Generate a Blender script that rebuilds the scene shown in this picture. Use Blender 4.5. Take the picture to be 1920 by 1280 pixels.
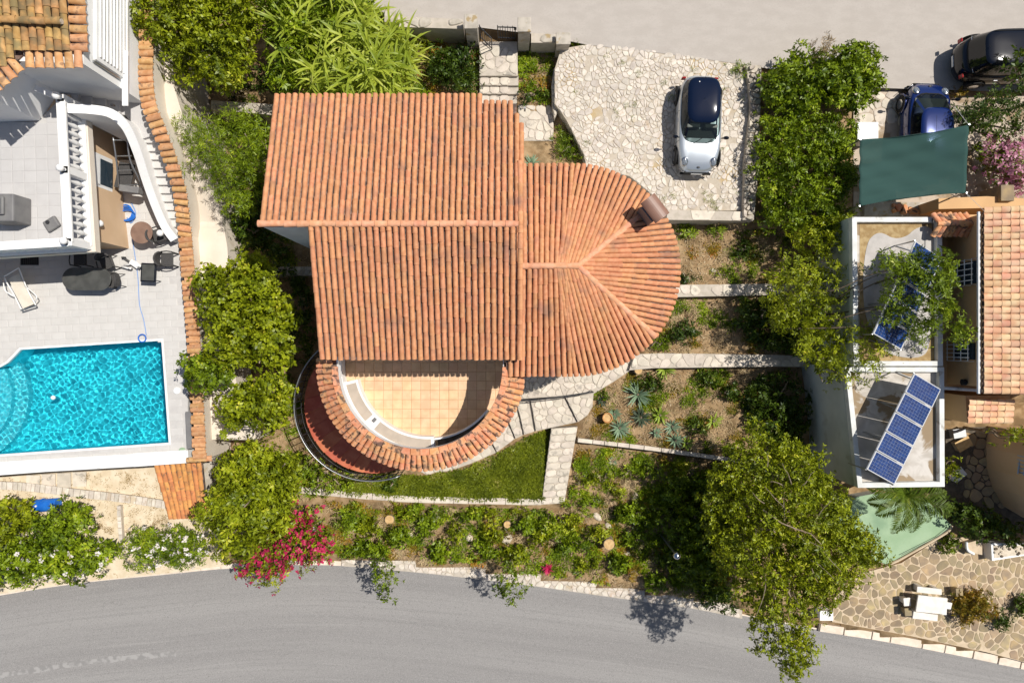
import bpy, bmesh, math, random
import numpy as np
from mathutils import Vector, Matrix
for o in list(bpy.data.objects): bpy.data.objects.remove(o)
SC = bpy.context.scene; COL = SC.collection
R = math.radians
CAMH = 28.0; FP = 1280.0
# ---------------------------------------------------------------- camera, sky, sun, exposure
cd = bpy.data.cameras.new("camera"); cam = bpy.data.objects.new("camera", cd); COL.objects.link(cam)
cam.location = (0, 0, CAMH); cam.rotation_euler = (0, 0, 0)
cd.lens = 24.0; cd.sensor_width = 36.0; cd.clip_start = .5; cd.clip_end = 2000
SC.camera = cam
world = bpy.data.worlds.new("World"); SC.world = world; world.use_nodes = True
wn = world.node_tree; wn.nodes.clear()
sky = wn.nodes.new("ShaderNodeTexSky"); sky.sky_type = 'NISHITA'; sky.sun_disc = False
sky.sun_elevation = R(60.5); sky.sun_rotation = R(64)
sky.air_density = 1.0; sky.dust_density = 1.2; sky.ozone_density = 1.0
bg = wn.nodes.new("ShaderNodeBackground"); bg.inputs[1].default_value = 0.074
wo = wn.nodes.new("ShaderNodeOutputWorld")
wn.links.new(sky.outputs[0], bg.inputs[0]); wn.links.new(bg.outputs[0], wo.inputs[0])
sl = bpy.data.lights.new("sun", 'SUN'); sl.energy = 4.9; sl.angle = R(.53); sl.color = (1, .955, .88)
sun = bpy.data.objects.new("sun", sl); COL.objects.link(sun)
sun.rotation_euler = Vector((.50, .215, 1)).to_track_quat('Z', 'Y').to_euler()
sun.location = (10, 5, 40)
SC.view_settings.view_transform = 'Standard'; SC.view_settings.look = 'None'
SC.view_settings.exposure = 0.0; SC.view_settings.gamma = 1.0; SC.view_settings.use_curve_mapping = False
SC.render.engine = 'CYCLES'
SC.cycles.max_bounces = 7; SC.cycles.transparent_max_bounces = 10
SC.cycles.use_adaptive_sampling = True
rng = np.random.default_rng(7); random.seed(7)

# ---------------------------------------------------------------- helpers
def W(px, py, z=0.0):
    d = (CAMH - z) / FP
    return Vector(((px - 960) * d, (640 - py) * d, z))
def WP(pts, z=0.0): return [tuple(W(a, b, z)) for a, b in pts]
MW = {}; KIDS = {}
def setup(o, label=None, cat=None, group=None, kind=None):
    if label: o['label'] = label
    if cat: o['category'] = cat
    if group: o['group'] = group
    if kind: o['kind'] = kind
    return o
def put(name, me, mat=None, parent=None, wm=None, **k):
    o = bpy.data.objects.new(name, me)
    if mat is not None and me is not None and not len(me.materials):
        me.materials.append(mat)
    COL.objects.link(o)
    m = wm if wm is not None else Matrix.Identity(4)
    MW[o] = m
    if parent is not None:
        o.parent = parent; o.matrix_parent_inverse = MW[parent].inverted(); KIDS.setdefault(parent, []).append(o)
    o.matrix_basis = m
    return setup(o, **k)
def thing(name, label, cat, loc=(0, 0, 0), group=None, rz=0):
    return put(name, None, None, None, Matrix.Translation(loc) @ Matrix.Rotation(rz, 4, 'Z'), label=label, cat=cat, group=group)
def copy_tree(src, wm, label, group=None):
    """copy a thing and every part of it; wm = new world matrix of the root"""
    def rec(o, par, m):
        c = o.copy(); COL.objects.link(c); MW[c] = m
        if par is None: c.matrix_basis = m
        else:
            c.parent = par; c.matrix_parent_inverse = o.matrix_parent_inverse
        for ch in KIDS.get(o, []): rec(ch, c, m)
        return c
    r = rec(src, None, wm); r['label'] = label
    if group: r['group'] = group
    return r
def npmesh(name, v, f, smooth=False):
    """v (n,3) array, f (m,k) array of equal-size faces"""
    me = bpy.data.meshes.new(name)
    v = np.ascontiguousarray(v, np.float32); f = np.ascontiguousarray(f, np.int32)
    me.vertices.add(len(v)); me.vertices.foreach_set("co", v.ravel())
    k = f.shape[1]
    me.loops.add(f.size); me.loops.foreach_set("vertex_index", f.ravel())
    me.polygons.add(len(f)); me.polygons.foreach_set("loop_start", np.arange(0, f.size, k, dtype=np.int32))
    me.update(calc_edges=True)
    if smooth: me.polygons.foreach_set("use_smooth", np.ones(len(f), bool))
    return me
class MB:
    def __init__(s): s.v = []; s.f = []
    def add(s, v, f):
        n = len(s.v); s.v += [tuple(p) for p in v]; s.f += [tuple(i + n for i in q) for q in f]; return s
    def box(s, c, d, rz=0, M=None):
        x, y, z = d[0] / 2, d[1] / 2, d[2] / 2
        v = [Vector((a * x, b * y, e * z)) for e in (-1, 1) for a, b in ((-1, -1), (1, -1), (1, 1), (-1, 1))]
        m = (M if M is not None else Matrix.Rotation(rz, 3, 'Z'))
        v = [m @ p + Vector(c) for p in v]
        return s.add(v, [(3, 2, 1, 0), (4, 5, 6, 7), (0, 1, 5, 4), (1, 2, 6, 5), (2, 3, 7, 6), (3, 0, 4, 7)])
    def prism(s, pts, z0, z1, top=None):
        n = len(pts)
        a = sum(pts[i][0] * pts[(i + 1) % n][1] - pts[(i + 1) % n][0] * pts[i][1] for i in range(n))
        if a < 0:
            pts = pts[::-1]; top = top[::-1] if top else None
            if isinstance(z0, (list, tuple)): z0 = z0[::-1]
            if isinstance(z1, (list, tuple)): z1 = z1[::-1]
        tp = top if top else pts
        zz = lambda z, i: z[i] if isinstance(z, (list, tuple)) else z
        v = [(p[0], p[1], zz(z0, i)) for i, p in enumerate(pts)] + [(p[0], p[1], zz(z1, i)) for i, p in enumerate(tp)]
        f = [tuple(range(n))[::-1], tuple(range(n, 2 * n))] + [(i, (i + 1) % n, n + (i + 1) % n, n + i) for i in range(n)]
        return s.add(v, f)
    def tube(s, pts, r, seg=6, r1=None, cap=True):
        pts = [Vector(p) for p in pts]; n = len(pts); v = []; up = Vector((0, 0, 1))
        for i, p in enumerate(pts):
            t = (pts[min(i + 1, n - 1)] - pts[max(i - 1, 0)]).normalized()
            a = t.cross(up)
            if a.length < .05: a = t.cross(Vector((1, 0, 0)))
            a.normalize(); b = t.cross(a)
            rr = r if r1 is None else r + (r1 - r) * i / max(1, n - 1)
            v += [p + (a * math.cos(2 * math.pi * k / seg) + b * math.sin(2 * math.pi * k / seg)) * rr for k in range(seg)]
        f = [(i * seg + k, i * seg + (k + 1) % seg, (i + 1) * seg + (k + 1) % seg, (i + 1) * seg + k) for i in range(n - 1) for k in range(seg)]
        if cap: f += [tuple(range(seg))[::-1], tuple(range((n - 1) * seg, n * seg))]
        return s.add(v, f)
    def lathe(s, c, prof, seg=14):
        v = [(c[0] + r * math.cos(2 * math.pi * k / seg), c[1] + r * math.sin(2 * math.pi * k / seg), c[2] + z) for r, z in prof for k in range(seg)]
        n = len(prof)
        f = [(i * seg + k, i * seg + (k + 1) % seg, (i + 1) * seg + (k + 1) % seg, (i + 1) * seg + k) for i in range(n - 1) for k in range(seg)]
        f += [tuple(range(seg))[::-1], tuple(range((n - 1) * seg, n * seg))]
        return s.add(v, f)
    def ball(s, c, r, sx=1, sy=1, sz=1, seg=10, M=None):
        v = []; f = []; nr = 6
        for i in range(nr + 1):
            a = math.pi * i / nr - math.pi / 2
            for k in range(seg):
                p = Vector((r * sx * math.cos(a) * math.cos(2 * math.pi * k / seg), r * sy * math.cos(a) * math.sin(2 * math.pi * k / seg), r * sz * math.sin(a)))
                if M is not None: p = M @ p
                v.append(p + Vector(c))
        f = [(i * seg + k, i * seg + (k + 1) % seg, (i + 1) * seg + (k + 1) % seg, (i + 1) * seg + k) for i in range(nr) for k in range(seg)]
        return s.add(v, f)
    def build(s, name, mat, parent=None, wm=None, smooth=False, bevel=0, subsurf=0, auto=False, **k):
        me = bpy.data.meshes.new(name); me.from_pydata(s.v, [], s.f); me.update()
        if smooth: me.polygons.foreach_set("use_smooth", [True] * len(me.polygons))
        o = put(name, me, mat, parent, wm, **k)
        if bevel:
            b = o.modifiers.new("bevel", 'BEVEL'); b.width = bevel; b.segments = 2; b.limit_method = 'ANGLE'; b.harden_normals = False
        if subsurf:
            b = o.modifiers.new("sub", 'SUBSURF'); b.levels = subsurf; b.render_levels = subsurf
        return o
def pip(P, poly):
    """points in polygon, P (n,2)"""
    x, y = P[:, 0], P[:, 1]; c = np.zeros(len(P), bool); n = len(poly); j = n - 1
    for i in range(n):
        xi, yi = poly[i][:2]; xj, yj = poly[j][:2]
        with np.errstate(divide='ignore', invalid='ignore'):
            c ^= ((yi > y) != (yj > y)) & (x < (xj - xi) * (y - yi) / ((yj - yi) if yj != yi else 1e-9) + xi)
        j = i
    return c
def edge_dist(P, poly):
    d = np.full(len(P), 1e9); n = len(poly)
    for i in range(n):
        a = np.array(poly[i][:2]); b = np.array(poly[(i + 1) % n][:2]); ab = b - a
        t = np.clip(((P - a) @ ab) / max(1e-9, ab @ ab), 0, 1)
        d = np.minimum(d, np.linalg.norm(P - (a + t[:, None] * ab), axis=1))
    return d
def sample_poly(poly, n):
    p = np.array([q[:2] for q in poly]); lo = p.min(0); hi = p.max(0); out = np.zeros((0, 2))
    while len(out) < n:
        c = lo + rng.random((max(64, n * 2), 2)) * (hi - lo); out = np.vstack([out, c[pip(c, poly)]])
    return out[:n]
def area(poly):
    n = len(poly); return abs(sum(poly[i][0] * poly[(i + 1) % n][1] - poly[(i + 1) % n][0] * poly[i][1] for i in range(n))) / 2
def smooth_poly(pts, it=2):
    for _ in range(it):
        q = []; n = len(pts)
        for i in range(n):
            a = pts[i]; b = pts[(i + 1) % n]
            q.append(tuple(a[k] * .75 + b[k] * .25 for k in range(len(a)))); q.append(tuple(a[k] * .25 + b[k] * .75 for k in range(len(a))))
        pts = q
    return pts
def spline(pts, n=8):
    """open Catmull-Rom"""
    P = [np.array(p, float) for p in pts]; P = [2 * P[0] - P[1]] + P + [2 * P[-1] - P[-2]]; out = []
    for i in range(1, len(P) - 2):
        for k in range(n):
            t = k / n
            out.append(.5 * ((2 * P[i]) + (-P[i - 1] + P[i + 1]) * t + (2 * P[i - 1] - 5 * P[i] + 4 * P[i + 1] - P[i + 2]) * t * t + (-P[i - 1] + 3 * P[i] - 3 * P[i + 1] + P[i + 2]) * t ** 3))
    out.append(P[-2]); return [tuple(p) for p in out]

# ---------------------------------------------------------------- materials
def mat(name, c1, c2=None, scale=2.0, rough=.85, bump=.0, bscale=30, rnd=0.0, hue=0.0, c3=None, s3=.6, spec=.3, metal=0.0, detail=6, coat=0.0, lo=.35, hi=.65, dist=.0, t3=(.5, .62), stretch=None):
    m = bpy.data.materials.new(name); m.use_nodes = True; nt = m.node_tree; N = nt.nodes; L = nt.links
    b = N["Principled BSDF"]; b.inputs["Roughness"].default_value = rough; b.inputs["Metallic"].default_value = metal
    b.inputs["Specular IOR Level"].default_value = spec; b.inputs["Coat Weight"].default_value = coat; b.inputs["Coat Roughness"].default_value = .04
    g = N.new("ShaderNodeNewGeometry"); pos = g.outputs["Position"]
    if stretch:
        mp = N.new("ShaderNodeMapping"); mp.inputs["Scale"].default_value = stretch; L.new(pos, mp.inputs[0]); spos = mp.outputs[0]
    else: spos = pos
    def noise(sc, p=None, det=detail):
        n = N.new("ShaderNodeTexNoise"); n.inputs["Scale"].default_value = sc; n.inputs["Detail"].default_value = det; n.inputs["Distortion"].default_value = dist
        L.new(p if p is not None else spos, n.inputs["Vector"]); return n.outputs["Fac"]
    def ramp(fac, a, bb):
        r = N.new("ShaderNodeMapRange"); r.inputs[1].default_value = a; r.inputs[2].default_value = bb; r.interpolation_type = 'SMOOTHSTEP'; L.new(fac, r.inputs[0]); return r.outputs[0]
    def mix(fac, a, bb):
        x = N.new("ShaderNodeMix"); x.data_type = 'RGBA'; L.new(fac, x.inputs[0])
        for s, q in ((6, a), (7, bb)):
            if isinstance(q, tuple): x.inputs[s].default_value = (*q, 1)
            else: L.new(q, x.inputs[s])
        return x.outputs[2]
    if c2 is None:
        rg = N.new("ShaderNodeRGB"); rg.outputs[0].default_value = (*c1, 1); col = rg.outputs[0]
    else: col = mix(ramp(noise(scale), lo, hi), c1, c2)
    if c3 is not None: col = mix(ramp(noise(s3), *t3), col, c3)
    if rnd or hue:
        oi = N.new("ShaderNodeObjectInfo"); ad = N.new("ShaderNodeMath"); ad.operation = 'ADD'
        L.new(oi.outputs["Random"], ad.inputs[0]); L.new(g.outputs["Random Per Island"], ad.inputs[1])
        fr = N.new("ShaderNodeMath"); fr.operation = 'FRACT'; L.new(ad.outputs[0], fr.inputs[0])
        h = N.new("ShaderNodeHueSaturation")
        mr = N.new("ShaderNodeMapRange"); mr.inputs[3].default_value = 1 - rnd; mr.inputs[4].default_value = 1 + rnd; L.new(fr.outputs[0], mr.inputs[0]); L.new(mr.outputs[0], h.inputs["Value"])
        f2 = N.new("ShaderNodeMath"); f2.operation = 'MULTIPLY'; f2.inputs[1].default_value = 17.31; L.new(fr.outputs[0], f2.inputs[0])
        f3 = N.new("ShaderNodeMath"); f3.operation = 'FRACT'; L.new(f2.outputs[0], f3.inputs[0])
        m2 = N.new("ShaderNodeMapRange"); m2.inputs[3].default_value = .5 - hue; m2.inputs[4].default_value = .5 + hue; L.new(f3.outputs[0], m2.inputs[0]); L.new(m2.outputs[0], h.inputs["Hue"])
        L.new(col, h.inputs["Color"]); col = h.outputs[0]
    L.new(col, b.inputs["Base Color"])
    if bump:
        bn = N.new("ShaderNodeBump"); bn.inputs["Strength"].default_value = bump; bn.inputs["Distance"].default_value = .02
        L.new(noise(bscale, pos, 4), bn.inputs["Height"]); L.new(bn.outputs[0], b.inputs["Normal"])
    return m
def leafmat(name, c1, c2, c3=None, trans=.2, rough=.45, spec=.35):
    m = bpy.data.materials.new(name); m.use_nodes = True; nt = m.node_tree; N = nt.nodes; L = nt.links
    b = N["Principled BSDF"]; b.inputs["Roughness"].default_value = rough; b.inputs["Specular IOR Level"].default_value = spec
    g = N.new("ShaderNodeNewGeometry")
    n = N.new("ShaderNodeTexNoise"); n.inputs["Scale"].default_value = 1.1; n.inputs["Detail"].default_value = 5; L.new(g.outputs["Position"], n.inputs["Vector"])
    a = N.new("ShaderNodeMath"); a.operation = 'MULTIPLY_ADD'; a.inputs[1].default_value = .55
    L.new(g.outputs["Random Per Island"], a.inputs[0])
    s = N.new("ShaderNodeMath"); s.operation = 'MULTIPLY_ADD'; s.inputs[1].default_value = 1.7; s.inputs[2].default_value = -.63; L.new(n.outputs["Fac"], s.inputs[0]); L.new(s.outputs[0], a.inputs[2])
    r = N.new("ShaderNodeValToRGB"); e = r.color_ramp.elements
    e[0].position = .1; e[0].color = (*c1, 1); e[1].position = .85; e[1].color = (*c2, 1)
    if c3: q = e.new(.97); q.color = (*c3, 1)
    L.new(a.outputs[0], r.inputs[0]); L.new(r.outputs[0], b.inputs["Base Color"])
    t = N.new("ShaderNodeBsdfTranslucent"); hs = N.new("ShaderNodeHueSaturation"); hs.inputs["Value"].default_value = 1.5; hs.inputs["Hue"].default_value = .49
    L.new(r.outputs[0], hs.inputs["Color"]); L.new(hs.outputs[0], t.inputs[0])
    mx = N.new("ShaderNodeMixShader"); mx.inputs[0].default_value = trans
    L.new(b.outputs[0], mx.inputs[1]); L.new(t.outputs[0], mx.inputs[2]); L.new(mx.outputs[0], N["Material Output"].inputs[0])
    return m
M = {}
M['tile'] = mat("terracotta", (.53, .228, .108), (.61, .292, .148), 7, .85, .2, 60, .10, .006, c3=(.33, .17, .11), s3=1.3, t3=(.52, .80))
M['tile_pan'] = mat("shaded_old_terracotta", (.17, .105, .08), (.30, .20, .155), 9, .9, .3, 60, c3=(.09, .07, .06), s3=3, t3=(.45, .62))  # old stained clay, colour darkened for the shade in gaps between cover tiles
M['ridge'] = mat("ridge_terracotta", (.62, .285, .155), (.70, .37, .225), 6, .85, .2, 50, .08, .007)
M['cope'] = mat("coping_terracotta", (.60, .25, .115), (.72, .38, .21), 5, .85, .2, 50, .14, .012, c3=(.17, .10, .07), s3=5, t3=(.50, .66))
M['sandtile'] = mat("sand_terracotta", (.50, .25, .105), (.62, .36, .18), 5, .85, .25, 50, .16, .012, c3=(.32, .18, .10), s3=5, t3=(.56, .7))
M['paletile'] = mat("pale_mixed_terracotta", (.75, .53, .33), (.68, .37, .22), 2.5, .85, .2, 50, .13, .014)
M['brick_red'] = mat("red_smooth_tile", (.44, .105, .055), (.52, .15, .08), 3, .6, .05, 50, .12, .008)
M['orangetile'] = mat("orange_terracotta", (.66, .30, .10), (.52, .22, .08), 4, .85, .2, 50, .12, .01, c3=(.3, .16, .08), s3=6, t3=(.55, .7))
M['oldroof'] = mat("weathered_roof_tile", (.38, .21, .075), (.50, .30, .12), 4, .9, .4, 50, .2, .012, c3=(.24, .17, .08), s3=2.5, t3=(.42, .62))
M['mortar'] = mat("mortar", (.55, .47, .38), (.42, .36, .29), 6, .95, .3, 60)
M['white'] = mat("white_paint", (.84, .83, .81), (.79, .78, .76), 1.5, .7, .05, 40)
M['white_worn'] = mat("worn_white_paint", (.74, .74, .72), (.60, .60, .57), 2.2, .8, .1, 40, c3=(.42, .40, .36), s3=3, t3=(.62, .7))
M['greywall'] = mat("pale_grey_render", (.46, .50, .52), (.40, .43, .44), .8, .9, .05, 40)
M['cream'] = mat("cream_render", (.72, .64, .54), (.66, .58, .48), 1.2, .9, .1, 40, c3=(.58, .49, .38), s3=.9, t3=(.6, .75))
M['ochre'] = mat("ochre_render", (.60, .38, .19), (.55, .345, .175), 1.0, .9, .06, 40)
M['beige'] = mat("beige_render", (.66, .47, .30), (.60, .42, .26), .8, .9, .06, 40)
M['villa'] = mat("white_villa_render", (.72, .73, .74), (.66, .67, .68), 1.5, .85, .05, 40)
M['deck'] = mat("pale_deck_tile", (.565, .545, .52), (.535, .515, .49), 3, .7, .06, 60, .022, .003)
M['deck2'] = mat("grey_terrace_tile", (.51, .495, .485), (.485, .47, .46), 2.5, .7, .06, 60, .022, .003)
M['joint'] = mat("tile_joint", (.53, .51, .485), (.49, .47, .45), 5, .95)
M['terr'] = mat("honey_terrace_tile", (.74, .51, .31), (.66, .43, .25), 2.6, .6, .06, 50, .05, .008, c3=(.78, .54, .32), s3=1.6, t3=(.5, .7))
M['terrj'] = mat("terrace_joint", (.50, .27, .14), (.42, .22, .12), 5, .95)
M['stone_w'] = mat("white_field_stone", (.64, .575, .495), (.53, .47, .40), 5, .9, .5, 25, .15, .010, c3=(.50, .40, .29), s3=2.5, t3=(.58, .72))
M['stone_j'] = mat("sandy_joint", (.50, .435, .35), (.44, .375, .295), 5, .95, .4, 40, c3=(.45, .34, .19), s3=.7, t3=(.55, .7))
M['flag'] = mat("limestone_flag", (.64, .565, .47), (.54, .475, .395), 3, .9, .3, 30, .10, .010, c3=(.36, .32, .27), s3=4, t3=(.56, .7))
M['flagj'] = mat("pale_joint", (.50, .44, .37), (.43, .38, .31), 5, .95, .3, 40)
M['crazy'] = mat("brown_crazy_stone", (.37, .28, .17), (.29, .225, .15), 3, .85, .2, 30, .22, .014, c3=(.46, .34, .18), s3=2, t3=(.5, .7))
M['crazyj'] = mat("light_crazy_joint", (.60, .48, .34), (.52, .41, .28), 4, .9, .1, 40)
M['roughstone'] = mat("rough_wall_stone", (.50, .44, .36), (.34, .30, .25), 5, .9, .5, 25, .2, .01)
M['conc'] = mat("old_concrete", (.50, .45, .38), (.38, .34, .28), 4, .95, .3, 30, c3=(.36, .27, .15), s3=3, t3=(.55, .65))
M['soil'] = mat("dry_soil", (.255, .165, .085), (.38, .265, .15), 3.5, 1, .6, 25, c3=(.17, .115, .06), s3=1.3, t3=(.48, .66), spec=.1, detail=10)
M['sand'] = mat("pale_sand_path", (.60, .49, .34), (.70, .60, .45), 2.5, 1, .3, 35, c3=(.50, .38, .24), s3=5, t3=(.58, .68), spec=.1, detail=9)
M['asph'] = mat("grey_asphalt", (.285, .272, .26), (.335, .32, .305), 1.6, .92, .6, 160, c3=(.25, .24, .232), s3=4, t3=(.5, .85), detail=15, stretch=(.4, 1.1, 1))
M['upper'] = mat("pale_concrete_road", (.425, .382, .34), (.462, .418, .374), 2.5, .92, .6, 70, c3=(.40, .358, .318), s3=26, t3=(.48, .78), detail=15, stretch=(.55, 1.1, 1))
M['kerb'] = mat("painted_kerb", (.76, .66, .55), (.66, .56, .45), 4, .85, .15, 40, .06)
M['iron'] = mat("black_iron", (.03, .03, .033), None, 1, .45, spec=.5)
M['steel'] = mat("grey_metal", (.35, .36, .37), None, 1, .35, metal=.8, spec=.5)
M['wicker'] = mat("dark_wicker", (.05, .048, .047), (.075, .07, .068), 30, .7, .3, 90)
M['greyp'] = mat("grey_plastic", (.17, .165, .165), (.2, .195, .19), 3, .6, .1, 50)
M['tabletop'] = mat("dark_table_glass", (.06, .06, .055), (.085, .085, .078), 3, .28, spec=.5)
M['browntop'] = mat("brown_round_top", (.19, .115, .085), (.24, .15, .11), 3, .6, .1, 40)
M['fabric'] = mat("cream_sling_fabric", (.70, .64, .54), (.64, .58, .48), 4, .9, .1, 90)
M['bluep'] = mat("blue_plastic", (.012, .12, .50), (.02, .16, .58), 4, .4)
M['hose'] = mat("blue_hose", (.16, .30, .62), None, 1, .4)
M['net'] = None
M['bark'] = mat("grey_bark", (.24, .18, .12), (.34, .27, .20), 8, .95, .4, 40)
M['darkbark'] = mat("dark_bark", (.11, .085, .06), (.18, .14, .10), 8, .95, .4, 40)
M['wood'] = mat("cut_wood", (.62, .42, .20), (.50, .32, .14), 9, .8, .2, 50)
M['straw'] = mat("dry_straw", (.55, .42, .24), (.40, .29, .16), 2, .9, rnd=.3, hue=.015)
M['pot'] = mat("clay_pot", (.55, .28, .10), (.48, .22, .08), 6, .8, .2, 40)
M['rock'] = mat("pale_rock", (.62, .54, .43), (.48, .41, .32), 6, .9, .5, 20, .15)
M['silver'] = mat("silver_paint", (.52, .56, .60), None, 1, .30, metal=.55, spec=.5, coat=.6)
M['navy'] = mat("navy_paint", (.003, .008, .026), None, 1, .09, spec=.4, coat=.0)
M['blue'] = mat("blue_paint", (.006, .022, .13), None, 1, .18, metal=.3, spec=.5, coat=1.0)
M['black'] = mat("black_paint", (.004, .006, .012), None, 1, .12, spec=.35, coat=.25)
M['rubber'] = mat("rubber", (.018, .018, .018), None, 1, .8)
M['chrome'] = mat("chrome", (.6, .6, .62), None, 1, .15, metal=1.0)
M['redlens'] = mat("red_lens", (.30, .01, .01), None, 1, .15, spec=.6)
M['lens'] = mat("clear_lens", (.30, .34, .38), (.1, .11, .13), 30, .08, spec=.8)
M['plate'] = mat("number_plate", (.72, .72, .70), None, 1, .5)
M['seat'] = mat("grey_upholstery", (.16, .17, .15), None, 1, .9)
M['greenpad'] = mat("pale_green_floor_paint", (.27, .39, .235), (.32, .44, .28), 1.2, .8, .1, 40, c3=(.21, .32, .20), s3=.8, t3=(.55, .75))
M['stump'] = M['wood']
M['darkstuff'] = mat("dark_brown", (.09, .075, .055), (.15, .12, .09), 5, 1, .4, 30)
L_ = {}
L_['broad'] = leafmat("glossy_leaf", (.050, .085, .004), (.225, .31, .010), (.42, .45, .03))
L_['yellow'] = leafmat("yellow_green_leaf", (.080, .115, .004), (.36, .41, .012), (.58, .54, .05))
L_['fresh'] = leafmat("fresh_green_leaf", (.058, .105, .004), (.285, .38, .012), (.48, .51, .04))
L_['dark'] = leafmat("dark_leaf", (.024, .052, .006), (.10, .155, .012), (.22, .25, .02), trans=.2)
L_['reed'] = leafmat("reed_leaf", (.20, .27, .02), (.46, .52, .06), (.66, .66, .16), trans=.35)
L_['grass'] = leafmat("lawn_grass", (.09, .12, .010), (.235, .275, .015), (.40, .36, .10))
L_['agave'] = leafmat("agave_leaf", (.13, .20, .12), (.24, .33, .20), (.36, .44, .27), trans=.05)
L_['lime'] = leafmat("lime_succulent", (.20, .28, .03), (.36, .46, .06), (.5, .52, .15), trans=.15)
L_['darkag'] = leafmat("dark_agave_leaf", (.045, .065, .04), (.09, .12, .07), (.13, .16, .1), trans=.05)
L_['palm'] = leafmat("palm_leaf", (.06, .105, .010), (.16, .23, .02), (.30, .33, .05), trans=.3)
L_['magenta'] = leafmat("magenta_bract", (.38, .015, .07), (.62, .035, .14), (.78, .12, .18), trans=.3)
L_['pink'] = leafmat("pale_pink_bract", (.50, .18, .30), (.66, .36, .45), (.78, .6, .62), trans=.3)
L_['whitefl'] = leafmat("white_petal", (.75, .66, .62), (.8, .76, .72), (.8, .5, .5), trans=.2)
L_['orange'] = leafmat("orange_leaf", (.10, .13, .012), (.42, .25, .03), (.60, .20, .03), trans=.25)
L_['dry'] = leafmat("dry_leaf", (.22, .15, .07), (.42, .31, .16), (.55, .44, .27), trans=.1)
def glassmat(name, tint, fac, rough=.03):
    m = bpy.data.materials.new(name); m.use_nodes = True; N = m.node_tree.nodes; L = m.node_tree.links
    b = N["Principled BSDF"]; b.inputs["Base Color"].default_value = (*tint, 1); b.inputs["Roughness"].default_value = rough; b.inputs["Specular IOR Level"].default_value = .6
    t = N.new("ShaderNodeBsdfTransparent"); t.inputs[0].default_value = (.55, .62, .6, 1); x = N.new("ShaderNodeMixShader"); x.inputs[0].default_value = fac
    L.new(t.outputs[0], x.inputs[1]); L.new(b.outputs[0], x.inputs[2]); L.new(x.outputs[0], N["Material Output"].inputs[0]); return m
M['glass'] = glassmat("car_glass", (.012, .016, .018), .55)
M['glassd'] = glassmat("dark_car_glass", (.01, .012, .014), .93)
M['pane'] = glassmat("window_glass", (.03, .05, .07), .9)
M['net'] = glassmat("green_shade_net", (.045, .095, .085), .78, .9)
M['net'].node_tree.nodes["Principled BSDF"].inputs["Specular IOR Level"].default_value = .05
# ---------------------------------------------------------------- foliage builders
def whorls(P, Nn, k, Ln, wd, emin, emax, bend=.12, jit=.3, size=None):
    """leaf rosettes: P, Nn (n,3); returns verts, faces of k 4-vertex leaves per shoot"""
    n = len(P)
    up = np.where(np.abs(Nn[:, 2:3]) > .9, np.array([[1., 0, 0]]), np.array([[0, 0, 1.]]))
    U = np.cross(Nn, up); U /= np.linalg.norm(U, axis=1, keepdims=True) + 1e-9; V = np.cross(Nn, U)
    a = (np.arange(k)[None] / k * 2 * np.pi + rng.random((n, 1)) * 6.28 + rng.normal(0, jit, (n, k)))[..., None]
    e = (emin + rng.random((n, k)) * (emax - emin))[..., None]
    D = np.cos(e) * (U[:, None] * np.cos(a) + V[:, None] * np.sin(a)) + np.sin(e) * Nn[:, None]
    s = (rng.uniform(.7, 1.25, (n, k)) * (size[:, None] if size is not None else 1))[..., None]
    B = P[:, None] + D * .015 * s + Nn[:, None] * rng.uniform(-.03, .03, (n, k))[..., None]
    S = np.cross(D, Nn[:, None]); S /= np.linalg.norm(S, axis=2, keepdims=True) + 1e-9
    tw = rng.normal(0, .25, (n, k))[..., None]; Sn = np.cross(S, D); S = S + Sn * tw
    Mi = B + D * Ln * .5 * s + Sn * Ln * bend * s
    T = B + D * Ln * s - Nn[:, None] * Ln * bend * s * .6
    v = np.stack([B, Mi + S * wd * .5 * s, T, Mi - S * wd * .5 * s], axis=2).reshape(-1, 3)
    return v, np.arange(len(v)).reshape(-1, 4)
def clumps_in(poly, zb, zt, rc, dens, dome=.9):
    """clump centres under a domed crown: returns C (n,3), r (n)"""
    A = area(poly); n = max(4, int(A * dens * 1.5 / (rc * rc)))
    P = sample_poly(poly, n); d = edge_dist(P, poly)
    keep = d > rc * .18; P = P[keep]; d = d[keep]
    Rm = max(.6, math.sqrt(A / math.pi) * .8)
    f = np.sqrt(np.clip(1 - (1 - np.clip(d / Rm, 0, 1)) ** 2, 0, 1))
    r = rc * rng.uniform(.6, 1.25, len(P)); r = np.minimum(r, d + .22)
    z = zb + (zt - zb) * ((1 - dome) + dome * f) - r * .7 + rng.normal(0, .20 * (zt - zb) * .6, len(P))
    return np.column_stack([P, z]), r
def shoots_on(C, r, dens, spread=.0):
    out = []; nn = []
    cnt = np.maximum(3, (2.6 * r * r * dens * 3).astype(int))
    idx = np.repeat(np.arange(len(C)), cnt); m = len(idx)
    d = rng.normal(0, 1, (m, 3)); d[:, 2] = np.abs(d[:, 2]) * 1.0 - .25; d /= np.linalg.norm(d, axis=1, keepdims=True)
    rad = r[idx] * rng.uniform(.78, 1.04, m)
    return C[idx] + d * rad[:, None] * np.array([1, 1, .8]), d
LEAF = {  # k, length, width, emin, emax, bend, shoot density
    'broad': (8, .165, .066, .0, .75, .12, 21),
    'round': (7, .14, .085, -.1, .6, .10, 22),
    'fine': (11, .16, .022, .0, 1.1, .08, 24),
    'small': (8, .13, .048, .0, .9, .12, 26),
    'star': (8, .155, .042, .1, .6, .15, 25),
}
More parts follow.
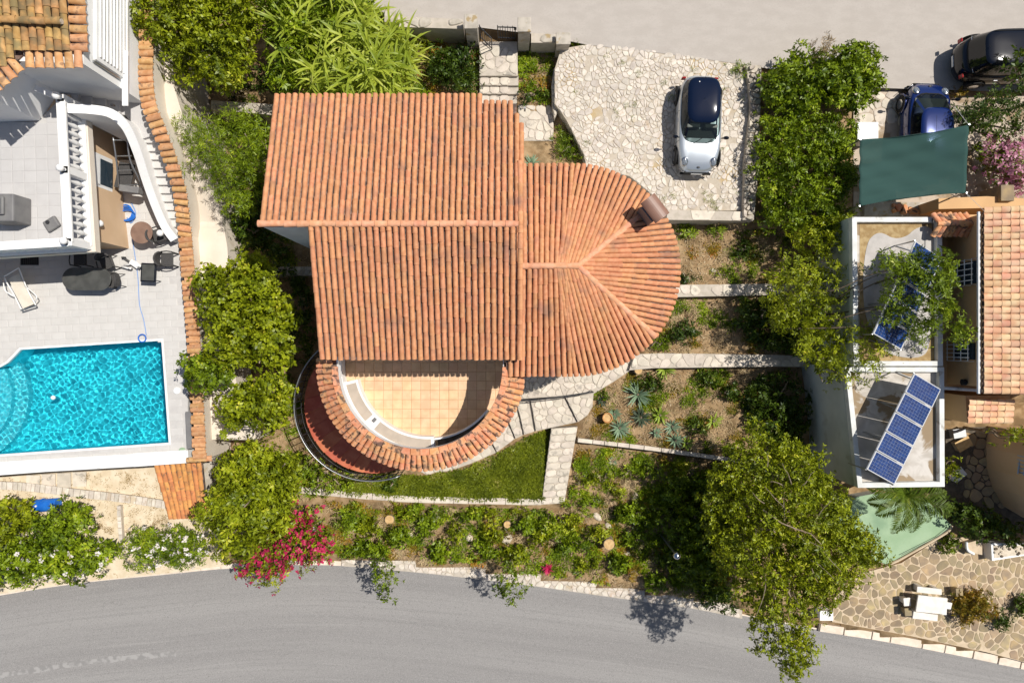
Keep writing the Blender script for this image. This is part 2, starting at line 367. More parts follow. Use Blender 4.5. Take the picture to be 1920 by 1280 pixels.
def trunk(par, base, tops, r0=.09, m='bark', name='trunk', seg=6):
    mb = MB()
    for t in tops:
        b = Vector(base); t = Vector(t); h = t - b
        mid = b + h * .45 + Vector((random.uniform(-.15, .15), random.uniform(-.15, .15), h.z * .12))
        pts = [b, b + Vector((h.x * .1, h.y * .1, h.z * .3)), mid, b + h * .75 + Vector((random.uniform(-.12, .12), random.uniform(-.12, .12), .05)), t]
        mb.tube(spline(pts, 3), r0, seg, r0 * .22)
    return mb.build(name, M[m], par, smooth=True)
def plant(name, label, cat, poly_px, zg, zb, zt, leaf='broad', lm='broad', rc=.5, dens=.9, sd=1.0, group=None, limbs=5, tr=.07, dome=.8, flowers=None, bark='bark', raw=False, scale=1.0, fill=True, trunk_at=None):
    """tree or shrub: trunk with limbs + crown of leaf whorls on irregular clumps"""
    zm = zb + .55 * (zt - zb)
    poly = [p[:2] for p in (poly_px if raw else WP(smooth_poly(poly_px, 1), zm))]
    cx = sum(p[0] for p in poly) / len(poly); cy = sum(p[1] for p in poly) / len(poly)
    base = trunk_at if trunk_at else (cx, cy, zg)
    A0_ = area(poly); am = min(.30, .07 * math.sqrt(A0_)); q = []
    for i in range(len(poly)):
        p0, p1 = poly[i], poly[(i + 1) % len(poly)]; L_e = math.hypot(p1[0] - p0[0], p1[1] - p0[1]); ns_e = max(1, int(L_e / .22))
        for j in range(ns_e): q.append((p0[0] + (p1[0] - p0[0]) * j / ns_e, p0[1] + (p1[1] - p0[1]) * j / ns_e))
    n_q = len(q); ph = [random.uniform(0, 6.28) for _ in range(4)]; res_ = []
    for i, p in enumerate(q):
        d_ = math.hypot(p[0] - cx, p[1] - cy) + 1e-6; s_ = i * .22
        w_ = am * (.55 * math.sin(s_ * 3.1 + ph[0]) + .45 * math.sin(s_ * 7.3 + ph[1]) + .35 * math.sin(s_ * 12.7 + ph[2])) + random.uniform(-.04, .04)
        res_.append((p[0] + (p[0] - cx) / d_ * w_, p[1] + (p[1] - cy) / d_ * w_))
    poly = res_
    t = thing(name, label, cat, base, group)
    C, r = clumps_in(poly, zb, zt, rc, dens, dome)
    P, Nn = shoots_on(C, r, LEAF[leaf][6] / 10 * sd * 3.6)
    nh = int(area(poly) * .55)
    if nh:
        Hc = sample_poly(poly, nh); hr_ = rng.uniform(.10, .26, nh)
        hid = (np.linalg.norm(P[:, None, :2] - Hc[None], axis=2) < hr_[None]).any(1); P = P[~hid]; Nn = Nn[~hid]
    ins = pip(P[:, :2], poly) | (rng.random(len(P)) < .35); P = P[ins]; Nn = Nn[ins]
    k, Ln, wd, e0, e1, bd, _ = LEAF[leaf]
    sz = rng.uniform(.8, 1.2, len(P)) * scale
    v, f = whorls(P, Nn, k, Ln, wd, e0, e1, bd, size=sz)
    vs = [v]; fs = [f]
    if fill:  # inner, lower leaves so gaps look into the crown and not through it
        n2 = int(area(poly) * 40 * sd); Q = sample_poly(poly, n2); dq = edge_dist(Q, poly); Q = Q[dq > .2]
        z2 = zb + rng.random(len(Q)) * (zt - zb) * .45
        Q = np.column_stack([Q, z2]); nq = rng.normal(0, .6, (len(Q), 3)); nq[:, 2] = 1; nq /= np.linalg.norm(nq, axis=1, keepdims=True)
        v2, f2 = whorls(Q, nq, 7, Ln * 1.3, wd * 1.4, -.2, .6, bd); vs.append(v2); fs.append(f2 + len(v))
    me = npmesh("crown", np.vstack(vs), np.vstack(fs)); o = put("crown" if limbs > 2 else "foliage", me, L_[lm], t)
    if limbs:
        ii = rng.choice(len(C), min(limbs, len(C)), replace=False)
        trunk(t, base, [(C[i][0], C[i][1], C[i][2] + r[i] * .3) for i in ii], tr, bark, 'trunk' if limbs > 2 else 'stem')
    if flowers:
        fm, fn, fl = flowers
        ii = rng.choice(len(P), min(fn, len(P)), replace=False)
        v, f = whorls(P[ii] + Nn[ii] * .10 + np.array([0, 0, .03]), Nn[ii], 6, fl, fl * .75, .0, .7, .1)
        o = put("flowers", npmesh("flowers", v, f), L_[fm], t, kind='stuff')
    return t
def strap_mesh(name, c, n, Lr, wd, nseg=5, el=(.5, 1.35), droop=1.0, base_r=.1, mt='reed', parent=None, taper=.9, thick=False, **kw):
    """rosette of arching blades"""
    vs = []; fs = []
    a = rng.random(n) * 6.283 if n > 24 else np.arange(n) * 2.39996 + rng.random() * 6
    e = rng.uniform(el[0], el[1], n); L = rng.uniform(Lr[0], Lr[1], n)
    d = np.column_stack([np.cos(a), np.sin(a)]); s = np.column_stack([-np.sin(a), np.cos(a), np.zeros(n)])
    c = np.array(c)
    cc = c if c.ndim == 2 else np.repeat(c[None], n, 0)
    p = cc + np.column_stack([d * base_r * rng.random((n, 1)), np.zeros(n)])
    rows = []
    for i in range(nseg + 1):
        t = i / nseg
        w = wd * (1 - t ** 2.2 * taper) * (.7 + 1.2 * t * (1 - t)) if i < nseg else np.full(n, .002)
        w = np.broadcast_to(w, (n,))[:, None]
        rows += [p - s * w / 2, p + np.array([0, 0, -.25]) * w * (1 if thick else .5), p + s * w / 2]
        ang = e - droop * (t ** 1.2) * 1.5 * (L / L.mean())
        p = p + np.column_stack([d * np.cos(ang)[:, None], np.sin(ang)]) * (L / nseg)[:, None]
    V = np.stack(rows, 1)  # n, 3(nseg+1), 3
    F = []
    for i in range(nseg):
        for j in (0, 1): F.append([3 * i + j, 3 * i + j + 1, 3 * i + j + 4, 3 * i + j + 3])
    F = np.array(F); m = V.shape[1]
    f = (F[None] + (np.arange(n) * m)[:, None, None]).reshape(-1, 4)
    me = npmesh(name, V.reshape(-1, 3), f)
    o = put(name, me, L_[mt], parent, **kw)
    return o
def cover(name, mt, poly, zf, n, k, Ln, wd, e0, e1, kind='stuff', bend=.1, clump=None, holes=(), raw=False, jz=.02):
    """uncountable ground cover (kind stuff); zf = function (P)->z"""
    poly = poly if raw else WP(poly, zf if not callable(zf) else 0)
    if clump:
        c = sample_poly(poly, clump[0]); P = c[rng.integers(0, len(c), n)] + rng.normal(0, clump[1], (n, 2)) ; P = P[pip(P, poly)]
    else: P = sample_poly(poly, n)
    for h in holes: P = P[~pip(P, h)]
    z = zf(P) if callable(zf) else np.full(len(P), zf)
    N3 = np.column_stack([rng.normal(0, .2, (len(P), 2)), np.ones(len(P))]); N3 /= np.linalg.norm(N3, axis=1, keepdims=True)
    v, f = whorls(np.column_stack([P, z + jz]), N3, k, Ln, wd, e0, e1, bend)
    return v, f
def stuff(name, mt, parts, label=None, cat=None):
    vs = []; fs = []; n = 0
    for v, f in parts: vs.append(v); fs.append(f + n); n += len(v)
    return put(name, npmesh(name, np.vstack(vs), np.vstack(fs)), mt, None, kind='stuff', label=label, cat=cat)

# ---------------------------------------------------------------- paving builders
def clip_half(poly, m, nrm):
    out = []; n = len(poly)
    for i in range(n):
        a = poly[i]; b = poly[(i + 1) % n]
        da = (a[0] - m[0]) * nrm[0] + (a[1] - m[1]) * nrm[1]; db = (b[0] - m[0]) * nrm[0] + (b[1] - m[1]) * nrm[1]
        if da <= 0: out.append(a)
        if (da < 0 < db) or (db < 0 < da):
            t = da / (da - db); out.append((a[0] + (b[0] - a[0]) * t, a[1] + (b[1] - a[1]) * t))
    return out
def voronoi(poly, size, jit=.42, var=.35, edge=True):
    p = np.array([q[:2] for q in poly]); lo = p.min(0) - size * 2; hi = p.max(0) + size * 2
    xs = np.arange(lo[0], hi[0], size); ys = np.arange(lo[1], hi[1], size * .87); S = []
    for j, y in enumerate(ys):
        for x in xs:
            if random.random() < var * .35: continue
            S.append((x + (j % 2) * size * .5 + random.uniform(-jit, jit) * size, y + random.uniform(-jit, jit) * size))
            if random.random() < var * .3: S.append((S[-1][0] + random.uniform(.3, .5) * size, S[-1][1] + random.uniform(-.4, .4) * size))
    S = np.array(S); near = pip(S, poly); out = []
    for i in np.nonzero(near)[0]:
        s = S[i]; d = S - s; dd = (d ** 2).sum(1); nb = np.argsort(dd)[1:16]; r = size * 1.2
        c = [(s[0] - r, s[1] - r), (s[0] + r, s[1] - r), (s[0] + r, s[1] + r), (s[0] - r, s[1] + r)]
        for j in nb:
            c = clip_half(c, (s + S[j]) / 2, d[j])
            if len(c) < 3: break
        if len(c) >= 3: out.append(c)
    return clip_to(out, poly) if edge else out
def clip_to(cells, poly):
    A = sum(poly[i][0] * poly[(i + 1) % len(poly)][1] - poly[(i + 1) % len(poly)][0] * poly[i][1] for i in range(len(poly))); s = 1 if A > 0 else -1; res = []
    for c in cells:
        m = np.mean(c, 0); rr = max(math.hypot(p[0] - m[0], p[1] - m[1]) for p in c)
        for i in range(len(poly)):
            a, b = poly[i], poly[(i + 1) % len(poly)]; dx, dy = b[0] - a[0], b[1] - a[1]; L = math.hypot(dx, dy)
            if L < 1e-6: continue
            t = ((m[0] - a[0]) * dx + (m[1] - a[1]) * dy) / L; nrm = (dy / L * s, -dx / L * s); d = (m[0] - a[0]) * nrm[0] + (m[1] - a[1]) * nrm[1]
            if -rr * 1.05 < d < .02 and -rr < t < L + rr and (-.05 <= t <= L + .05 or len(poly) < 7): c = clip_half(c, a, nrm)
            if len(c) < 3: break
        if len(c) >= 3:
            q = np.array(c)
            if ((~pip(q, poly)) & (edge_dist(q, poly) > .05)).sum() == 0: res.append(c)
    return res
def inset(c, g):
    n = len(c); cx = sum(p[0] for p in c) / n; cy = sum(p[1] for p in c) / n; r = c
    for i in range(n):
        a = c[i]; b = c[(i + 1) % n]; dx = b[0] - a[0]; dy = b[1] - a[1]; l = math.hypot(dx, dy)
        if l < 1e-5: continue
        nx, ny = dy / l, -dx / l
        if (cx - a[0]) * nx + (cy - a[1]) * ny > 0: nx, ny = -nx, -ny
        r = clip_half(r, (a[0] - nx * g, a[1] - ny * g), (nx, ny))
        if len(r) < 3: return None
    return r
def dedupe(c, e):
    o = []
    for p in c:
        if not o or math.hypot(p[0] - o[-1][0], p[1] - o[-1][1]) > e: o.append(p)
    while len(o) > 2 and math.hypot(o[0][0] - o[-1][0], o[0][1] - o[-1][1]) <= e: o.pop()
    return o
def stone_geo(c, z, h, rnd_=True, tilt=.0, zf=None):
    c = dedupe(c, .025)
    if len(c) < 3: return None
    if rnd_: c = smooth_poly(c, 1)
    if sum(c[i][0] * c[(i + 1) % len(c)][1] - c[(i + 1) % len(c)][0] * c[i][1] for i in range(len(c))) < 0: c = c[::-1]
    n = len(c); cx = sum(p[0] for p in c) / n; cy = sum(p[1] for p in c) / n
    tx = random.uniform(-tilt, tilt); ty = random.uniform(-tilt, tilt)
    zz = (zf(cx, cy) if zf else z)
    v = [(p[0], p[1], zz - .02) for p in c]
    v += [(p[0], p[1], zz + h * .6) for p in c]
    q = [(cx + (p[0] - cx) * .86, cy + (p[1] - cy) * .86) for p in c]
    v += [(p[0], p[1], zz + h + (p[0] - cx) * tx + (p[1] - cy) * ty) for p in q]
    f = [(i, (i + 1) % n, n + (i + 1) % n, n + i) for i in range(n)] + [(n + i, n + (i + 1) % n, 2 * n + (i + 1) % n, 2 * n + i) for i in range(n)] + [tuple(range(2 * n, 3 * n))]
    return v, f
def lay(cells, name, z, h, g, m, parent, limit=300, rounded=True, tilt=.03, zf=None, minarea=.004):
    cc = []
    for c in cells:
        r = inset(c, g * random.uniform(.7, 1.3))
        if r and area(r) > minarea: cc.append(r)
    cc.sort(key=lambda c: -area(c)); rest = MB()
    for i, c in enumerate(cc):
        q = stone_geo(c, z, h * random.uniform(.75, 1.2), rounded, tilt, zf)
        if q is None: continue
        if i < limit:
            me = bpy.data.meshes.new(name); me.from_pydata(q[0], [], q[1]); put(name, me, m, parent)
        else: rest.add(*q)
    if rest.v: rest.build(name + "_field", m, parent, kind='stuff')
def grid_cells(poly, sx, sy, off=.5, ang=0, test=.0, origin=(0, 0)):
    ca, sa = math.cos(ang), math.sin(ang)
    p = np.array([q[:2] for q in poly]); c0 = np.array(origin)
    q = (p - c0) @ np.array([[ca, -sa], [sa, ca]])
    lo = q.min(0); hi = q.max(0); out = []
    j0 = int(lo[1] // sy) - 1
    for j in range(j0, int(hi[1] // sy) + 2):
        o = (j % 2) * sx * off
        for i in range(int(lo[0] // sx) - 2, int(hi[0] // sx) + 2):
            x = i * sx + o; y = j * sy
            cell = [(x, y), (x + sx, y), (x + sx, y + sy), (x, y + sy)]
            cw = [(a * ca - b * sa + c0[0], a * sa + b * ca + c0[1]) for a, b in cell]
            pts = np.array(cw + [tuple(np.mean(cw, 0))]); k = pip(pts, poly)
            if k[4] and k.sum() >= 4: out.append(cw)
    return out
def sheet(name, poly, z, m, thick=.25, parent=None, **k):
    mb = MB(); mb.prism([p[:2] for p in poly], z - thick, z); return mb.build(name, m, parent, **k)

# ---------------------------------------------------------------- terrain
ZR, ZU, ZP, ZD = -1.7, 1.2, 1.185, 1.0
road_edge = [(-700, 1230), (-200, 1150), (0, 1113), (150, 1090), (300, 1075), (430, 1062), (560, 1056), (640, 1057), (760, 1066), (900, 1081), (1000, 1093), (1150, 1112), (1300, 1133), (1400, 1152), (1550, 1180), (1700, 1207), (1920, 1248), (2200, 1300), (2900, 1450)]
road_low = [(2900, 2300), (-700, 2300)]
upper_edge = [(2900, 190), (2000, 175), (1880, 172), (1640, 165), (1560, 150), (1400, 122), (1240, 100), (1100, 84), (1000, 64), (900, 52), (760, 34), (700, 18), (600, -40), (500, -90)]
upper_low = [(500, -900), (2900, -900)]
ROAD = WP(road_edge + road_low, ZR); UP = WP(upper_edge + upper_low, ZU)
ZONES = [  # (polygon px, z)
    ([(-900, -900), (2900, -900), (2900, 2300), (-900, 2300)], -.9),
    ([(440, -900), (1010, -900), (1010, 190), (900, 190), (440, 190)], .4),
    ([(960, 60), (1260, 60), (1260, 420), (960, 420)], .5),
    ([(1240, 400), (1600, 400), (1600, 545), (1240, 545)], .3),
    ([(1200, 545), (1640, 545), (1640, 678), (1200, 678)], -.05),
    ([(1080, 678), (1600, 678), (1600, 860), (1345, 858), (1083, 826)], -.45),
    ([(1070, 826), (1345, 858), (1560, 870), (1560, 945), (1050, 950)], -.95),
    ([(380, 945), (1700, 945), (1700, 1300), (380, 1300)], -1.25),
    ([(1340, 100), (1700, 100), (1700, 420), (1340, 420)], .9),
    ([(1600, 140), (2900, 140), (2900, 420), (1600, 420)], .9),
    ([(1600, 420), (2900, 420), (2900, 760), (1600, 760)], 0.0),
    ([(1500, 900), (2900, 900), (2900, 1330), (1500, 1250)], -1.2),
    ([(-900, -900), (440, -900), (440, 200), (345, 200), (300, -900)], -.4),
    ([(-900, 865), (380, 865), (380, 1120), (-900, 1250)], -1.25),
]
ZW = [(WP(p, z), z) for p, z in ZONES]
def ground_z(P):
    P = np.asarray(P, float); z = np.full(len(P), -.9)
    for poly, h in ZW: z[pip(P, poly)] = h
    return z
def gz(x, y): return float(ground_z(np.array([[x, y]]))[0])
gx = np.arange(-34, 34.01, .3); gy = np.arange(-24, 24.01, .3)
XX, YY = np.meshgrid(gx, gy); PP = np.column_stack([XX.ravel(), YY.ravel()])
zz = ground_z(PP); zz += .03 * np.sin(PP[:, 0] * 2.1 + np.sin(PP[:, 1] * 1.7) * 2) + .025 * np.sin(PP[:, 1] * 3.3 + PP[:, 0] * 1.1)
zz = np.where(edge_dist(PP, ROAD) < .35, np.minimum(zz, ZR - .08), zz); zz = np.where(pip(PP, ROAD), ZR - .12, zz)
zz = np.where(pip(PP, UP), ZU - .12, zz)
nx, ny = len(gx), len(gy); I = np.arange(nx * ny).reshape(ny, nx)
F = np.column_stack([I[:-1, :-1].ravel(), I[:-1, 1:].ravel(), I[1:, 1:].ravel(), I[1:, :-1].ravel()])
put("ground", npmesh("ground", np.column_stack([PP, zz]), F), M['soil'], kind='structure')
mb = MB()  # far ground out to the horizon, a frame round the near grid
for a, b, c, d in ((-600, -600, 600, -23.9), (-600, 23.9, 600, 600), (-600, -23.9, -33.9, 23.9), (33.9, -23.9, 600, 23.9)):
    mb.add([(a, b, -1.95), (c, b, -1.95), (c, d, -1.95), (a, d, -1.95)], [(0, 1, 2, 3)])
mb.build("distant_ground", M['soil'], kind='structure')
def flat(name, poly, z, m, **k):
    mb = MB(); pts = [p[:2] for p in poly]
    a = sum(pts[i][0] * pts[(i + 1) % len(pts)][1] - pts[(i + 1) % len(pts)][0] * pts[i][1] for i in range(len(pts)))
    if a < 0: pts = pts[::-1]
    mb.add([(p[0], p[1], z) for p in pts], [tuple(range(len(pts)))]); return mb.build(name, m, **k)
RE = [W(p[0], p[1], ZR) for p in spline(road_edge, 10)]; acc = 0; vr = []; uvs = []; NV_ = 14
for i, p in enumerate(RE):
    if i: acc += (p - RE[i - 1]).length
    t = (RE[min(i + 1, len(RE) - 1)] - RE[max(i - 1, 0)]).normalized(); n = Vector((t.y, -t.x, 0)); n = n if n.y < 0 else -n
    for j in range(NV_ + 1):
        d = j * 1.0; vr.append((p.x + n.x * d, p.y + n.y * d, ZR)); uvs.append((acc, d))
fr = [(i * (NV_ + 1) + j, i * (NV_ + 1) + j + 1, (i + 1) * (NV_ + 1) + j + 1, (i + 1) * (NV_ + 1) + j) for i in range(len(RE) - 1) for j in range(NV_)]
me = bpy.data.meshes.new("lower_road"); me.from_pydata(vr, [], fr); uvl = me.uv_layers.new(name="lane"); uvl.data.foreach_set("uv", [c for l in me.loops for c in uvs[l.vertex_index]])
def roadmat():
    m = bpy.data.materials.new("banded_asphalt"); m.use_nodes = True; N = m.node_tree.nodes; L = m.node_tree.links; b = N["Principled BSDF"]; b.inputs["Roughness"].default_value = .9
    uv = N.new("ShaderNodeUVMap"); uv.uv_map = "lane"; g = N.new("ShaderNodeNewGeometry")
    def nz(src, sc, st, det=8):
        mp = N.new("ShaderNodeMapping"); mp.inputs["Scale"].default_value = st; L.new(src, mp.inputs[0]); n = N.new("ShaderNodeTexNoise"); n.inputs["Scale"].default_value = sc; n.inputs["Detail"].default_value = det; L.new(mp.outputs[0], n.inputs["Vector"]); return n.outputs["Fac"]
    def mr(f, a, bb): r = N.new("ShaderNodeMapRange"); r.inputs[1].default_value = a; r.inputs[2].default_value = bb; L.new(f, r.inputs[0]); return r.outputs[0]
    def mx(f, a, bb):
        x = N.new("ShaderNodeMix"); x.data_type = 'RGBA'; L.new(f, x.inputs[0])
        for s, q in ((6, a), (7, bb)):
            if isinstance(q, tuple): x.inputs[s].default_value = (*q, 1)
            else: L.new(q, x.inputs[s])
        return x.outputs[2]
    c = mx(mr(nz(uv.outputs[0], 1.0, (.02, .62, 1), 4), .36, .64), (.215, .205, .198), (.30, .287, .275))
    c = mx(mr(nz(uv.outputs[0], 2.2, (.05, 2.2, 1), 6), .60, .80), c, (.335, .32, .305))
    c = mx(mr(nz(uv.outputs[0], 4.0, (.04, 2.0, 1), 6), .50, .78), c, (.205, .197, .19))
    c = mx(mr(nz(g.outputs["Position"], 34, (1, 1, 1), 3), .48, .70), c, (.345, .33, .315))
    c = mx(mr(nz(g.outputs["Position"], 21, (1, 1, 1), 4), .56, .74), c, (.17, .163, .157))
    v = N.new("ShaderNodeTexVoronoi"); v.feature = 'DISTANCE_TO_EDGE'; v.inputs["Scale"].default_value = .16; mp = N.new("ShaderNodeVectorMath"); mp.operation = 'ADD'; nn = N.new("ShaderNodeTexNoise"); nn.inputs["Scale"].default_value = 1.2; nn.inputs["Detail"].default_value = 6; L.new(g.outputs["Position"], nn.inputs["Vector"]); L.new(g.outputs["Position"], mp.inputs[0]); L.new(nn.outputs["Color"], mp.inputs[1]); L.new(mp.outputs[0], v.inputs["Vector"])
    c = mx(mr(v.outputs[0], .0012, .0), c, (.19, .183, .177))
    L.new(c, b.inputs["Base Color"]); bp = N.new("ShaderNodeBump"); bp.inputs["Strength"].default_value = .5; bp.inputs["Distance"].default_value = .012; L.new(nz(g.outputs["Position"], 110, (1, 1, 1), 3), bp.inputs["Height"]); L.new(bp.outputs[0], b.inputs["Normal"]); return m
put("lower_road", me, roadmat(), kind='structure')
upper_road = flat("upper_road", UP, ZU, M['upper'], kind='structure')
# pale worn wheel bands and grit along the lower road (flush sheets, 4 mm apart)
M['asph2'] = mat("polished_asphalt", (.34, .325, .31), (.285, .275, .265), .8, .85, .2, 120, stretch=(.12, 1.5, 1), detail=10)
def band(pts, w, z):
    P = [W(a, b, ZR) for a, b in spline(pts, 6)]; l = []; r = []
    for i, p in enumerate(P):
        t = (P[min(i + 1, len(P) - 1)] - P[max(0, i - 1)]).normalized(); n = Vector((-t.y, t.x, 0)); ww = w * (.6 + .4 * math.sin(i * .7) ** 2)
        l.append((p.x + n.x * ww / 2, p.y + n.y * ww / 2)); r.append((p.x - n.x * ww / 2, p.y - n.y * ww / 2))
    return l + r[::-1]
flat("road_marking", band([(-60, 1276), (60, 1256), (150, 1242), (240, 1232), (330, 1224)], .30, 0), ZR + .004, mat("worn_road_paint", (.33, .317, .305), (.235, .226, .218), 4, .9, detail=15, lo=.40, hi=.60), kind='structure')
# thin white painted edge of the lower road
mb = MB(); E = [W(a, b, ZR) for a, b in spline(road_edge[1:-1], 4)]
for i in range(len(E) - 1):
    a, b = E[i], E[i + 1]; t = (b - a).normalized(); n = Vector((-t.y, t.x, 0)) * -.06
    mb.add([(a.x, a.y, ZR + .004), (b.x, b.y, ZR + .004), (b.x + n.x, b.y + n.y, ZR + .004), (a.x + n.x, a.y + n.y, ZR + .004)], [(0, 3, 2, 1)])
mb.build("road_edge_line", M['kerb'], kind='structure')
# ---------------------------------------------------------------- villa
villa = thing("villa", "white villa with terracotta barrel tiled roof, rounded east end and half round terrace", "house", (-2.5, 3.0, -.9))
def K(o): return o
def tile_geo(L=.56, r0=.073, r1=.087, h=1.0, seg=6, t=.016):
    v = []; f = []; ya, yb = -L * .12, L * .88; A = [math.pi * i / seg for i in range(seg + 1)]
    arc = lambda y, r, dz: [(r * math.cos(a), y, r * math.sin(a) * h + dz) for a in A]
    def quads(p, q):
        n = len(v); v.extend(p); v.extend(q); m = len(p)
        for i in range(m - 1): f.append((n + i, n + i + 1, n + m + i + 1, n + m + i))
    quads(arc(ya, r0, 0), arc(yb, r1, .006))               # outer face
    quads(arc(yb, r1, .006), arc(yb, r1 - t, .006 - t * .6))   # lower rim, its own vertices so it shades sharp
    quads(arc(yb, r1 - t, .006 - t * .6), arc(ya, r0 - t, 0))  # inner face
    return v, f
def mesh_of(name, geo, m, smooth=True):
    me = bpy.data.meshes.new(name); me.from_pydata(geo[0], [], geo[1]); me.update(); me.materials.append(m)
    if smooth: me.polygons.foreach_set("use_smooth", [True] * len(me.polygons))
    return me
def frame(p, d, up):
    d = Vector(d).normalized(); x = d.cross(Vector(up)).normalized(); z = x.cross(d)
    m = Matrix.Identity(4)
    for i in range(3): m[i][0] = x[i]; m[i][1] = d[i]; m[i][2] = z[i]; m[i][3] = p[i]
    return m
def jitter(m, a=.012, s=.006):
    return m @ Matrix.Translation((random.uniform(-s, s), random.uniform(-s, s), random.uniform(0, s))) @ Matrix.Rotation(random.uniform(-a, a), 4, 'Z') @ Matrix.Rotation(random.uniform(-a, a), 4, 'Y')
def run(p0, p1, hf, step, off=.03, lift=.0):
    """tiles from p0 (upper) to p1 (eave) on surface hf(x,y)"""
    out = []; a = Vector(p0[:2]); b = Vector(p1[:2]); hl = (b - a).length
    if hl < .12: return out
    z0 = hf(a.x, a.y); z1 = hf(b.x, b.y); sl = math.hypot(hl, z1 - z0); sh = random.uniform(0, .30) if hl > 1 and step > .45 else 0; n = max(1, math.ceil((sl - .05 + sh) / step))
    # the last tile ends at the eave
    d2 = (b - a) / hl
    for k in range(n):
        s_end = sl - k * step + (sh if k else 0); s0 = s_end - step
        if k == 0 and sh: s0 = s_end - step + max(0, sh) * 0
        u = s0 / sl * hl; p = a + d2 * u; q = a + d2 * (s_end / sl * hl)
        zp = hf(p.x, p.y) if u > 0 else z0 + (z0 - hf(a.x + d2.x * .2, a.y + d2.y * .2)) / .2 * (-u)
        zq = hf(q.x, q.y); dv = Vector((q.x - p.x, q.y - p.y, zq - zp))
        if s0 < -step * .7: continue
        m = frame((p.x, p.y, zp + off), dv, (0, 0, 1))
        if s0 < 0:
            f = (s_end + .07) / (step + .07)
            if f < .3: continue
            m = m @ Matrix.Translation((0, -s0, 0)) @ Matrix.Diagonal((1, max(.35, (step + s0) / step), 1, 1))
        out.append(jitter(m))
    return out
def place_tiles(mats, geo, me, parent, limit, name="tile", mt=None):
    mats = sorted(mats, key=lambda m: -m[2][3]); rest = mats[limit:]
    for m in mats[:limit]: put(name, me, None, parent, m)
    if rest:
        V = np.array(geo[0]); V = np.column_stack([V, np.ones(len(V))]); n = len(V)
        A = np.array([np.array(m) for m in rest]); vv = np.einsum('mij,nj->mni', A, V)[..., :3].reshape(-1, 3)
        F4 = np.array(geo[1]); ff = (F4[None] + (np.arange(len(rest)) * n)[:, None, None]).reshape(-1, 4)
        o = put(name + "_field", npmesh(name, vv, ff, True), mt, parent, kind='stuff')
TG = tile_geo(); TM = mesh_of("tile", TG, M['tile'])
SP = .205; STEP = .50
# roof planes
YR, ZRG, ZE = 3.69, 6.55, 5.2
YN, YS = 8.23, -.60; XW_N, XW_S, XE = -7.93, -6.42, .20
def h_n(x, y): return ZRG + (ZE - ZRG) * (y - YR) / (YN - YR)
def h_s(x, y): return ZRG + (ZE - ZRG) * (YR - y) / (YR - YS)
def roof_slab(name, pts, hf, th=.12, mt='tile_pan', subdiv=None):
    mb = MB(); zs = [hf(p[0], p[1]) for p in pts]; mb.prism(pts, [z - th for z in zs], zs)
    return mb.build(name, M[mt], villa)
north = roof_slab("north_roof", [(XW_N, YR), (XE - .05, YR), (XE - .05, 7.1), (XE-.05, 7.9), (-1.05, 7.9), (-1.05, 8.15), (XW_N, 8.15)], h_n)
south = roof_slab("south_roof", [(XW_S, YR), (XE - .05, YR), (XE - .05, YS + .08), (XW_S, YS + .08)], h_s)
mN = []; mS = []
x = XW_N + .09; i = 0
while x < XE:
    ye = 8.23 if x < -1.07 else (7.98 if x < .1 else 7.5)
    mN += run((x, YR + .02), (x, ye + random.uniform(-.015, .015)), h_n, STEP); x += SP
mN += run((XE + .11, 5.72), (XE + .11, 7.16), lambda x, y: h_n(x, y) - .03, STEP)
x = XW_S + .09
while x < XE:
    mS += run((x, YR - .02), (x, YS + random.uniform(-.015, .015)), h_s, STEP); x += SP
# apse roof
AX, AY, AR, AZR, AZE = 2.12, 2.44, 3.62, 5.88, 4.62
def h_a(x, y):
    d = abs(y - AY) if x < AX else math.hypot(x - AX, y - AY)
    return AZR + (AZE - AZR) * min(1.02, d / AR)
HA = R(39.5)
vv = []; ff = []; NA = 26; NRr = 8; rows = []
bound = [(.12, AY + AR - .07), (1.1, AY + AR - .07)] + [(AX + (AR - .07) * math.cos(a), AY + (AR - .07) * math.sin(a)) for a in np.linspace(math.pi / 2, -math.pi / 2, 25)] + [(1.1, AY - AR + .07), (-.2, AY - AR + .07)]
spine = [(.12, AY), (1.1, AY)] + [(AX, AY)] * 25 + [(1.1, AY), (-.2, AY)]
mb = MB(); nb = len(bound)
for t in np.linspace(0, 1, NRr):
    for s, b in zip(spine, bound): q = (s[0] + (b[0] - s[0]) * t, s[1] + (b[1] - s[1]) * t); mb.v.append((q[0], q[1], h_a(*q)))
for j in range(NRr - 1):
    for i in range(nb - 1): mb.f.append((j * nb + i, j * nb + i + 1, (j + 1) * nb + i + 1, (j + 1) * nb + i))
n0 = len(mb.v)
for b in bound: mb.v.append((b[0], b[1], h_a(*b) - .14))
for i in range(nb - 1): mb.f.append(((NRr - 1) * nb + i, (NRr - 1) * nb + i + 1, n0 + i + 1, n0 + i))
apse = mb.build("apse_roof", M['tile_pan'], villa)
def hipline(sgn, t):  # point on hip at distance t
    return (AX + t * math.cos(HA), AY + sgn * t * math.sin(HA))
mA = []
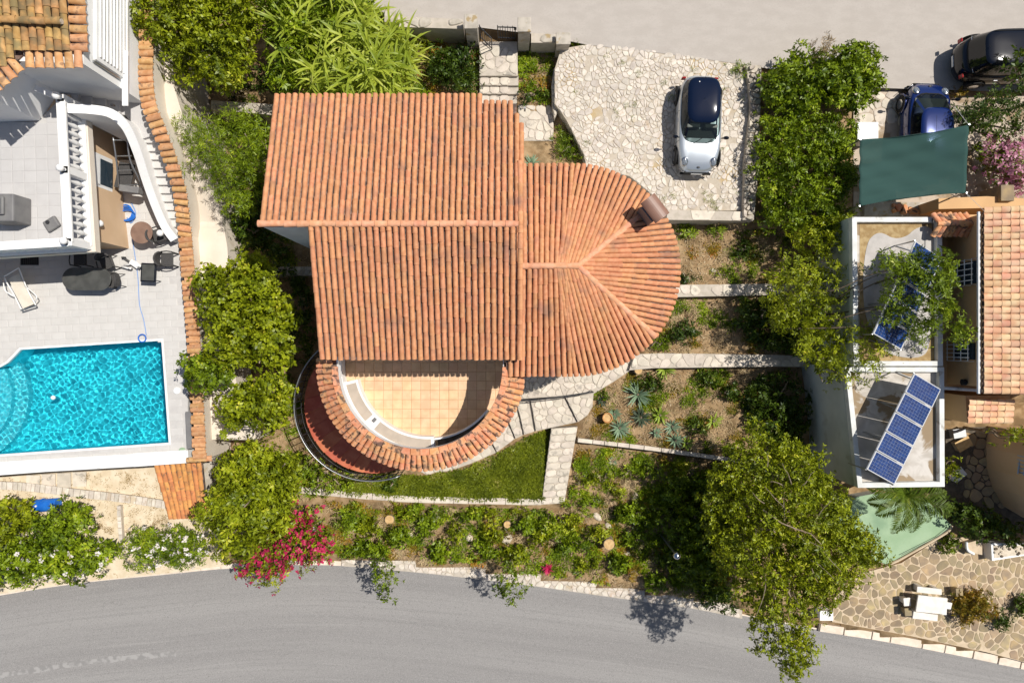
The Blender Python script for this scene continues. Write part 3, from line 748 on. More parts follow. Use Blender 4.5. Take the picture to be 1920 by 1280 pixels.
for sg in (1, -1):
    s = .11 if sg > 0 else -.15; tot = (AX - .1) + AR * (math.pi / 2 - HA)
    while True:
        if s + .1 <= AX: e = (s + .1, AY + sg * AR); tilt = max(0, (s - .6)) / tot * R(18)
        else:
            a = (s + .1 - AX) / AR
            if a > math.pi / 2 - HA - .02: break
            e = (AX + AR * math.sin(a), AY + sg * AR * math.cos(a)); tilt = (max(0, s - .6)) / tot * R(40)
        dx, dy = -math.sin(tilt), -sg * math.cos(tilt)
        # hit ridge (y=AY,x<AX) or hip
        t = (AY - e[1]) / dy; px_ = e[0] + dx * t
        if px_ < AX: st = (px_, AY + sg * .02)
        else:
            # line hits hip: (e + t d) = A + u (cos, sg sin)
            c, s_ = math.cos(HA), sg * math.sin(HA); det = dx * (-s_) + c * dy
            bx, by = AX - e[0], AY - e[1]; t = (bx * (-s_) + c * by) / det; st = (e[0] + dx * t, e[1] + dy * t)
        mA += run(st, e, h_a, STEP); s += SP
nE = 24
for i in range(nE):
    f = (i + .5) / nE * 2 - 1; a = f * HA; e = (AX + AR * math.cos(a), AY + AR * math.sin(a)); tl = f * R(15)
    dx, dy = -math.cos(tl), -math.sin(tl); sg = 1 if a > 0 else -1
    c, s_ = math.cos(HA), sg * math.sin(HA); det = dx * (-s_) + c * dy; bx, by = AX - e[0], AY - e[1]
    t = (bx * (-s_) + c * by) / det; st = (e[0] + dx * t, e[1] + dy * t)
    if t < .2: continue
    mA += run(st, e, h_a, STEP)
place_tiles(mN, TG, TM, north, 110, "tile", M['tile']); place_tiles(mS, TG, TM, south, 110, "tile", M['tile']); place_tiles(mA, TG, TM, apse, 80, "tile", M['tile'])
# ridge and hip tiles, with mortar beds
RG = tile_geo(.46, .09, .115, .85, 7); RM = mesh_of("ridge_tile", RG, M['ridge'])
def ridge(a, b, par, z=.05, step=.41, me=RM, name="ridge_tile"):
    a = Vector(a); b = Vector(b); L = (b - a).length; n = max(1, round(L / step)); d = (b - a) / L
    for i in range(n): put(name, me, None, par, jitter(frame(a + d * (L * i / n) + Vector((0, 0, z)), d, (0, 0, 1)), .02, .008))
    mb = MB(); mb.tube([a + Vector((0, 0, z - .03)), b + Vector((0, 0, z - .03))], .085, 6); mb.build("mortar_bed", M['mortar'], par)
ridge((XE, YR, ZRG), (XW_N - .03, YR, ZRG), north, .04)
ridge((.12, AY, AZR), (AX + .05, AY, AZR), apse, .06)
he = lambda sg, t: (*hipline(sg, t), h_a(*hipline(sg, t)))
ridge(he(1, .05), he(1, 2.95), apse, .05); ridge(he(-1, .05), he(-1, 3.6), apse, .05)
# verge tiles running down the east edge of the main roof
VM = mesh_of("verge_tile", tile_geo(.56, .075, .095, .9), M['tile'])
for m in run((XE + .06, YR), (XE + .06, YS), lambda x, y: h_s(x, y) + .04, STEP) + run((XE + .06, YR), (XE + .06, 5.8), lambda x, y: h_n(x, y) + .04, STEP): put("verge_tile", VM, None, south, m)
# walls
mb = MB()
def gable(mb, x0, x1, prof):
    n = len(prof); v = [(x0, y, z) for y, z in prof] + [(x1, y, z) for y, z in prof]
    mb.add(v, [tuple(range(n)), tuple(range(n, 2 * n))[::-1]] + [(i, n + i, n + (i + 1) % n, (i + 1) % n) for i in range(n)])
gable(mb, -7.84, 0, [(3.6, -1.1), (7.85, -1.1), (7.85, 5.12), (3.6, 6.42)][::-1])
mb.build("north_wall", M['villa'], villa)
mb = MB(); gable(mb, -6.25, 0.05, [(-.42, -1.1), (3.595, -1.1), (3.595, 6.4), (-.42, 5.08)][::-1]); mb.build("south_wall", M['villa'], villa)
mb = MB(); pts = [(.06, AY + 3.3), (AX, AY + 3.3)] + [(AX + 3.3 * math.cos(a), AY + 3.3 * math.sin(a)) for a in np.linspace(math.pi / 2 - .1, -math.pi / 2 + .1, 26)] + [(AX, AY - 3.3), (.06, AY - 3.3)]
mb.prism(pts, -1.1, 4.6); mb.build("apse_wall", M['villa'], villa)
# terrace doors under the south eave
for cx in (-4.9, -2.6):
    fr = MB().box((cx, -.44, 3.0), (1.5, .06, 2.1)).build("door", M['white'], villa, bevel=.01)
    for s in (-.37, .37): MB().box((cx + s, -.475, 3.05), (.6, .02, 1.8)).build("pane", M['pane'], fr)
# chimney
ch = MB(); cx, cy = 4.60, 4.28; ca = -math.atan2(150, 115)
ch.box((cx - .05, cy - .03, 5.15), (.44, .60, 1.3), ca + math.pi/2); chim = ch.build("chimney", M['greyp'], villa, bevel=.01)
mb = MB(); A = Matrix.Rotation(ca, 4, 'Z'); v = []; nseg = 12
for y in (-.40, .40):
    for r in (.30, .275):
        for i in range(nseg + 1):
            a = math.pi * (.1 + .8 * i / nseg); p = A @ Vector((y, r * math.cos(a), r * math.sin(a) * .62)); v.append((cx + p.x, cy + p.y, 5.98 + p.z))
n = nseg + 1; f = []
for i in range(nseg): f += [(i, i + 1, 2 * n + i + 1, 2 * n + i), (n + i, 3 * n + i, 3 * n + i + 1, n + i + 1), (i, n + i, n + i + 1, i + 1), (2 * n + i, 2 * n + i + 1, 3 * n + i + 1, 3 * n + i)]
f += [(0, 2 * n, 3 * n, n), (nseg, n + nseg, 3 * n + nseg, 2 * n + nseg)]
M['capbrown'] = mat("brown_metal_cap", (.20, .105, .075), (.25, .135, .095), 3, .45, spec=.5)
o = MB().add(v, f).build("chimney_cap", M['capbrown'], chim, smooth=False)
for s in (-.36, .36):
    p = A @ Vector((s, 0, 0))
    for t in (-.2, .2):
        q = A @ Vector((s * .55, t, 0)); MB().box((cx + q.x, cy + q.y, 5.93), (.05, .05, .3), ca).build("cap_post", M['greyp'], chim)
# terrace: tiled floor inside a low curved parapet, with a tiled canopy ring on columns above it
TX, TY, ZT = -3.14, -.86, 1.9
disc = lambda r, a0=math.pi, a1=2 * math.pi, n=36, cx=TX, cy=TY: [(cx + r * math.cos(a), cy + r * math.sin(a)) for a in np.linspace(a0, a1, n)]
def ringwall(mb, o_, i_, z0, z1):
    n = len(o_); v = [(p[0], p[1], z) for z in (z0, z1) for q in (o_, i_) for p in q]
    f = []
    for i in range(n - 1): f += [(i, i + 1, 2 * n + i + 1, 2 * n + i), (n + i, 3 * n + i, 3 * n + i + 1, n + i + 1), (2 * n + i, 2 * n + i + 1, 3 * n + i + 1, 3 * n + i), (i, n + i, n + i + 1, i + 1)]
    for k in (0, n - 1): f.append((k, n + k, 3 * n + k, 2 * n + k))
    mb.add(v, f); return mb
ter = MB(); ter.prism([(TX - 3.42, -.45)] + disc(3.42) + [(TX + 3.15, -.45)], -1.1, ZT - .03); terrace = ter.build("terrace", M['villa'], villa)
FL = [(TX - 3.26, -.46)] + disc(3.26) + [(TX + 3.1, -.46)]
MB().prism(FL, ZT - .06, ZT - .012).build("tile_bed", M['terrj'], terrace)
cells = grid_cells([(TX - 3.25, -.30)] + disc(3.25) + [(TX + 3.1, -.30)], .357, .357, 0, 0, origin=(TX, -.44))
lay(cells, "floor_tile", ZT - .02, .02, .006, M['terr'], terrace, 300, False, .0)
o_ = [(TX - 3.42, -.5)] + disc(3.42, n=48) + [(TX + 3.42, -.5)]; i_ = [(TX - 3.24, -.5)] + disc(3.24, n=48) + [(TX + 3.24, -.5)]
parapet = ringwall(MB(), o_, i_, ZT - .05, 2.5).build("parapet", M['white'], villa)
ZC = 4.62
o3 = [(TX - 2.86, -.62)] + disc(2.86, n=48) + [(TX + 2.86, -.62)]; i3 = [(TX - 2.83, -.62)] + disc(2.83, n=48) + [(TX + 2.83, -.62)]
canopy = ringwall(MB(), o3, i3, ZC - .42, ZC - .005).build("canopy_ring", M['white'], villa)
cb = MB(); aa = np.linspace(math.pi - .04, 2 * math.pi + .04, 50); v = []
for a in aa:
    for r, z in ((2.84, ZC), (3.56, ZC - .32), (3.56, ZC - .40), (2.84, ZC - .3)): v.append((TX + r * math.cos(a), TY + r * math.sin(a), z))
f = []
for i in range(49):
    for k in range(4): f.append((4 * i + k, 4 * i + (k + 1) % 4, 4 * i + 4 + (k + 1) % 4, 4 * i + 4 + k))
f += [(0, 1, 2, 3), (196, 197, 198, 199)]
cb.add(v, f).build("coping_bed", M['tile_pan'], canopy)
for a in np.linspace(math.pi + .12, 2 * math.pi - .1, 7): MB().lathe((TX + 3.30 * math.cos(a), TY + 3.30 * math.sin(a), 2.48), [(.09, 0), (.075, .06), (.07, 1.65), (.10, 1.8)], 10).build("column", M['white'], canopy)
CG = tile_geo(.38, .078, .094, .9, 6); CM = mesh_of("coping_tile", CG, M['cope'])
na = 54
for i in range(na):
    a = math.pi + .02 + (math.pi - .02) * (i + .5) / na; ca_, sa_ = math.cos(a), math.sin(a)
    for r0, z0 in ((3.29, ZC - .155), (3.03, ZC - .02)):
        put("coping_tile", CM, None, canopy, jitter(frame((TX + r0 * ca_, TY + r0 * sa_, z0), (ca_, sa_, -.45), (0, 0, 1)), .03, .012))
for i in range(28):
    a0 = math.pi + math.pi * i / 28; a1 = math.pi + math.pi * (i + .96) / 28; mb = MB()
    pts = [(TX + r * math.cos(a), TY + r * math.sin(a)) for r, a in ((2.81, a0), (3.03, a0), (3.03, (a0 + a1) / 2), (3.03, a1), (2.81, a1), (2.81, (a0 + a1) / 2))]
    mb.prism(pts, ZC, ZC + .07 + random.uniform(0, .01)); mb.build("edge_tile", M['cope'], canopy, bevel=.012)
for yy in (-.66, -.83):  # straight bit of canopy beside the house on the west side
    for r0, z0 in ((3.29, ZC - .155), (3.03, ZC - .02)): put("coping_tile", CM, None, canopy, frame((TX - r0, yy, z0), (-1, 0, -.45), (0, 0, 1)))
def arcpoly(ri, ro, a0, a1, n=20):
    return [(TX + ro * math.cos(a), TY + ro * math.sin(a)) for a in np.linspace(a0, a1, n)] + [(TX + ri * math.cos(a), TY + ri * math.sin(a)) for a in np.linspace(a1, a0, n)]
arc_ = lambda r, a0, a1, n=24: [(TX + r * math.cos(a), TY + r * math.sin(a)) for a in np.linspace(R(a0), R(a1), n)]
bench = ringwall(MB(), arc_(3.238, 192, 274), arc_(2.72, 192, 274), ZT, 2.38).build("bench", M['white'], villa)
M['inset'] = mat("greige_bench_top", (.50, .42, .34), (.44, .37, .30), 3, .8, .1, 40)
for a0, a1 in ((R(194), R(222)), (R(230), R(272))): MB().prism(arcpoly(2.80, 3.18, a0, a1), 2.37, 2.392).build("seat_panel", M['inset'], bench)
MB().prism(arcpoly(2.82, 3.0, R(224.5), R(227)), 2.37, 2.394).build("socket", M['greyp'], bench)
ringwall(MB(), arc_(2.84, 274.3, 322, 18), arc_(2.78, 274.3, 322, 18), ZT, 2.36).build("bench_curb", M['white'], villa)
MB().prism(arcpoly(2.81, 3.23, R(276), R(322)), ZT, ZT + .04).build("planter_bed", M['darkstuff'], villa)  # dark strip behind the curb, the gap's shade put in as colour
MB().box((TX - 2.55, -.55, 2.9), (.75, .16, 2.0)).build("door_pier", M['white'], villa)
# curved flight of red tiled steps
SCX, SCY, SR = -5.44, -2.53, 2.70
steps = MB().prism(disc(2.45, 0, 2 * math.pi * .999, 24, SCX, SCY), -1.1, .5).build("stair_base", M['villa'], villa)
ns = 15; a_s = np.linspace(R(172), R(262), ns + 1)
def hit(a):  # distance from the terrace centre to circle S in direction a
    dx, dy = math.cos(a), math.sin(a); ox, oy = TX - SCX, TY - SCY; b = ox * dx + oy * dy; c = ox * ox + oy * oy - SR * SR
    return -b + math.sqrt(max(0, b * b - c))
for i in range(ns):
    a0, a1 = a_s[i], a_s[i + 1]; z = 1.40 - .75 * i / ns; r0, r1 = hit(a0), hit(a1)
    if min(r0, r1) < 3.5: continue
    am = (a0 + a1) / 2
    st = MB().prism([(TX + r * math.cos(a), TY + r * math.sin(a)) for r, a in ((3.4, a0), (r0, a0), (hit(am), am), (r1, a1), (3.4, a1))], -1.0, z - .04).build("step", M['brick_red'], steps)
    a1 -= .008; mid_r = [3.43] + [3.43 + (hit(am) - 3.43) * k for k in (.45,)] 
    for (ra, rb) in ((3.43, .52), (.54, 1.01)):
        q = lambda f, a: 3.43 + (hit(a) - 3.43) * f
        f0 = 0 if ra > 1 else ra; f1 = rb
        pts = [(TX + q(f_, a) * math.cos(a), TY + q(f_, a) * math.sin(a)) for f_, a in ((f0, a0), (f1, a0), (f1, am), (f1, a1), (f0, a1), (f0, am))]
        MB().prism(pts, z - .045, z).build("tread_tile", M['brick_red'], steps, bevel=.008)
# its iron railing
rail = thing("iron_railing", "black iron railing curving round the red tiled steps below the terrace", "railing", (SCX - 2.9, SCY, .2))
A0, A1 = 118, 292
def rz(a): 
    t = (a - A0) / (A1 - A0); return 1.35 - .75 * max(0, min(1, t * 1.15))
for r, dz, tr, nm in ((2.90, .95, .024, 'top_rail'), (2.88, .12, .014, 'bottom_rail'), (2.89, .80, .012, 'middle_rail')):
    MB().tube([(SCX + r * math.cos(R(a)), SCY + r * math.sin(R(a)), rz(a) + dz - .1) for a in np.linspace(A0, A1, 40)], tr, 6).build(nm, M['steel'] if nm == 'top_rail' else M['iron'], rail, smooth=True)
for k, a in enumerate(np.linspace(A0, A1, 34)):
    x_, y_ = SCX + 2.88 * math.cos(R(a)), SCY + 2.88 * math.sin(R(a))
    MB().tube([(x_, y_, rz(a) - .3), (x_, y_, rz(a) + .85)], .016 if k % 4 else .026, 5).build("baluster", M['iron'], rail)
    if k % 4 == 2:
        MB().tube([(x_ + .10 * math.cos(t) * math.sin(R(a)), y_ - .10 * math.cos(t) * math.cos(R(a)), rz(a) + .35 + .14 * math.sin(t)) for t in np.linspace(0, 5.6, 12)], .012, 5).build("scroll", M['iron'], rail)
# gutter bits and vent on the roof
MB().box(tuple(W(984, 205, 5.0)), (.06, .06, .3)).build("roof_bracket", M['steel'], villa)
# ---------------------------------------------------------------- driveway, garden paths and walls
drive_px = [(1052, 92), (1110, 82), (1180, 88), (1280, 102), (1372, 118), (1404, 124), (1398, 395), (1252, 395), (1240, 380), (1180, 330), (1100, 318), (1095, 290), (1062, 225), (1048, 205), (1040, 195), (1040, 130)]
dp = WP(drive_px, ZP)
drive = flat("driveway", dp, ZP, M['stone_j'], kind='structure')
MB().prism([p[:2] for p in dp], ZP - 1.6, ZP - .004).build("driveway_fill", M['roughstone'], drive)
cs_ = voronoi(dp, .178, .47, 1.2); hp_ = [W(1345, 352, ZP), W(1322, 372, ZP), W(1362, 385, ZP), W(1300, 340, ZP), W(1110, 120, ZP), W(1130, 215, ZP)]
cs_ = [c for c in cs_ if min((Vector((*np.mean(c, 0), ZP)) - h).length for h in hp_) > random.uniform(.05, .5) and random.random() > .02]
lay(cs_, "paving_stone", ZP, .024, .009, M['stone_w'], drive, 300, True, .05)
def slabwall(name, label, px, zt, h, m, cells=None, piece="coping_stone", mj='flagj', g=.012, th=.05, sm=True):
    P = WP(px, zt); c = np.mean(P, 0); t = thing(name, label, "wall", (c[0], c[1], zt - h))
    MB().prism([p[:2] for p in P], zt - h, zt - th * .5).build("wall_body", M[mj], t)
    if cells: lay(voronoi([p[:2] for p in P], cells, .35, .3), piece, zt - th * .5, th, g, m, t, 300, sm, .03)
    return t
def strip(pts, w, z, wmul=None):
    P = [W(a, b, z) for a, b in pts]; l = []; r = []
    for i, p in enumerate(P):
        t = (P[min(i + 1, len(P) - 1)] - P[max(0, i - 1)]).normalized(); n = Vector((-t.y, t.x, 0)) * w / 2
        l.append((p.x + n.x, p.y + n.y)); r.append((p.x - n.x, p.y - n.y))
    return l + r[::-1]
def stripwall(name, label, pts, w, zt, h, m, step=.5, piece="coping_stone", mj='flagj', th=.05, cat="wall", group=None, hj=.01, gap=.012):
    """low wall along a pixel path, capped with slabs laid end to end"""
    P = [W(a, b, zt) for a, b in spline(pts, 8)]; L = [0]
    for i in range(1, len(P)): L.append(L[-1] + (P[i] - P[i - 1]).length)
    t = thing(name, label, cat, (P[0].x, P[0].y, zt - h), group)
    body = strip(spline(pts, 8), w * .92, zt); MB().prism(body, zt - h, zt - th).build("wall_body", M[mj], t)
    def at(s):
        s = max(0, min(L[-1], s)); i = max(1, next((k for k in range(len(L)) if L[k] >= s), len(L) - 1)); f = (s - L[i - 1]) / max(1e-6, L[i] - L[i - 1])
        return P[i - 1].lerp(P[i], f), (P[i] - P[i - 1]).normalized()
    s = 0
    while s < L[-1] - .08:
        d = min(step * random.uniform(.7, 1.3), L[-1] - s); q = []
        for ss, sgn in ((s + gap, 1), (s + d - gap, 1), (s + d - gap, -1), (s + gap, -1)):
            p, tt = at(ss); n = Vector((-tt.y, tt.x, 0)) * (w / 2 * random.uniform(.92, 1.06)) * sgn; q.append((p.x + n.x, p.y + n.y))
        MB().prism(q, zt - th, zt + random.uniform(-hj, hj)).build(piece, m, t, bevel=.012); s += d
    return t
slabwall("retaining_wall", "low stone retaining wall capped with pale slabs at the south end of the stone driveway", [(1252, 393), (1408, 397), (1412, 414), (1250, 412)], 1.34, 1.4, M['flag'], .62, sm=False, th=.03, g=.008)
# rough east wall of the driveway
rw = thing("rubble_wall", "rough field stone wall between the parked silver car and the long hedge", "wall", W(1405, 260, .9))
rp = [(1400, 122), (1428, 122), (1424, 300), (1414, 412), (1393, 412), (1396, 300), (1408, 200)]
MB().prism([p[:2] for p in WP(rp, 1.45)], .6, 1.42).build("wall_core", M['roughstone'], rw)
lay(voronoi(WP(rp, 1.5), .24, .45, .5), "stone", 1.40, .13, .012, M['roughstone'], rw, 300, True, .25)
for i in range(30):
    p = W(1403 - i * .35 + random.uniform(-6, 6), 130 + i * 9, 1.0); MB().ball((p.x, p.y, 1.05), .17, random.uniform(.7, 1.2), random.uniform(.7, 1.2), .6, 7).build("stone", M['roughstone'], rw)
def garden_wall(nm, label, px, zt, h, s=.36, m='flag'): return slabwall(nm, label, px, zt, h, M[m], s * 1.15, th=.03, g=.009)
garden_wall("terrace_wall", "pale crazy paved terrace wall between the two upper garden beds east of the villa", [(1262, 534), (1440, 532), (1500, 534), (1500, 553), (1440, 553), (1258, 557)], .42, .7)
garden_wall("terrace_wall", "long pale terrace wall above the agave bed reaching the villa corner", [(1190, 664), (1240, 662), (1450, 665), (1520, 668), (1520, 688), (1450, 687), (1225, 690), (1180, 694)], .12, .9)
stripwall("garden_edging", "thin white stone edging running diagonally below the agave bed", [(1083, 825), (1200, 838), (1345, 858), (1440, 872)], .17, -.35, .75, M['flag'], .6)
stripwall("garden_edging", "pale stone edging along the foot of the lawn south of the round terrace", [(560, 918), (640, 926), (760, 935), (860, 938), (1015, 941)], .27, -.76, .55, M['flag'], .9)
# pale stone kerb wall above the lower road
rwall = thing("roadside_wall", "pale rubble stone wall along the bend of the lower road below the shrubs", "wall", W(960, 1080, ZR))
top = [(640, 1043), (760, 1050), (900, 1063), (1010, 1076), (1150, 1098), (1300, 1120), (1392, 1138)]
bot = [(1392, 1160), (1300, 1141), (1150, 1120), (1010, 1100), (900, 1086), (760, 1071), (640, 1061)]
rpoly = WP(spline(top, 4) + spline(bot, 4), ZR + .18)
MB().prism([p[:2] for p in rpoly], ZR - .1, ZR + .15).build("wall_body", M['flagj'], rwall)
lay(voronoi(rpoly, .27, .42, .6), "stone", ZR + .14, .04, .010, M['stone_w'], rwall, 300, True, .04)
kb = stripwall("kerb", "thin pale kerb beside the lower road under the white flowering hedge", [(-20, 1112), (150, 1088), (300, 1073), (440, 1060), (560, 1054), (640, 1056)], .20, ZR + .12, .2, M['kerb'], .8, piece="kerb_block")
# painted kerb blocks below the crazy paving
stripwall("kerb", "row of cream painted kerb blocks at the road below the brown crazy paving", [(1537, 1176), (1640, 1192), (1720, 1206), (1850, 1232), (1990, 1262)], .34, ZR + .16, .3, M['kerb'], 1.15, piece="kerb_block", hj=.015, gap=.03)
stripwall("retaining_wall", "narrow brown stone wall holding the crazy paved patio above the kerb blocks", [(1565, 1160), (1640, 1172), (1720, 1186), (1850, 1212), (1990, 1240)], .16, -1.18, .5, M['crazy'], .5)
# entrance path, steps and slabs north of the villa
path = thing("entrance_path", "pale flagstone entrance path stepping down from the iron gate to the villa", "path", W(935, 140, .3))
pp = WP([(899, 78), (970, 78), (971, 142), (899, 142)], .95)
MB().prism([p[:2] for p in pp], 0, .93).build("path_bed", M['flagj'], path)
lay(voronoi(pp, .42, .35, .3), "flagstone", .93, .03, .014, M['flag'], path, 300, True, .02)
for k, (y0, y1) in enumerate(((142, 158), (158, 174), (174, 192))):
    z = .80 - .14 * k; q = WP([(899, y0), (972, y0), (972, y1 + 2), (899, y1 + 2)], z); MB().prism([p[:2] for p in q], 0, z - .03).build("step_base", M['flagj'], path)
    x = 0; c0 = q[0]; 
    lay(grid_cells(q, .4, .36, .4, 0, origin=(q[3][0], q[3][1])), "tread_stone", z - .03, .04, .01, M['flag'], path, 60, True, .02)
for (px, z, s) in (([(972, 197), (1038, 197), (1038, 264), (972, 264)], .55, .45), ([(978, 266), (1036, 266), (1036, 316), (978, 316)], .35, .4), ([(1038, 130), (1052, 110), (1048, 205), (1040, 222), (1036, 200), (1034, 160)], .98, .3)):
    q = WP(px, z); MB().prism([p[:2] for p in q], -.5, z - .02).build("slab_base", M['flagj'], path); lay(voronoi(q, s, .3, .3), "flagstone", z - .02, .035, .012, M['flag'], path, 60, True, .02)
# gate pillars, wall stubs and gate
def pillar(px, py, sx, sy, zt, label, h=1.0):
    p = W(px, py, zt); t = thing("gate_pillar", label, "pillar", (p.x, p.y, zt - h))
    MB().box((p.x, p.y, zt - h / 2 - .04), (sx * .9, sy * .9, h)).build("shaft", M['conc'], t, bevel=.015)
    MB().box((p.x, p.y, zt), (sx, sy, .10)).build("capstone", M['conc'], t, bevel=.02); return t
pillar(883, 41, .50, .55, 2.35, "stone gate pillar with lichened top on the west side of the iron gate", 1.9)
pillar(983, 47, .50, .55, 2.35, "stone gate pillar with lichened top on the east side of the iron gate", 1.9)
pillar(731, 31, .44, .48, 2.3, "weathered stone pillar at the edge of the tall reeds beside the upper road", 1.9)
pillar(1056, 73, .56, .46, 1.75, "low square stone pillar at the corner where the driveway meets the upper road", 1.3)
for px, zt, lb in (([(742, 30), (868, 36), (868, 54), (742, 50)], 1.75, "low flat topped stone wall between the reeds and the iron gate"), ([(996, 62), (1042, 64), (1042, 80), (996, 80)], 1.5, "short low stone wall between the east gate pillar and the corner pillar")):
    slabwall("boundary_wall", lb, px, zt, 1.3, M['conc'], .5, piece="capstone", g=.006)
gate = thing("garden_gate", "small black iron garden gate standing half open between the stone pillars", "gate", W(905, 62, 1.0))
def bar(g, a, b, r=.018, nm="bar"): return MB().tube([a, b], r, 5).build(nm, M['iron'], g)
for (ax, ay), (bx, by), nb in (((933, 51), (966, 52), 7), ((899, 50), (921, 72), 5)):
    a = W(ax, ay, 1.95); b = W(bx, by, 1.95); z0 = .95
    bar(gate, a, b, .025, "rail"); bar(gate, (a.x, a.y, z0 + .1), (b.x, b.y, z0 + .1), .022, "rail")
    for k in range(nb + 1):
        p = a.lerp(b, k / nb); bar(gate, (p.x, p.y, z0), (p.x, p.y, 1.95 + (.12 if k % 2 == 0 else 0)), .022 if k in (0, nb) else .012)
MB().box(tuple(W(966, 54, 1.75)), (.10, .04, .16)).build("lock_box", M['iron'], gate)
# east apron and the stepped path round the terrace, stairs south
ap = thing("garden_path", "pale flagstone path wrapping the round terrace with shallow steps and a straight flight down to the shrubs", "path", W(1050, 760, -.9))
def seg(px, z, s=.36, piece="flagstone", grid=None):
    q = WP(px, z); MB().prism([p[:2] for p in q], -1.3, z - .02).build("path_bed", M['flagj'], ap)
    cells = grid_cells(q, *grid) if grid else voronoi(q, s, .35, .3)
    lay(cells, piece, z - .02, .03, .011, M['flag'], ap, 100, True, .015)
seg([(975, 700), (1110, 700), (1150, 690), (1196, 668), (1188, 690), (1150, 716), (1113, 738), (975, 748)], -.10)
seg([(1060, 744), (1113, 738), (1111, 762), (1102, 778), (1084, 791)], -.12)
seg([(995, 749), (1059, 744), (1083, 791), (1032, 802), (1005, 808)], -.27)
seg([(968, 751), (994, 749), (1004, 808), (983, 815)], -.42)
seg([(940, 760), (967, 752), (982, 815), (967, 822)], -.56)
seg([(905, 800), (940, 765), (966, 822), (932, 847)], -.70)
seg([(840, 862), (905, 805), (931, 848), (885, 868), (850, 880)], -.82)
seg([(780, 880), (838, 862), (850, 881), (800, 890)], -.86)
n = 11
for k in range(n):
    f0, f1 = k / n, (k + 1) / n; y0 = 803 + (946 - 803) * f0; y1 = 803 + (946 - 803) * f1
    xl = lambda y: 1034 - 19 * (y - 803) / 143; xr = lambda y: 1083 - 25 * (y - 803) / 143
    z = -.33 - .046 * k; q = WP([(xl(y0), y0), (xr(y0), y0 - 3), (xr(y1), y1 - 3), (xl(y1), y1)], z)
    MB().prism([p[:2] for p in q], -1.5, z - .03).build("step_base", M['flagj'], ap)
    c = q; mid0 = [(c[0][i] + (c[1][i] - c[0][i]) * (.45 + .12 * (k % 2))) for i in (0, 1)]; mid1 = [(c[3][i] + (c[2][i] - c[3][i]) * (.45 + .12 * (k % 2))) for i in (0, 1)]
    lay([[c[0][:2], mid0, mid1, c[3][:2]], [mid0, c[1][:2], c[2][:2], mid1]], "tread_stone", z - .03, .04, .008, M['flag'], ap, 10, True, .01)
hr = thing("handrail", "thin black iron handrail across the flagstone path east of the round terrace", "railing", W(975, 748, -.1))
hp = [W(a, b, z) for a, b, z in ((976, 751, .62), (1010, 749, .7), (1060, 743, .82), (1113, 735, .85))]
MB().tube(hp, .022, 6).build("rail", M['iron'], hr)
for f in (0, .33, .66, 1):
    i = min(3, int(f * 3.01)); p = hp[i]; MB().tube([p, (p.x, p.y, -.3)], .018, 5).build("post", M['iron'], hr)
MB().tube([p - Vector((0, 0, .35)) for p in hp], .014, 5).build("rail", M['iron'], hr)
# wall west of villa seen in shade, and old wall stub
slabwall("garden_wall", "dark old stone wall running west from the north corner of the villa under the trees", [(395, 188), (520, 196), (520, 216), (395, 205)], .9, 1.6, M['roughstone'], .35, piece="stone")
slabwall("garden_wall", "short grey stone wall in deep shade against the west side of the villa", [(508, 500), (590, 500), (590, 516), (508, 516)], .2, 1.2, M['roughstone'], .35, piece="stone")
# ---------------------------------------------------------------- pool property: deck, pool, retaining wall
deck_px = [(-400, 470), (-400, 862), (0, 880), (352, 856), (352, 600), (335, 460), (300, 330), (262, 300), (150, 300), (150, 470)]
DK = [W(a, b, ZD) for a, b in deck_px]
pool_px = [(303, 638), (317, 830), (0, 852), (-300, 872), (-300, 690), (0, 688), (14, 680), (26, 668), (38, 655)]
PL = [p[:2] for p in WP(pool_px, ZD)]
def holed(name, outer, hole, z0, z1, m, parent=None, **k):
    bm = bmesh.new(); es = []
    for loop in (outer, hole):
        vs = [bm.verts.new((p[0], p[1], z1)) for p in loop]; es += [bm.edges.new((vs[i], vs[(i + 1) % len(vs)])) for i in range(len(vs))]
    bmesh.ops.triangle_fill(bm, edges=es, use_beauty=True, use_dissolve=False)
    r = bmesh.ops.extrude_face_region(bm, geom=bm.faces[:]); bmesh.ops.translate(bm, verts=[e for e in r['geom'] if isinstance(e, bmesh.types.BMVert)], vec=(0, 0, z0 - z1))
    bmesh.ops.recalc_face_normals(bm, faces=bm.faces[:]); me = bpy.data.meshes.new(name); bm.to_mesh(me); bm.free(); return put(name, me, m, parent, **k)
deck = holed("pool_deck", [p[:2] for p in DK], PL, ZD - .25, ZD - .010, M['joint'], kind='structure')
cells = grid_cells([p[:2] for p in DK], .56, .285, .5, R(2.5))
pin = pip(np.array([np.mean(c, 0) for c in cells]), PL); PLe = edge_dist(np.array([np.mean(c, 0) for c in cells]), PL)
cells2 = []
for c, i, e in zip(cells, pin, PLe):
    if i or e < .08: continue
    if min(edge_dist(np.array(c), PL)) < .06 or pip(np.array(c), PL).any():
        # clip against the pool's border strip
        cx = np.mean(c, 0); q = c
        for k in range(len(PL)):
            a, b = np.array(PL[k]), np.array(PL[(k + 1) % len(PL)]); ab = b - a; L2 = ab @ ab; t = max(0, min(1, ((cx - a) @ ab) / L2)); d = cx - (a + t * ab); dn = np.linalg.norm(d)
            if dn < .6 and 0 < t < 1: d = d / dn; q = clip_half(q, a + d * .075, -d)
            if len(q) < 3: break
        if len(q) < 3: continue
        c = q
    cells2.append(c)
lay(cells2, "deck_tile", ZD - .012, .014, .0028, M['deck'], deck, 300, False, .0)
poolt = thing("swimming_pool", "swimming pool of turquoise water with curved steps sunk in the pale tiled deck", "pool", W(150, 740, ZD - 1.5))
M['poolw'] = mat("turquoise_pool_mosaic", (.035, .66, .76), (.05, .71, .80), 5, .5, .0, spec=.3)
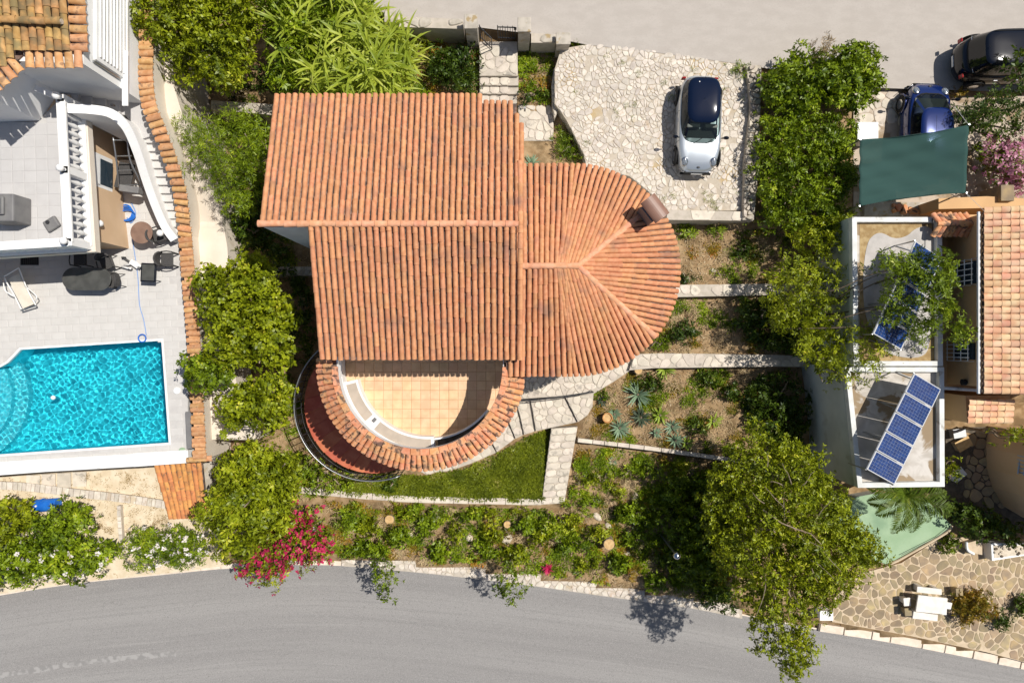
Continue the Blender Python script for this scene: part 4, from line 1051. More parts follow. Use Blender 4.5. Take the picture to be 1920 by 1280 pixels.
n = len(PL); mb = MB(); mb.add([(p[0], p[1], z) for z in (ZD - 1.35, ZD + .0) for p in PL], [tuple(range(n))] + [(i, (i + 1) % n, n + (i + 1) % n, n + i) for i in range(n)]); basin = mb.build("basin", M['poolw'], poolt)
def grow(poly, d):
    c = np.array(poly); n = len(c); out = []
    A = sum(c[i][0] * c[(i + 1) % n][1] - c[(i + 1) % n][0] * c[i][1] for i in range(n)); s = 1 if A > 0 else -1
    for i in range(n):
        a, b, e = c[i - 1], c[i], c[(i + 1) % n]; t1 = (b - a) / np.linalg.norm(b - a); t2 = (e - b) / np.linalg.norm(e - b)
        nn = np.array([t1[1] + t2[1], -(t1[0] + t2[0])]) * s; nn /= np.linalg.norm(nn); out.append(tuple(b + nn * d / max(.5, abs(nn @ np.array([t1[1], -t1[0]])))))
    return out
holed("pool_coping", grow(PL, .07), grow(PL, -.01), ZD - .2, ZD + .008, M['white'], poolt)
def water_z(x, y):
    z = 0
    for i, (kx, ky, ph, am) in enumerate(WAVES): z = z + am * np.sin(kx * x + ky * y + ph)
    return z
WAVES = []
wr = np.random.default_rng(3)
for i in range(44):
    lam = wr.uniform(.095, .30); th = wr.uniform(0, 6.283); k = 2 * math.pi / lam; WAVES.append((k * math.cos(th), k * math.sin(th), wr.uniform(0, 6.28), .00078 * (lam / .30) ** 1.35))
wxs = np.arange(-21.5, max(p[0] for p in PL) + .05, .020); wys = np.arange(min(p[1] for p in PL), max(p[1] for p in PL) + .05, .020)
WX, WY = np.meshgrid(wxs, wys); WPt = np.column_stack([WX.ravel(), WY.ravel()]); wz = ZD - .10 + water_z(WPt[:, 0], WPt[:, 1])
In = np.arange(len(WPt)).reshape(WX.shape); Fq = np.column_stack([In[:-1, :-1].ravel(), In[:-1, 1:].ravel(), In[1:, 1:].ravel(), In[1:, :-1].ravel()])
cen = WPt[Fq].mean(1); ok = pip(cen, PL) | (edge_dist(cen, PL) < .05); Fq = Fq[ok]
mw = bpy.data.materials.new("pool_water"); mw.use_nodes = True; nn_ = mw.node_tree.nodes; nn_.remove(nn_["Principled BSDF"]); gl = nn_.new("ShaderNodeBsdfGlass"); gl.inputs["IOR"].default_value = 1.33; gl.inputs["Roughness"].default_value = 0; gl.inputs["Color"].default_value = (.80, .97, 1, 1); mw.node_tree.links.new(gl.outputs[0], nn_["Material Output"].inputs[0])
water = put("water", npmesh("water", np.column_stack([WPt, wz]), Fq, True), mw, None, kind='structure')
water.cycles.is_caustics_caster = True; basin.cycles.is_caustics_receiver = True; sl.cycles.is_caustics_light = True
sc = W(-100, 745, ZD)
M['poolstep'] = mat('pale_pool_step_mosaic', (.06, .62, .70), (.18, .68, .74), 14, .5, .0, spec=.3)
for k, r in enumerate((2.75, 2.25)): MB().prism([(sc.x + r * math.cos(a), sc.y + r * math.sin(a)) for a in np.linspace(-1.1, .95, 24)] + [(sc.x - 2, sc.y)], ZD - 1.35, ZD - .95 + .35 * k).build("pool_step", M['poolstep'], poolt).cycles.is_caustics_receiver = True
deckwall = stripwall("deck_wall", "long white rendered wall along the south edge of the pool deck", [(-200, 893), (0, 878), (180, 867), (352, 856)], .52, ZD + .12, 2.6, M['white'], 3.0, piece="cap_panel", mj='white', th=.03, hj=.001, gap=.001)
MB().ball(tuple(W(184, 872, ZD + .16)), .12, 1, 1, .5).build("drain_cap", M['white'], deckwall)
# retaining boundary wall with barrel tile coping
bw = thing("boundary_wall", "tall cream boundary wall topped with sand coloured barrel tiles east of the pool deck", "wall", W(380, 600, -.9))
cl = [(278, -30), (276, 90), (275, 150), (283, 205), (302, 250), (322, 305), (338, 360), (347, 430), (353, 500), (359, 570), (365, 650), (371, 760), (376, 862)]
zt = 1.55
def zc(py): return float(np.interp(py, [-60, 215, 250, 440, 900], [3.75, 3.75, 3.5, 1.55, 1.55]))
S2 = spline(cl, 14); P = [W(a, b, zc(b)) for a, b in S2]; v = []
for i, p in enumerate(P):
    t = P[min(i + 1, len(P) - 1)] - P[max(i - 1, 0)]; t.z = 0; t.normalize(); n = Vector((-t.y, t.x, 0)) * .15
    v += [(p.x + n.x, p.y + n.y, p.z - .02), (p.x - n.x, p.y - n.y, p.z - .02), (p.x - n.x, p.y - n.y, -1.3), (p.x + n.x, p.y + n.y, -1.3)]
fq_ = [(4 * i + k, 4 * i + (k + 1) % 4, 4 * i + 4 + (k + 1) % 4, 4 * i + 4 + k) for i in range(len(P) - 1) for k in range(4)] + [(0, 1, 2, 3), tuple(range(4 * len(P) - 4, 4 * len(P)))[::-1]]
MB().add(v, fq_).build("wall_body", M['cream'], bw)
v2 = [(x, y, (P[i // 4].z + .02 if (i % 4) < 2 else P[i // 4].z - .04)) for i, (x, y, z) in enumerate(v)]
MB().add([(P[i // 4].x + (x - P[i // 4].x) * 1.25, P[i // 4].y + (y - P[i // 4].y) * 1.25, z) for i, (x, y, z) in enumerate(v2)], fq_).build("tile_bed", M['sandtile'], bw)
0 and MB().prism(strip(spline([(372, 260), (392, 330), (402, 430), (410, 560), (428, 700), (470, 830)], 5), .3, -.7), -1.3, -.62).build("footing", M['cream'], bw)
LP_ = [(S2[i][0] + 8, S2[i][1]) for i in range(0, len(S2), 8)]
RP_ = [(312, 60), (322, 150), (345, 225), (372, 280), (398, 335), (414, 400), (426, 460), (432, 560), (440, 700), (452, 760), (478, 812), (480, 836), (400, 885)]
sp_ = put("side_path", None, None, None, kind='structure') if False else None
ZSP = .8
import bisect
def xat(pl, y):
    for (x0_, y0_), (x1_, y1_) in zip(pl, pl[1:]):
        if y0_ <= y <= y1_: return x0_ + (x1_ - x0_) * (y - y0_) / (y1_ - y0_)
    return pl[0][0] if y < pl[0][1] else pl[-1][0]
RPy = [(308, -30)] + RP_[:-1]; st_y = list(range(-28, 836, 12)); vp = []
for y in st_y:
    z = max(ZSP, zc(y) - .95); vp += [tuple(W(xat(LP_, y), y, z)), tuple(W(xat(RPy, y), y, z)), (*W(xat(RPy, y), y, z)[:2], -1.3), (*W(xat(LP_, y), y, z)[:2], -1.3)]
fp_ = [(4 * i + k, 4 * i + (k + 1) % 4, 4 * i + 4 + (k + 1) % 4, 4 * i + 4 + k) for i in range(len(st_y) - 1) for k in range(4)] + [(0, 1, 2, 3), tuple(range(4 * len(st_y) - 4, 4 * len(st_y)))[::-1]]
MB().add(vp, fp_).build("side_path", M['cream'], kind='structure')
acc = 0; SGm = mesh_of("coping_tile", tile_geo(.54, .100, .118, .75, 7), M['sandtile'])
for i in range(1, len(P)):
    seg_ = (P[i] - P[i - 1]).to_2d().length; acc += seg_
    while acc > .226:
        acc -= .226; t = (P[i] - P[i - 1]); t.z = 0; t.normalize(); n = Vector((t.y, -t.x, 0))
        if n.x < 0: n = -n
        put("coping_tile", SGm, None, bw, jitter(frame(P[i] - n * .19 + Vector((0, 0, .03)), (n.x, n.y, .03), (0, 0, 1)), .03, .010))
for k in range(3): 
    p = W(358 + k * 11, 862 - k * 1, zt); put("coping_tile", SGm, None, bw, frame(p + Vector((-.1, .0, -.02)), (1, 0.05, 0), (0, 0, 1)))
# tiled lean-to south of the deck
sh = thing("tiled_lean_to", "small lean-to with orange barrel tile roof below the corner of the pool deck", "shed", W(340, 920, -1.3))
q = [W(288, 868, .75), W(378, 862, .75), W(389, 970, .05), W(318, 972, .05)]
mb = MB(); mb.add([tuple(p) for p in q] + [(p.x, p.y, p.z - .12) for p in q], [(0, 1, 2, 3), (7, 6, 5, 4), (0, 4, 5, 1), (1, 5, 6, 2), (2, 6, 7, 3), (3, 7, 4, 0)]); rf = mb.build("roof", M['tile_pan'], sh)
OM = mesh_of("tile", tile_geo(.46, .085, .105, .7, 6), M['orangetile'])
for i in range(9):
    a = q[0].lerp(q[1], (i + .5) / 9); b = q[3].lerp(q[2], (i + .5) / 9); L = (b - a).length; nn = round(L / .42)
    for k in range(nn): put("tile", OM, None, rf, jitter(frame(a.lerp(b, k / nn) + Vector((0, 0, .03)), b - a, (0, 0, 1)), .02, .008))
MB().prism([(p.x * .995, p.y) for p in q], -1.4, -.1).build("wall", M['conc'], sh)
# sandy path and drystone strips below the deck
sp = flat("sand_path", WP([(-300, 905), (0, 893), (150, 880), (300, 868), (395, 868), (470, 800), (480, 830), (400, 900), (420, 1060), (300, 1075), (150, 1090), (0, 1112), (-300, 1160)], -1.2), -1.17, M['sand'], kind='structure')
stripwall("edging_wall", "low wall of white pebbles set in mortar crossing the sand below the pool deck", [(-60, 908), (40, 912), (140, 924), (230, 934), (310, 946)], .34, -1.0, .3, M['stone_w'], .22, piece="pebble")
stripwall("edging_wall", "short upright kerb of pale stones dividing the sandy path south of the lean-to", [(222, 948), (224, 985), (226, 1015)], .16, -.95, .3, M['stone_w'], .25, piece="pebble")
slabs = thing("slab_steps", "four square concrete slabs in the sand under the white deck wall", "paving", W(90, 900, -1.2))
for k in range(4): p = W(62 + k * 29, 904 - k * 2, -1.12); MB().box((p.x, p.y, -1.14), (.58, .62, .08), R(random.uniform(-2, 2))).build("slab", M['flag'], slabs, bevel=.01)
# ---------------------------------------------------------------- white house and upper terrace (north west)
ZT2 = 3.8
wh = thing("white_house", "white rendered house with weathered barrel tile roof and shuttered wall in the north west corner", "house", W(60, 120, ZT2))
hw = [p[:2] for p in WP([(246, 178), (108, 172), (74, 226), (-300, 240), (-300, -300), (246, -300)], ZT2)]
MB().prism(hw, -1.2, 6.5).build("wall", M['white'], wh)
rr = [W(-300, -300, 7.1), W(132, -300, 7.1), W(132, 92, 6.62), W(32, 104, 6.62), W(-12, 152, 6.62), W(-300, 160, 6.62)]
mb = MB(); mb.prism([p[:2] for p in rr], 6.4, [p.z for p in rr]) if False else None
hf = lambda x, y: 6.60 + .12 * max(0, (y - 9.5)) * .6
x0 = W(-40, 0, 6.6).x; x1 = W(136, 0, 6.6).x
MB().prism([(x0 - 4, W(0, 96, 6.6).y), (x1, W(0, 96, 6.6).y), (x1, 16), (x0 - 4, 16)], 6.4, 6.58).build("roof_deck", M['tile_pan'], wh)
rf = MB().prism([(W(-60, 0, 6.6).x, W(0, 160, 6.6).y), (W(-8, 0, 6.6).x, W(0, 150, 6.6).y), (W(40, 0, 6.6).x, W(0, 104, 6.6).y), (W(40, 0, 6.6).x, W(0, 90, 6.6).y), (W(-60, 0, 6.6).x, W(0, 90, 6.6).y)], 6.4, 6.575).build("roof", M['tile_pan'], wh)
WM_ = mesh_of("tile", tile_geo(.52, .10, .125, .7, 6), M['oldroof']); x = x0 - .4
while x < x1 - .05:
    px = 960 + x * FP / (CAMH - 6.6); ylow = 100 if px > 34 else 104 + (34 - px) * 1.05
    for m in run((x, 12.2), (x, W(0, ylow, 6.6).y), lambda a, b: 6.60 + max(0, b - 8) * .12, .46): put("tile", WM_, None, rf, m)
    x += .25
ridge((x0 - .3, W(0, 38, 6.9).y, 7.0), (x1 - .05, W(0, 44, 6.9).y, 7.0), rf, .05, .45, mesh_of("ridge_tile", tile_geo(.5, .1, .12, .7, 6), M['oldroof']))
def edgetiles(a, b, z, out, par, me, st=.30):
    a = W(*a, z); b = W(*b, z); L = (b - a).length; n = int(L / st)
    for i in range(n): put("edge_tile", me, None, par, jitter(frame(a.lerp(b, (i + .5) / n) - Vector(out) * .20, (out[0], out[1], -.12), (0, 0, 1)), .04, .01))
ET = mesh_of("edge_tile", tile_geo(.52, .115, .14, .75, 7), M['sandtile'])
edgetiles((143, -60), (150, 98), 6.66, (1, 0, 0), rf, ET, .29); edgetiles((156, 112), (46, 112), 6.66, (0, -1, 0), rf, ET, .29); edgetiles((36, 118), (-30, 178), 6.66, (.62, -.78, 0), rf, ET, .29)
# shutters, recess and ledges in its east wall
ex = W(246, 0, ZT2).x
fr = MB().box((ex + .03, 10.55, 5.0), (.08, 2.9, 1.9)).build("shutter_frame", M['white'], wh, bevel=.01)
for k in range(9): MB().box((ex + .09, 10.55, 4.2 + .19 * k), (.035, 2.6, .15), M=Matrix.Rotation(.35, 3, 'Y')).build("louvre", M['white'], fr)
MB().box((ex + .10, 8.15 + .95, 4.35), (.20, 1.9, .06)).build("ledge", M['white'], wh, bevel=.01)
MB().box((ex + .04, 9.0, 5.3), (.06, .06, 1.5)).build("downpipe", M['steel'], wh)
MB().box((ex + .05, 7.95, 5.0), (.10, .05, .12)).build("wall_socket", M['iron'], wh)
# upper terrace slab
tp = [p[:2] for p in WP([(-300, 235), (70, 228), (108, 190), (152, 190), (162, 200), (176, 468), (-300, 490)], ZT2)]
ut = MB().prism(tp, ZT2 - .055, ZT2 - .010).build("upper_terrace", M['joint'], kind='structure')
bx = W(162, 0, ZT2).x
cells = grid_cells([p[:2] for p in WP([(-40, 228), (70, 226), (108, 190), (150, 190), (158, 458), (-40, 470)], ZT2)], .42, .42, 0, R(1.5), origin=W(0, 300, ZT2)[:2])
lay(cells, "terrace_tile", ZT2 - .012, .014, .003, M['deck2'], ut, 300, False, 0)
lb = thing("pool_house", "beige rendered lower storey under the balustraded terrace beside the pool deck", "house", W(200, 380, ZD))
pb = [p[:2] for p in WP([(242, 466), (214, 225), (100, 225), (-300, 300), (-300, 482)], ZD)]
MB().prism(pb, -1.0, ZT2 - .06).build("wall", M['beige'], lb)
pc = [p[:2] for p in WP([(150, 200), (162, 200), (180, 472), (-300, 503), (-300, 488), (165, 458)], ZT2)]
MB().prism(pc, ZT2 - .28, ZT2 + .01).build("cornice", M['cream'], lb)
def on_wall_x(px_base, py, z): return W(px_base, py, z)
wfx = lambda y: (W(214, 225, ZD).x + (W(242, 466, ZD).x - W(214, 225, ZD).x) * ((W(0, 225, ZD).y - y) / (W(0, 225, ZD).y - W(0, 466, ZD).y)))
wy = 6.35; w_ = MB().box((wfx(wy) + .02, wy, 2.45), (.10, 1.28, 1.5)).build("window", M['white'], lb, bevel=.01)
MB().box((wfx(wy) + .06, wy - .0, 2.1), (.06, .95, .75)).build("pane", M['pane'], w_); MB().box((wfx(wy) + .08, wy, 2.85), (.08, 1.02, .55)).build("roller_blind", M['white'], w_, bevel=.01)
for yy in (7.45, 4.32): 
    l = MB().ball((wfx(yy) + .12, yy, 3.0), .13).build("globe_lamp", M['white'], lb, smooth=True)
    MB().box((wfx(yy) + .03, yy, 3.0), (.06, .12, .12)).build("lamp_bracket", M['white'], l)
MB().box(tuple(W(42, 470, 3.3)), (.03, .03, .5)).build("downpipe", M['white'], lb)
# balustrade round the upper terrace
bal = thing("balustrade", "white balustrade with round balusters and globe lamps round the upper tiled terrace", "balustrade", W(160, 330, ZT2))
BZ = ZT2 + 1.08
def rail_(a, b, w, z, nm, h=.10):
    a = W(*a, ZT2); b = W(*b, ZT2); mb = MB(); d = (b - a); an = math.atan2(d.y, d.x); c = (a + b) / 2; mb.box((c.x, c.y, z), (d.length, w, h), an); return mb.build(nm, M['white'], bal, bevel=.012)
rail_((152, 205), (166, 462), .30, BZ, "top_rail"); rail_((154, 205), (168, 462), .26, ZT2 + .05, "bottom_rail")
rail_((-200, 484), (166, 462), .30, BZ, "top_rail"); rail_((-200, 486), (166, 464), .26, ZT2 + .05, "bottom_rail")
rail_((106, 186), (152, 205), .20, BZ, "top_rail")
bprof = [(.05, .0), (.065, .05), (.04, .12), (.085, .32), (.09, .42), (.04, .72), (.055, .86), (.05, .95)]
bm_ = MB().lathe((0, 0, 0), bprof, 9); bme = bpy.data.meshes.new("baluster"); bme.from_pydata(bm_.v, [], bm_.f); bme.materials.append(M['white']); bme.polygons.foreach_set("use_smooth", [True] * len(bme.polygons))
A = W(153, 215, ZT2); B = W(167, 455, ZT2)
for i in range(17):
    p = A.lerp(B, i / 16)
    if i == 8: continue
    put("baluster", bme, None, bal, Matrix.Translation((p.x, p.y, ZT2 + .07)))
A = W(158, 464, ZT2); B = W(-60, 477, ZT2)
for i in range(14): p = A.lerp(B, (i + .6) / 14); put("baluster", bme, None, bal, Matrix.Translation((p.x, p.y, ZT2 + .07)))
for px, py in ((153, 205), (160, 333), (166, 462)):
    p = W(px, py, ZT2); pst = MB().box((p.x, p.y, ZT2 + .56), (.26, .26, 1.14)).build("newel_post", M['white'], bal, bevel=.015)
    MB().ball((p.x, p.y, BZ + .28), .13).build("globe_lamp", M['white'], pst, smooth=True); MB().lathe((p.x, p.y, BZ + .04), [(.07, 0), (.05, .06), (.035, .12)], 8).build("lamp_neck", M['white'], pst)
# outside stairs and curved parapet
stp = thing("outside_stairs", "grey tiled outside stairs descending from the upper terrace to the pool deck", "stairs", W(290, 350, ZD))
for k in range(4):
    z = ZT2 - .17 * (k + 1); q = WP([(118 + 26 * k, 150), (146 + 26 * k, 150), (146 + 26 * k, 216), (118 + 26 * k, 216)], z)
    MB().prism([p[:2] for p in q], ZD - .5, z).build("step", M['deck2'], stp, bevel=.008)
zl = ZT2 - .17 * 5; q = WP([(222, -60), (268, -60), (272, 200), (300, 250), (262, 262), (236, 216), (222, 214)], zl)
MB().prism([p[:2] for p in q], ZD - .5, zl).build("landing", M['deck2'], stp)
ns_ = 13
for k in range(ns_):
    f0 = k / ns_; f1 = (k + 1) / ns_; z = zl - (zl - ZD) * (k + 1) / (ns_ + .2)
    y0 = 250 + 205 * f0; y1 = 250 + 205 * f1 + 2
    L = lambda y: 250 + 78 * ((y - 250) / 205) ** .85 if y > 250 else 250
    Rr = lambda y: 302 + 46 * ((y - 250) / 205) ** .9 if y > 250 else 302
    q = WP([(L(y0), y0), (Rr(y0), y0), (Rr(y1), y1), (L(y1), y1)], z); MB().prism([p[:2] for p in q], ZD - .5, z).build("step", M['deck'], stp, bevel=.008)
cw = thing("curved_parapet", "white curved parapet wall sweeping down beside the outside stairs", "wall", W(250, 300, ZD))
pts = [(128, 204, 4.7), (170, 206, 4.5), (210, 214, 4.1), (238, 240, 3.7), (258, 285, 3.2), (274, 335, 2.65), (292, 385, 2.15), (310, 425, 1.75), (328, 450, 1.5)]
S_ = spline(pts, 5); Pw = [W(a, b, z) for a, b, z in S_]; mb = MB(); v = []; 
for i, p in enumerate(Pw):
    t = (Pw[min(i + 1, len(Pw) - 1)] - Pw[max(i - 1, 0)]); t.z = 0; t.normalize(); n = Vector((-t.y, t.x, 0)) * .11
    v += [(p.x + n.x, p.y + n.y, p.z), (p.x - n.x, p.y - n.y, p.z), (p.x - n.x, p.y - n.y, ZD - .1), (p.x + n.x, p.y + n.y, ZD - .1)]
f = [(4 * i + k, 4 * i + (k + 1) % 4, 4 * i + 4 + (k + 1) % 4, 4 * i + 4 + k) for i in range(len(Pw) - 1) for k in range(4)] + [(0, 1, 2, 3), tuple(range(4 * len(Pw) - 4, 4 * len(Pw)))[::-1]]
mb.add(v, f).build("wall_body", M['white'], cw)
cap = strip([(a, b) for a, b, z in S_], .30, 3.0)
mb = MB(); v = []
for i, p in enumerate(Pw):
    t = (Pw[min(i + 1, len(Pw) - 1)] - Pw[max(i - 1, 0)]); t.z = 0; t.normalize(); n = Vector((-t.y, t.x, 0)) * .16
    v += [(p.x + n.x, p.y + n.y, p.z + .05), (p.x - n.x, p.y - n.y, p.z + .05), (p.x - n.x, p.y - n.y, p.z + .002), (p.x + n.x, p.y + n.y, p.z + .002)]
mb.add(v, f).build("coping", M['white'], cw)
MB().ball(tuple(W(300, 437, 2.0)), .13).build("globe_lamp", M['white'], cw, smooth=True)
# ---------------------------------------------------------------- pool deck furniture
def pos(px, py, z): p = W(px, py, z); return p
def chair(label, px, py, ang, group="dark wicker armchairs on the pool deck"):
    p = W(px, py, ZD + .45); t = thing("wicker_armchair", label, "chair", (p.x, p.y, ZD), group)
    Rm = Matrix.Rotation(R(ang), 3, 'Z'); q = lambda x, y, z: tuple(Rm @ Vector((x, y, 0)) + Vector((p.x, p.y, ZD + z)))
    MB().box(q(0, .02, .43), (.50, .48, .07), M=Rm).build("seat", M['wicker'], t, bevel=.03)
    vb = []; pr = []
    for s in np.linspace(-1, 1, 9):
        a = s * 1.25; x, y = .29 * math.sin(a), -.10 - .20 * math.cos(a); h = .84 - .16 * abs(s) ** 2
        for dz, of in ((.45, 0), (h, .05)): vb.append(q(x * (1 + of), y * (1 + of * 2), dz)); vb.append(q(x * .88, y * .86 * (1 + of), dz))
    f = [(4 * i + a, 4 * i + b, 4 * i + 4 + b, 4 * i + 4 + a) for i in range(8) for a, b in ((0, 1), (1, 3), (3, 2), (2, 0))] + [(0, 2, 3, 1), (32, 33, 35, 34)]
    MB().add(vb, f).build("backrest", M['wicker'], t, smooth=False)
    for sx in (-1, 1):
        MB().tube([q(sx * .27, -.12, .64), q(sx * .29, .1, .65), q(sx * .27, .26, .63), q(sx * .25, .27, .0)], .025, 6).build("armrest", M['wicker'], t, smooth=True)
        for sy in (-.22, .24): MB().tube([q(sx * .22, sy, .42), q(sx * .25, sy * 1.1, 0)], .018, 5).build("leg", M['iron'], t)
    return t
tb = thing("oval_table", "large dark oval table with glass top on the pool deck", "table", W(168, 520, ZD))
c = W(162, 523, ZD + .76); N_ = 36
ov = [(c.x + .50 * math.copysign(1, math.cos(a)) * 1 + .44 * math.cos(a), c.y + .44 * math.sin(a)) for a in np.linspace(.001, 2 * math.pi + .001, N_, endpoint=False)]
MB().prism(ov, ZD + .73, ZD + .76).build("tabletop", M['tabletop'], tb, bevel=.008)
MB().prism([(c.x + (p[0] - c.x) * .97, c.y + (p[1] - c.y) * .95) for p in ov], ZD + .66, ZD + .728).build("table_frame", M['wicker'], tb)
for sx in (-.7, .7):
    for sy in (-.28, .28): MB().box((c.x + sx, c.y + sy, ZD + .33), (.07, .07, .66)).build("leg", M['wicker'], tb)
chair("black armchair pushed under the north west side of the oval table in the shade", 150, 485, 180)
chair("rounded wicker armchair at the north east end of the oval table", 200, 492, 200)
chair("wicker armchair at the east end of the oval table, half under it", 212, 525, 95)
chair("dark armchair by the tiled boundary wall facing the pool deck", 312, 486, -90)
chair("dark armchair tucked behind the brown round table next to the curved parapet", 297, 441, -75)
rt = thing("round_table", "brown round table at the foot of the curved white parapet", "table", W(272, 440, ZD)); c = W(265, 436, ZD + .75)
MB().lathe((c.x, c.y, ZD + .71), [(.40, 0), (.425, .012), (.425, .035), (.41, .04)], 32).build("tabletop", M['browntop'], rt); MB().lathe((c.x, c.y, ZD), [(.24, 0), (.24, .03), (.04, .05), (.035, .71)], 12).build("pedestal", M['iron'], rt)
st = thing("square_stool_table", "black square side table standing on the blue hose line", "table", W(280, 511, ZD)); c = W(278, 511, ZD + .5)
MB().box((c.x, c.y, ZD + .48), (.60, .74, .06), R(-3)).build("tabletop", M['black'], st, bevel=.06); MB().box((c.x, c.y, ZD + .517), (.48, .62, .01), R(-3)).build("glass_inlay", M['tabletop'], st)
for sx in (-.24, .24):
    for sy in (-.3, .3): MB().tube([(c.x + sx, c.y + sy, ZD + .46), (c.x + sx, c.y + sy, ZD)], .02, 5).build("leg", M['iron'], st)
# toy tricycle / pool robot like white frame
sc_ = thing("folded_scooter", "small white and grey folded push scooter lying beside the square black table", "scooter", W(248, 492, ZD))
for a, b, r, m in (((232, 483), (262, 503), .035, 'steel'), ((232, 498), (258, 492), .03, 'white'), ((228, 500), (246, 504), .035, 'white'), ((250, 488), (264, 500), .05, 'white')):
    MB().tube([W(*a, ZD + .18), W(*b, ZD + .22)], r, 6).build("tube", M[m], sc_, smooth=True)
MB().box(tuple(W(252, 495, ZD + .2)), (.40, .20, .08), R(-35)).build("footboard", M['white'], sc_, bevel=.03)
for a in ((232, 483), (262, 502), (244, 504)): MB().tube([W(*a, ZD + .16) - Vector((.0, .02, 0)), W(*a, ZD + .16) + Vector((0, .03, 0))], .085, 12).build("wheel", M['rubber'], sc_)
# white lounger
lo = thing("deck_lounger", "white framed folding lounger with cream sling lying south of the black grate", "lounger", W(38, 545, ZD), None)
def lp(px, py, z): return W(px, py, ZD + z)
fr_ = [[lp(8, 520, .55), lp(14, 532, .40), lp(26, 552, .32), lp(40, 580, .30)], [lp(35, 502, .58), lp(44, 525, .40), lp(54, 548, .32), lp(67, 572, .30)]]
for l in fr_: MB().tube(spline(l, 5), .028, 6).build("side_rail", M['white'], lo, smooth=True)
MB().tube([lp(8, 518, .60), lp(35, 502, .62)], .025, 6).build("head_bar", M['white'], lo); MB().tube([lp(39, 582, .30), lp(68, 573, .30)], .03, 6).build("foot_bar", M['steel'], lo)
L1 = spline([tuple(lp(16, 522, .50)), tuple(lp(27, 548, .34)), tuple(lp(44, 578, .31))], 5); L2 = spline([tuple(lp(35, 513, .52)), tuple(lp(48, 540, .34)), tuple(lp(63, 570, .31))], 5)
mb = MB(); n = len(L1); mb.add(L1 + L2 + [(p[0], p[1], p[2] - .02) for p in L1 + L2], [(i, i + 1, n + i + 1, n + i) for i in range(n - 1)] + [(2 * n + i, 3 * n + i, 3 * n + i + 1, 2 * n + i + 1) for i in range(n - 1)]); mb.build("sling", M['fabric'], lo)
for l in ([lp(6, 525, .35), lp(10, 545, .5), lp(28, 556, .35)], [lp(46, 535, .42), lp(68, 555, .5), lp(66, 566, .32)]): MB().tube(spline(l, 5), .022, 6).build("armrest", M['white'], lo, smooth=True)
for a in ((14, 532), (40, 578), (44, 525), (66, 570)): MB().tube([lp(*a, .33), lp(*a, 0)], .02, 5).build("leg", M['white'], lo)
g = thing("floor_grate", "black rectangular mat on the shaded deck under the terrace", "mat", W(56, 487, ZD)); p = W(56, 487, ZD)
MB().box((p.x, p.y, ZD + .018), (.70, .42, .03)).build("mat", M['rubber'], g); 
for k in range(9): MB().box((p.x - .3 + .075 * k, p.y, ZD + .036), (.02, .38, .008)).build("rib", M['iron'], g)
# blue hose on the deck
hz = thing("garden_hose", "coiled blue hose by the beige wall with its line trailing to the pool edge", "hose", W(235, 395, ZD))
MB().tube(spline([(*W(246, 432, ZD)[:2], ZD + .02), (*W(252, 470, ZD)[:2], ZD + .02), (*W(259, 520, ZD)[:2], ZD + .02), (*W(262, 570, ZD)[:2], ZD + .02), (*W(270, 600, ZD)[:2], ZD + .02), (*W(275, 628, ZD)[:2], ZD + .03)], 8), .016, 5).build("hose_line", M['hose'], hz, smooth=True)
for k in range(4):
    c = W(235 + k, 398 + k * 2, ZD + .05 + .03 * k); MB().tube([(c.x + (.26 + .02 * k) * math.cos(t), c.y + (.30 - .03 * k) * math.sin(t), ZD + .04 + .03 * k) for t in np.linspace(0, 6.6, 26)], .024, 6).build("coil", M['bluep'], hz, smooth=True)
MB().tube(spline([tuple(W(246, 380, ZD + .03)), tuple(W(254, 400, ZD + .03)), tuple(W(246, 418, ZD + .03)), tuple(W(238, 408, ZD + .03))], 6), .018, 5).build("hose_end", M['hose'], hz, smooth=True)
MB().box(tuple(W(222, 392, ZD + .12)), (.16, .26, .18)).build("reel", M['bluep'], hz, bevel=.03)
c = W(267, 634, ZD + .02); rg = thing("hose_ring", "small loop of blue hose hanging on the north edge of the pool", "hose", (c.x, c.y, ZD))
MB().tube([(c.x + .15 * math.cos(t), c.y + .15 * math.sin(t), ZD + .04) for t in np.linspace(0, 6.4, 22)], .028, 6).build("loop", M['bluep'], rg, smooth=True)
# grey appliances on the upper terrace
c = W(3, 390, ZT2 + .8); bb = thing("covered_grill", "big dark grey covered grill on the upper terrace at the west edge", "grill", (c.x, c.y, ZT2))
MB().box((c.x, c.y, ZT2 + .45), (.95, .95, .9), 0).build("cover", M['greyp'], bb, bevel=.05); MB().box((c.x - .1, c.y + .05, ZT2 + .96), (.62, .62, .12)).build("lid", M['greyp'], bb, bevel=.04); MB().tube([(c.x + .12, c.y - .2, ZT2 + 1.06), (c.x + .12, c.y + .3, ZT2 + 1.06)], .03, 6).build("handle", M['steel'], bb)
c = W(97, 420, ZT2 + .1); ub = thing("parasol_base", "grey plastic parasol base lying on the upper terrace tiles", "parasol base", (c.x, c.y, ZT2))
MB().box((c.x, c.y, ZT2 + .09), (.50, .42, .16), R(32)).build("base_weight", M['greyp'], ub, bevel=.06); MB().lathe((c.x - .1, c.y + .05, ZT2 + .16), [(.08, 0), (.06, .05), (.05, .06)], 10).build("socket", M['iron'], ub)
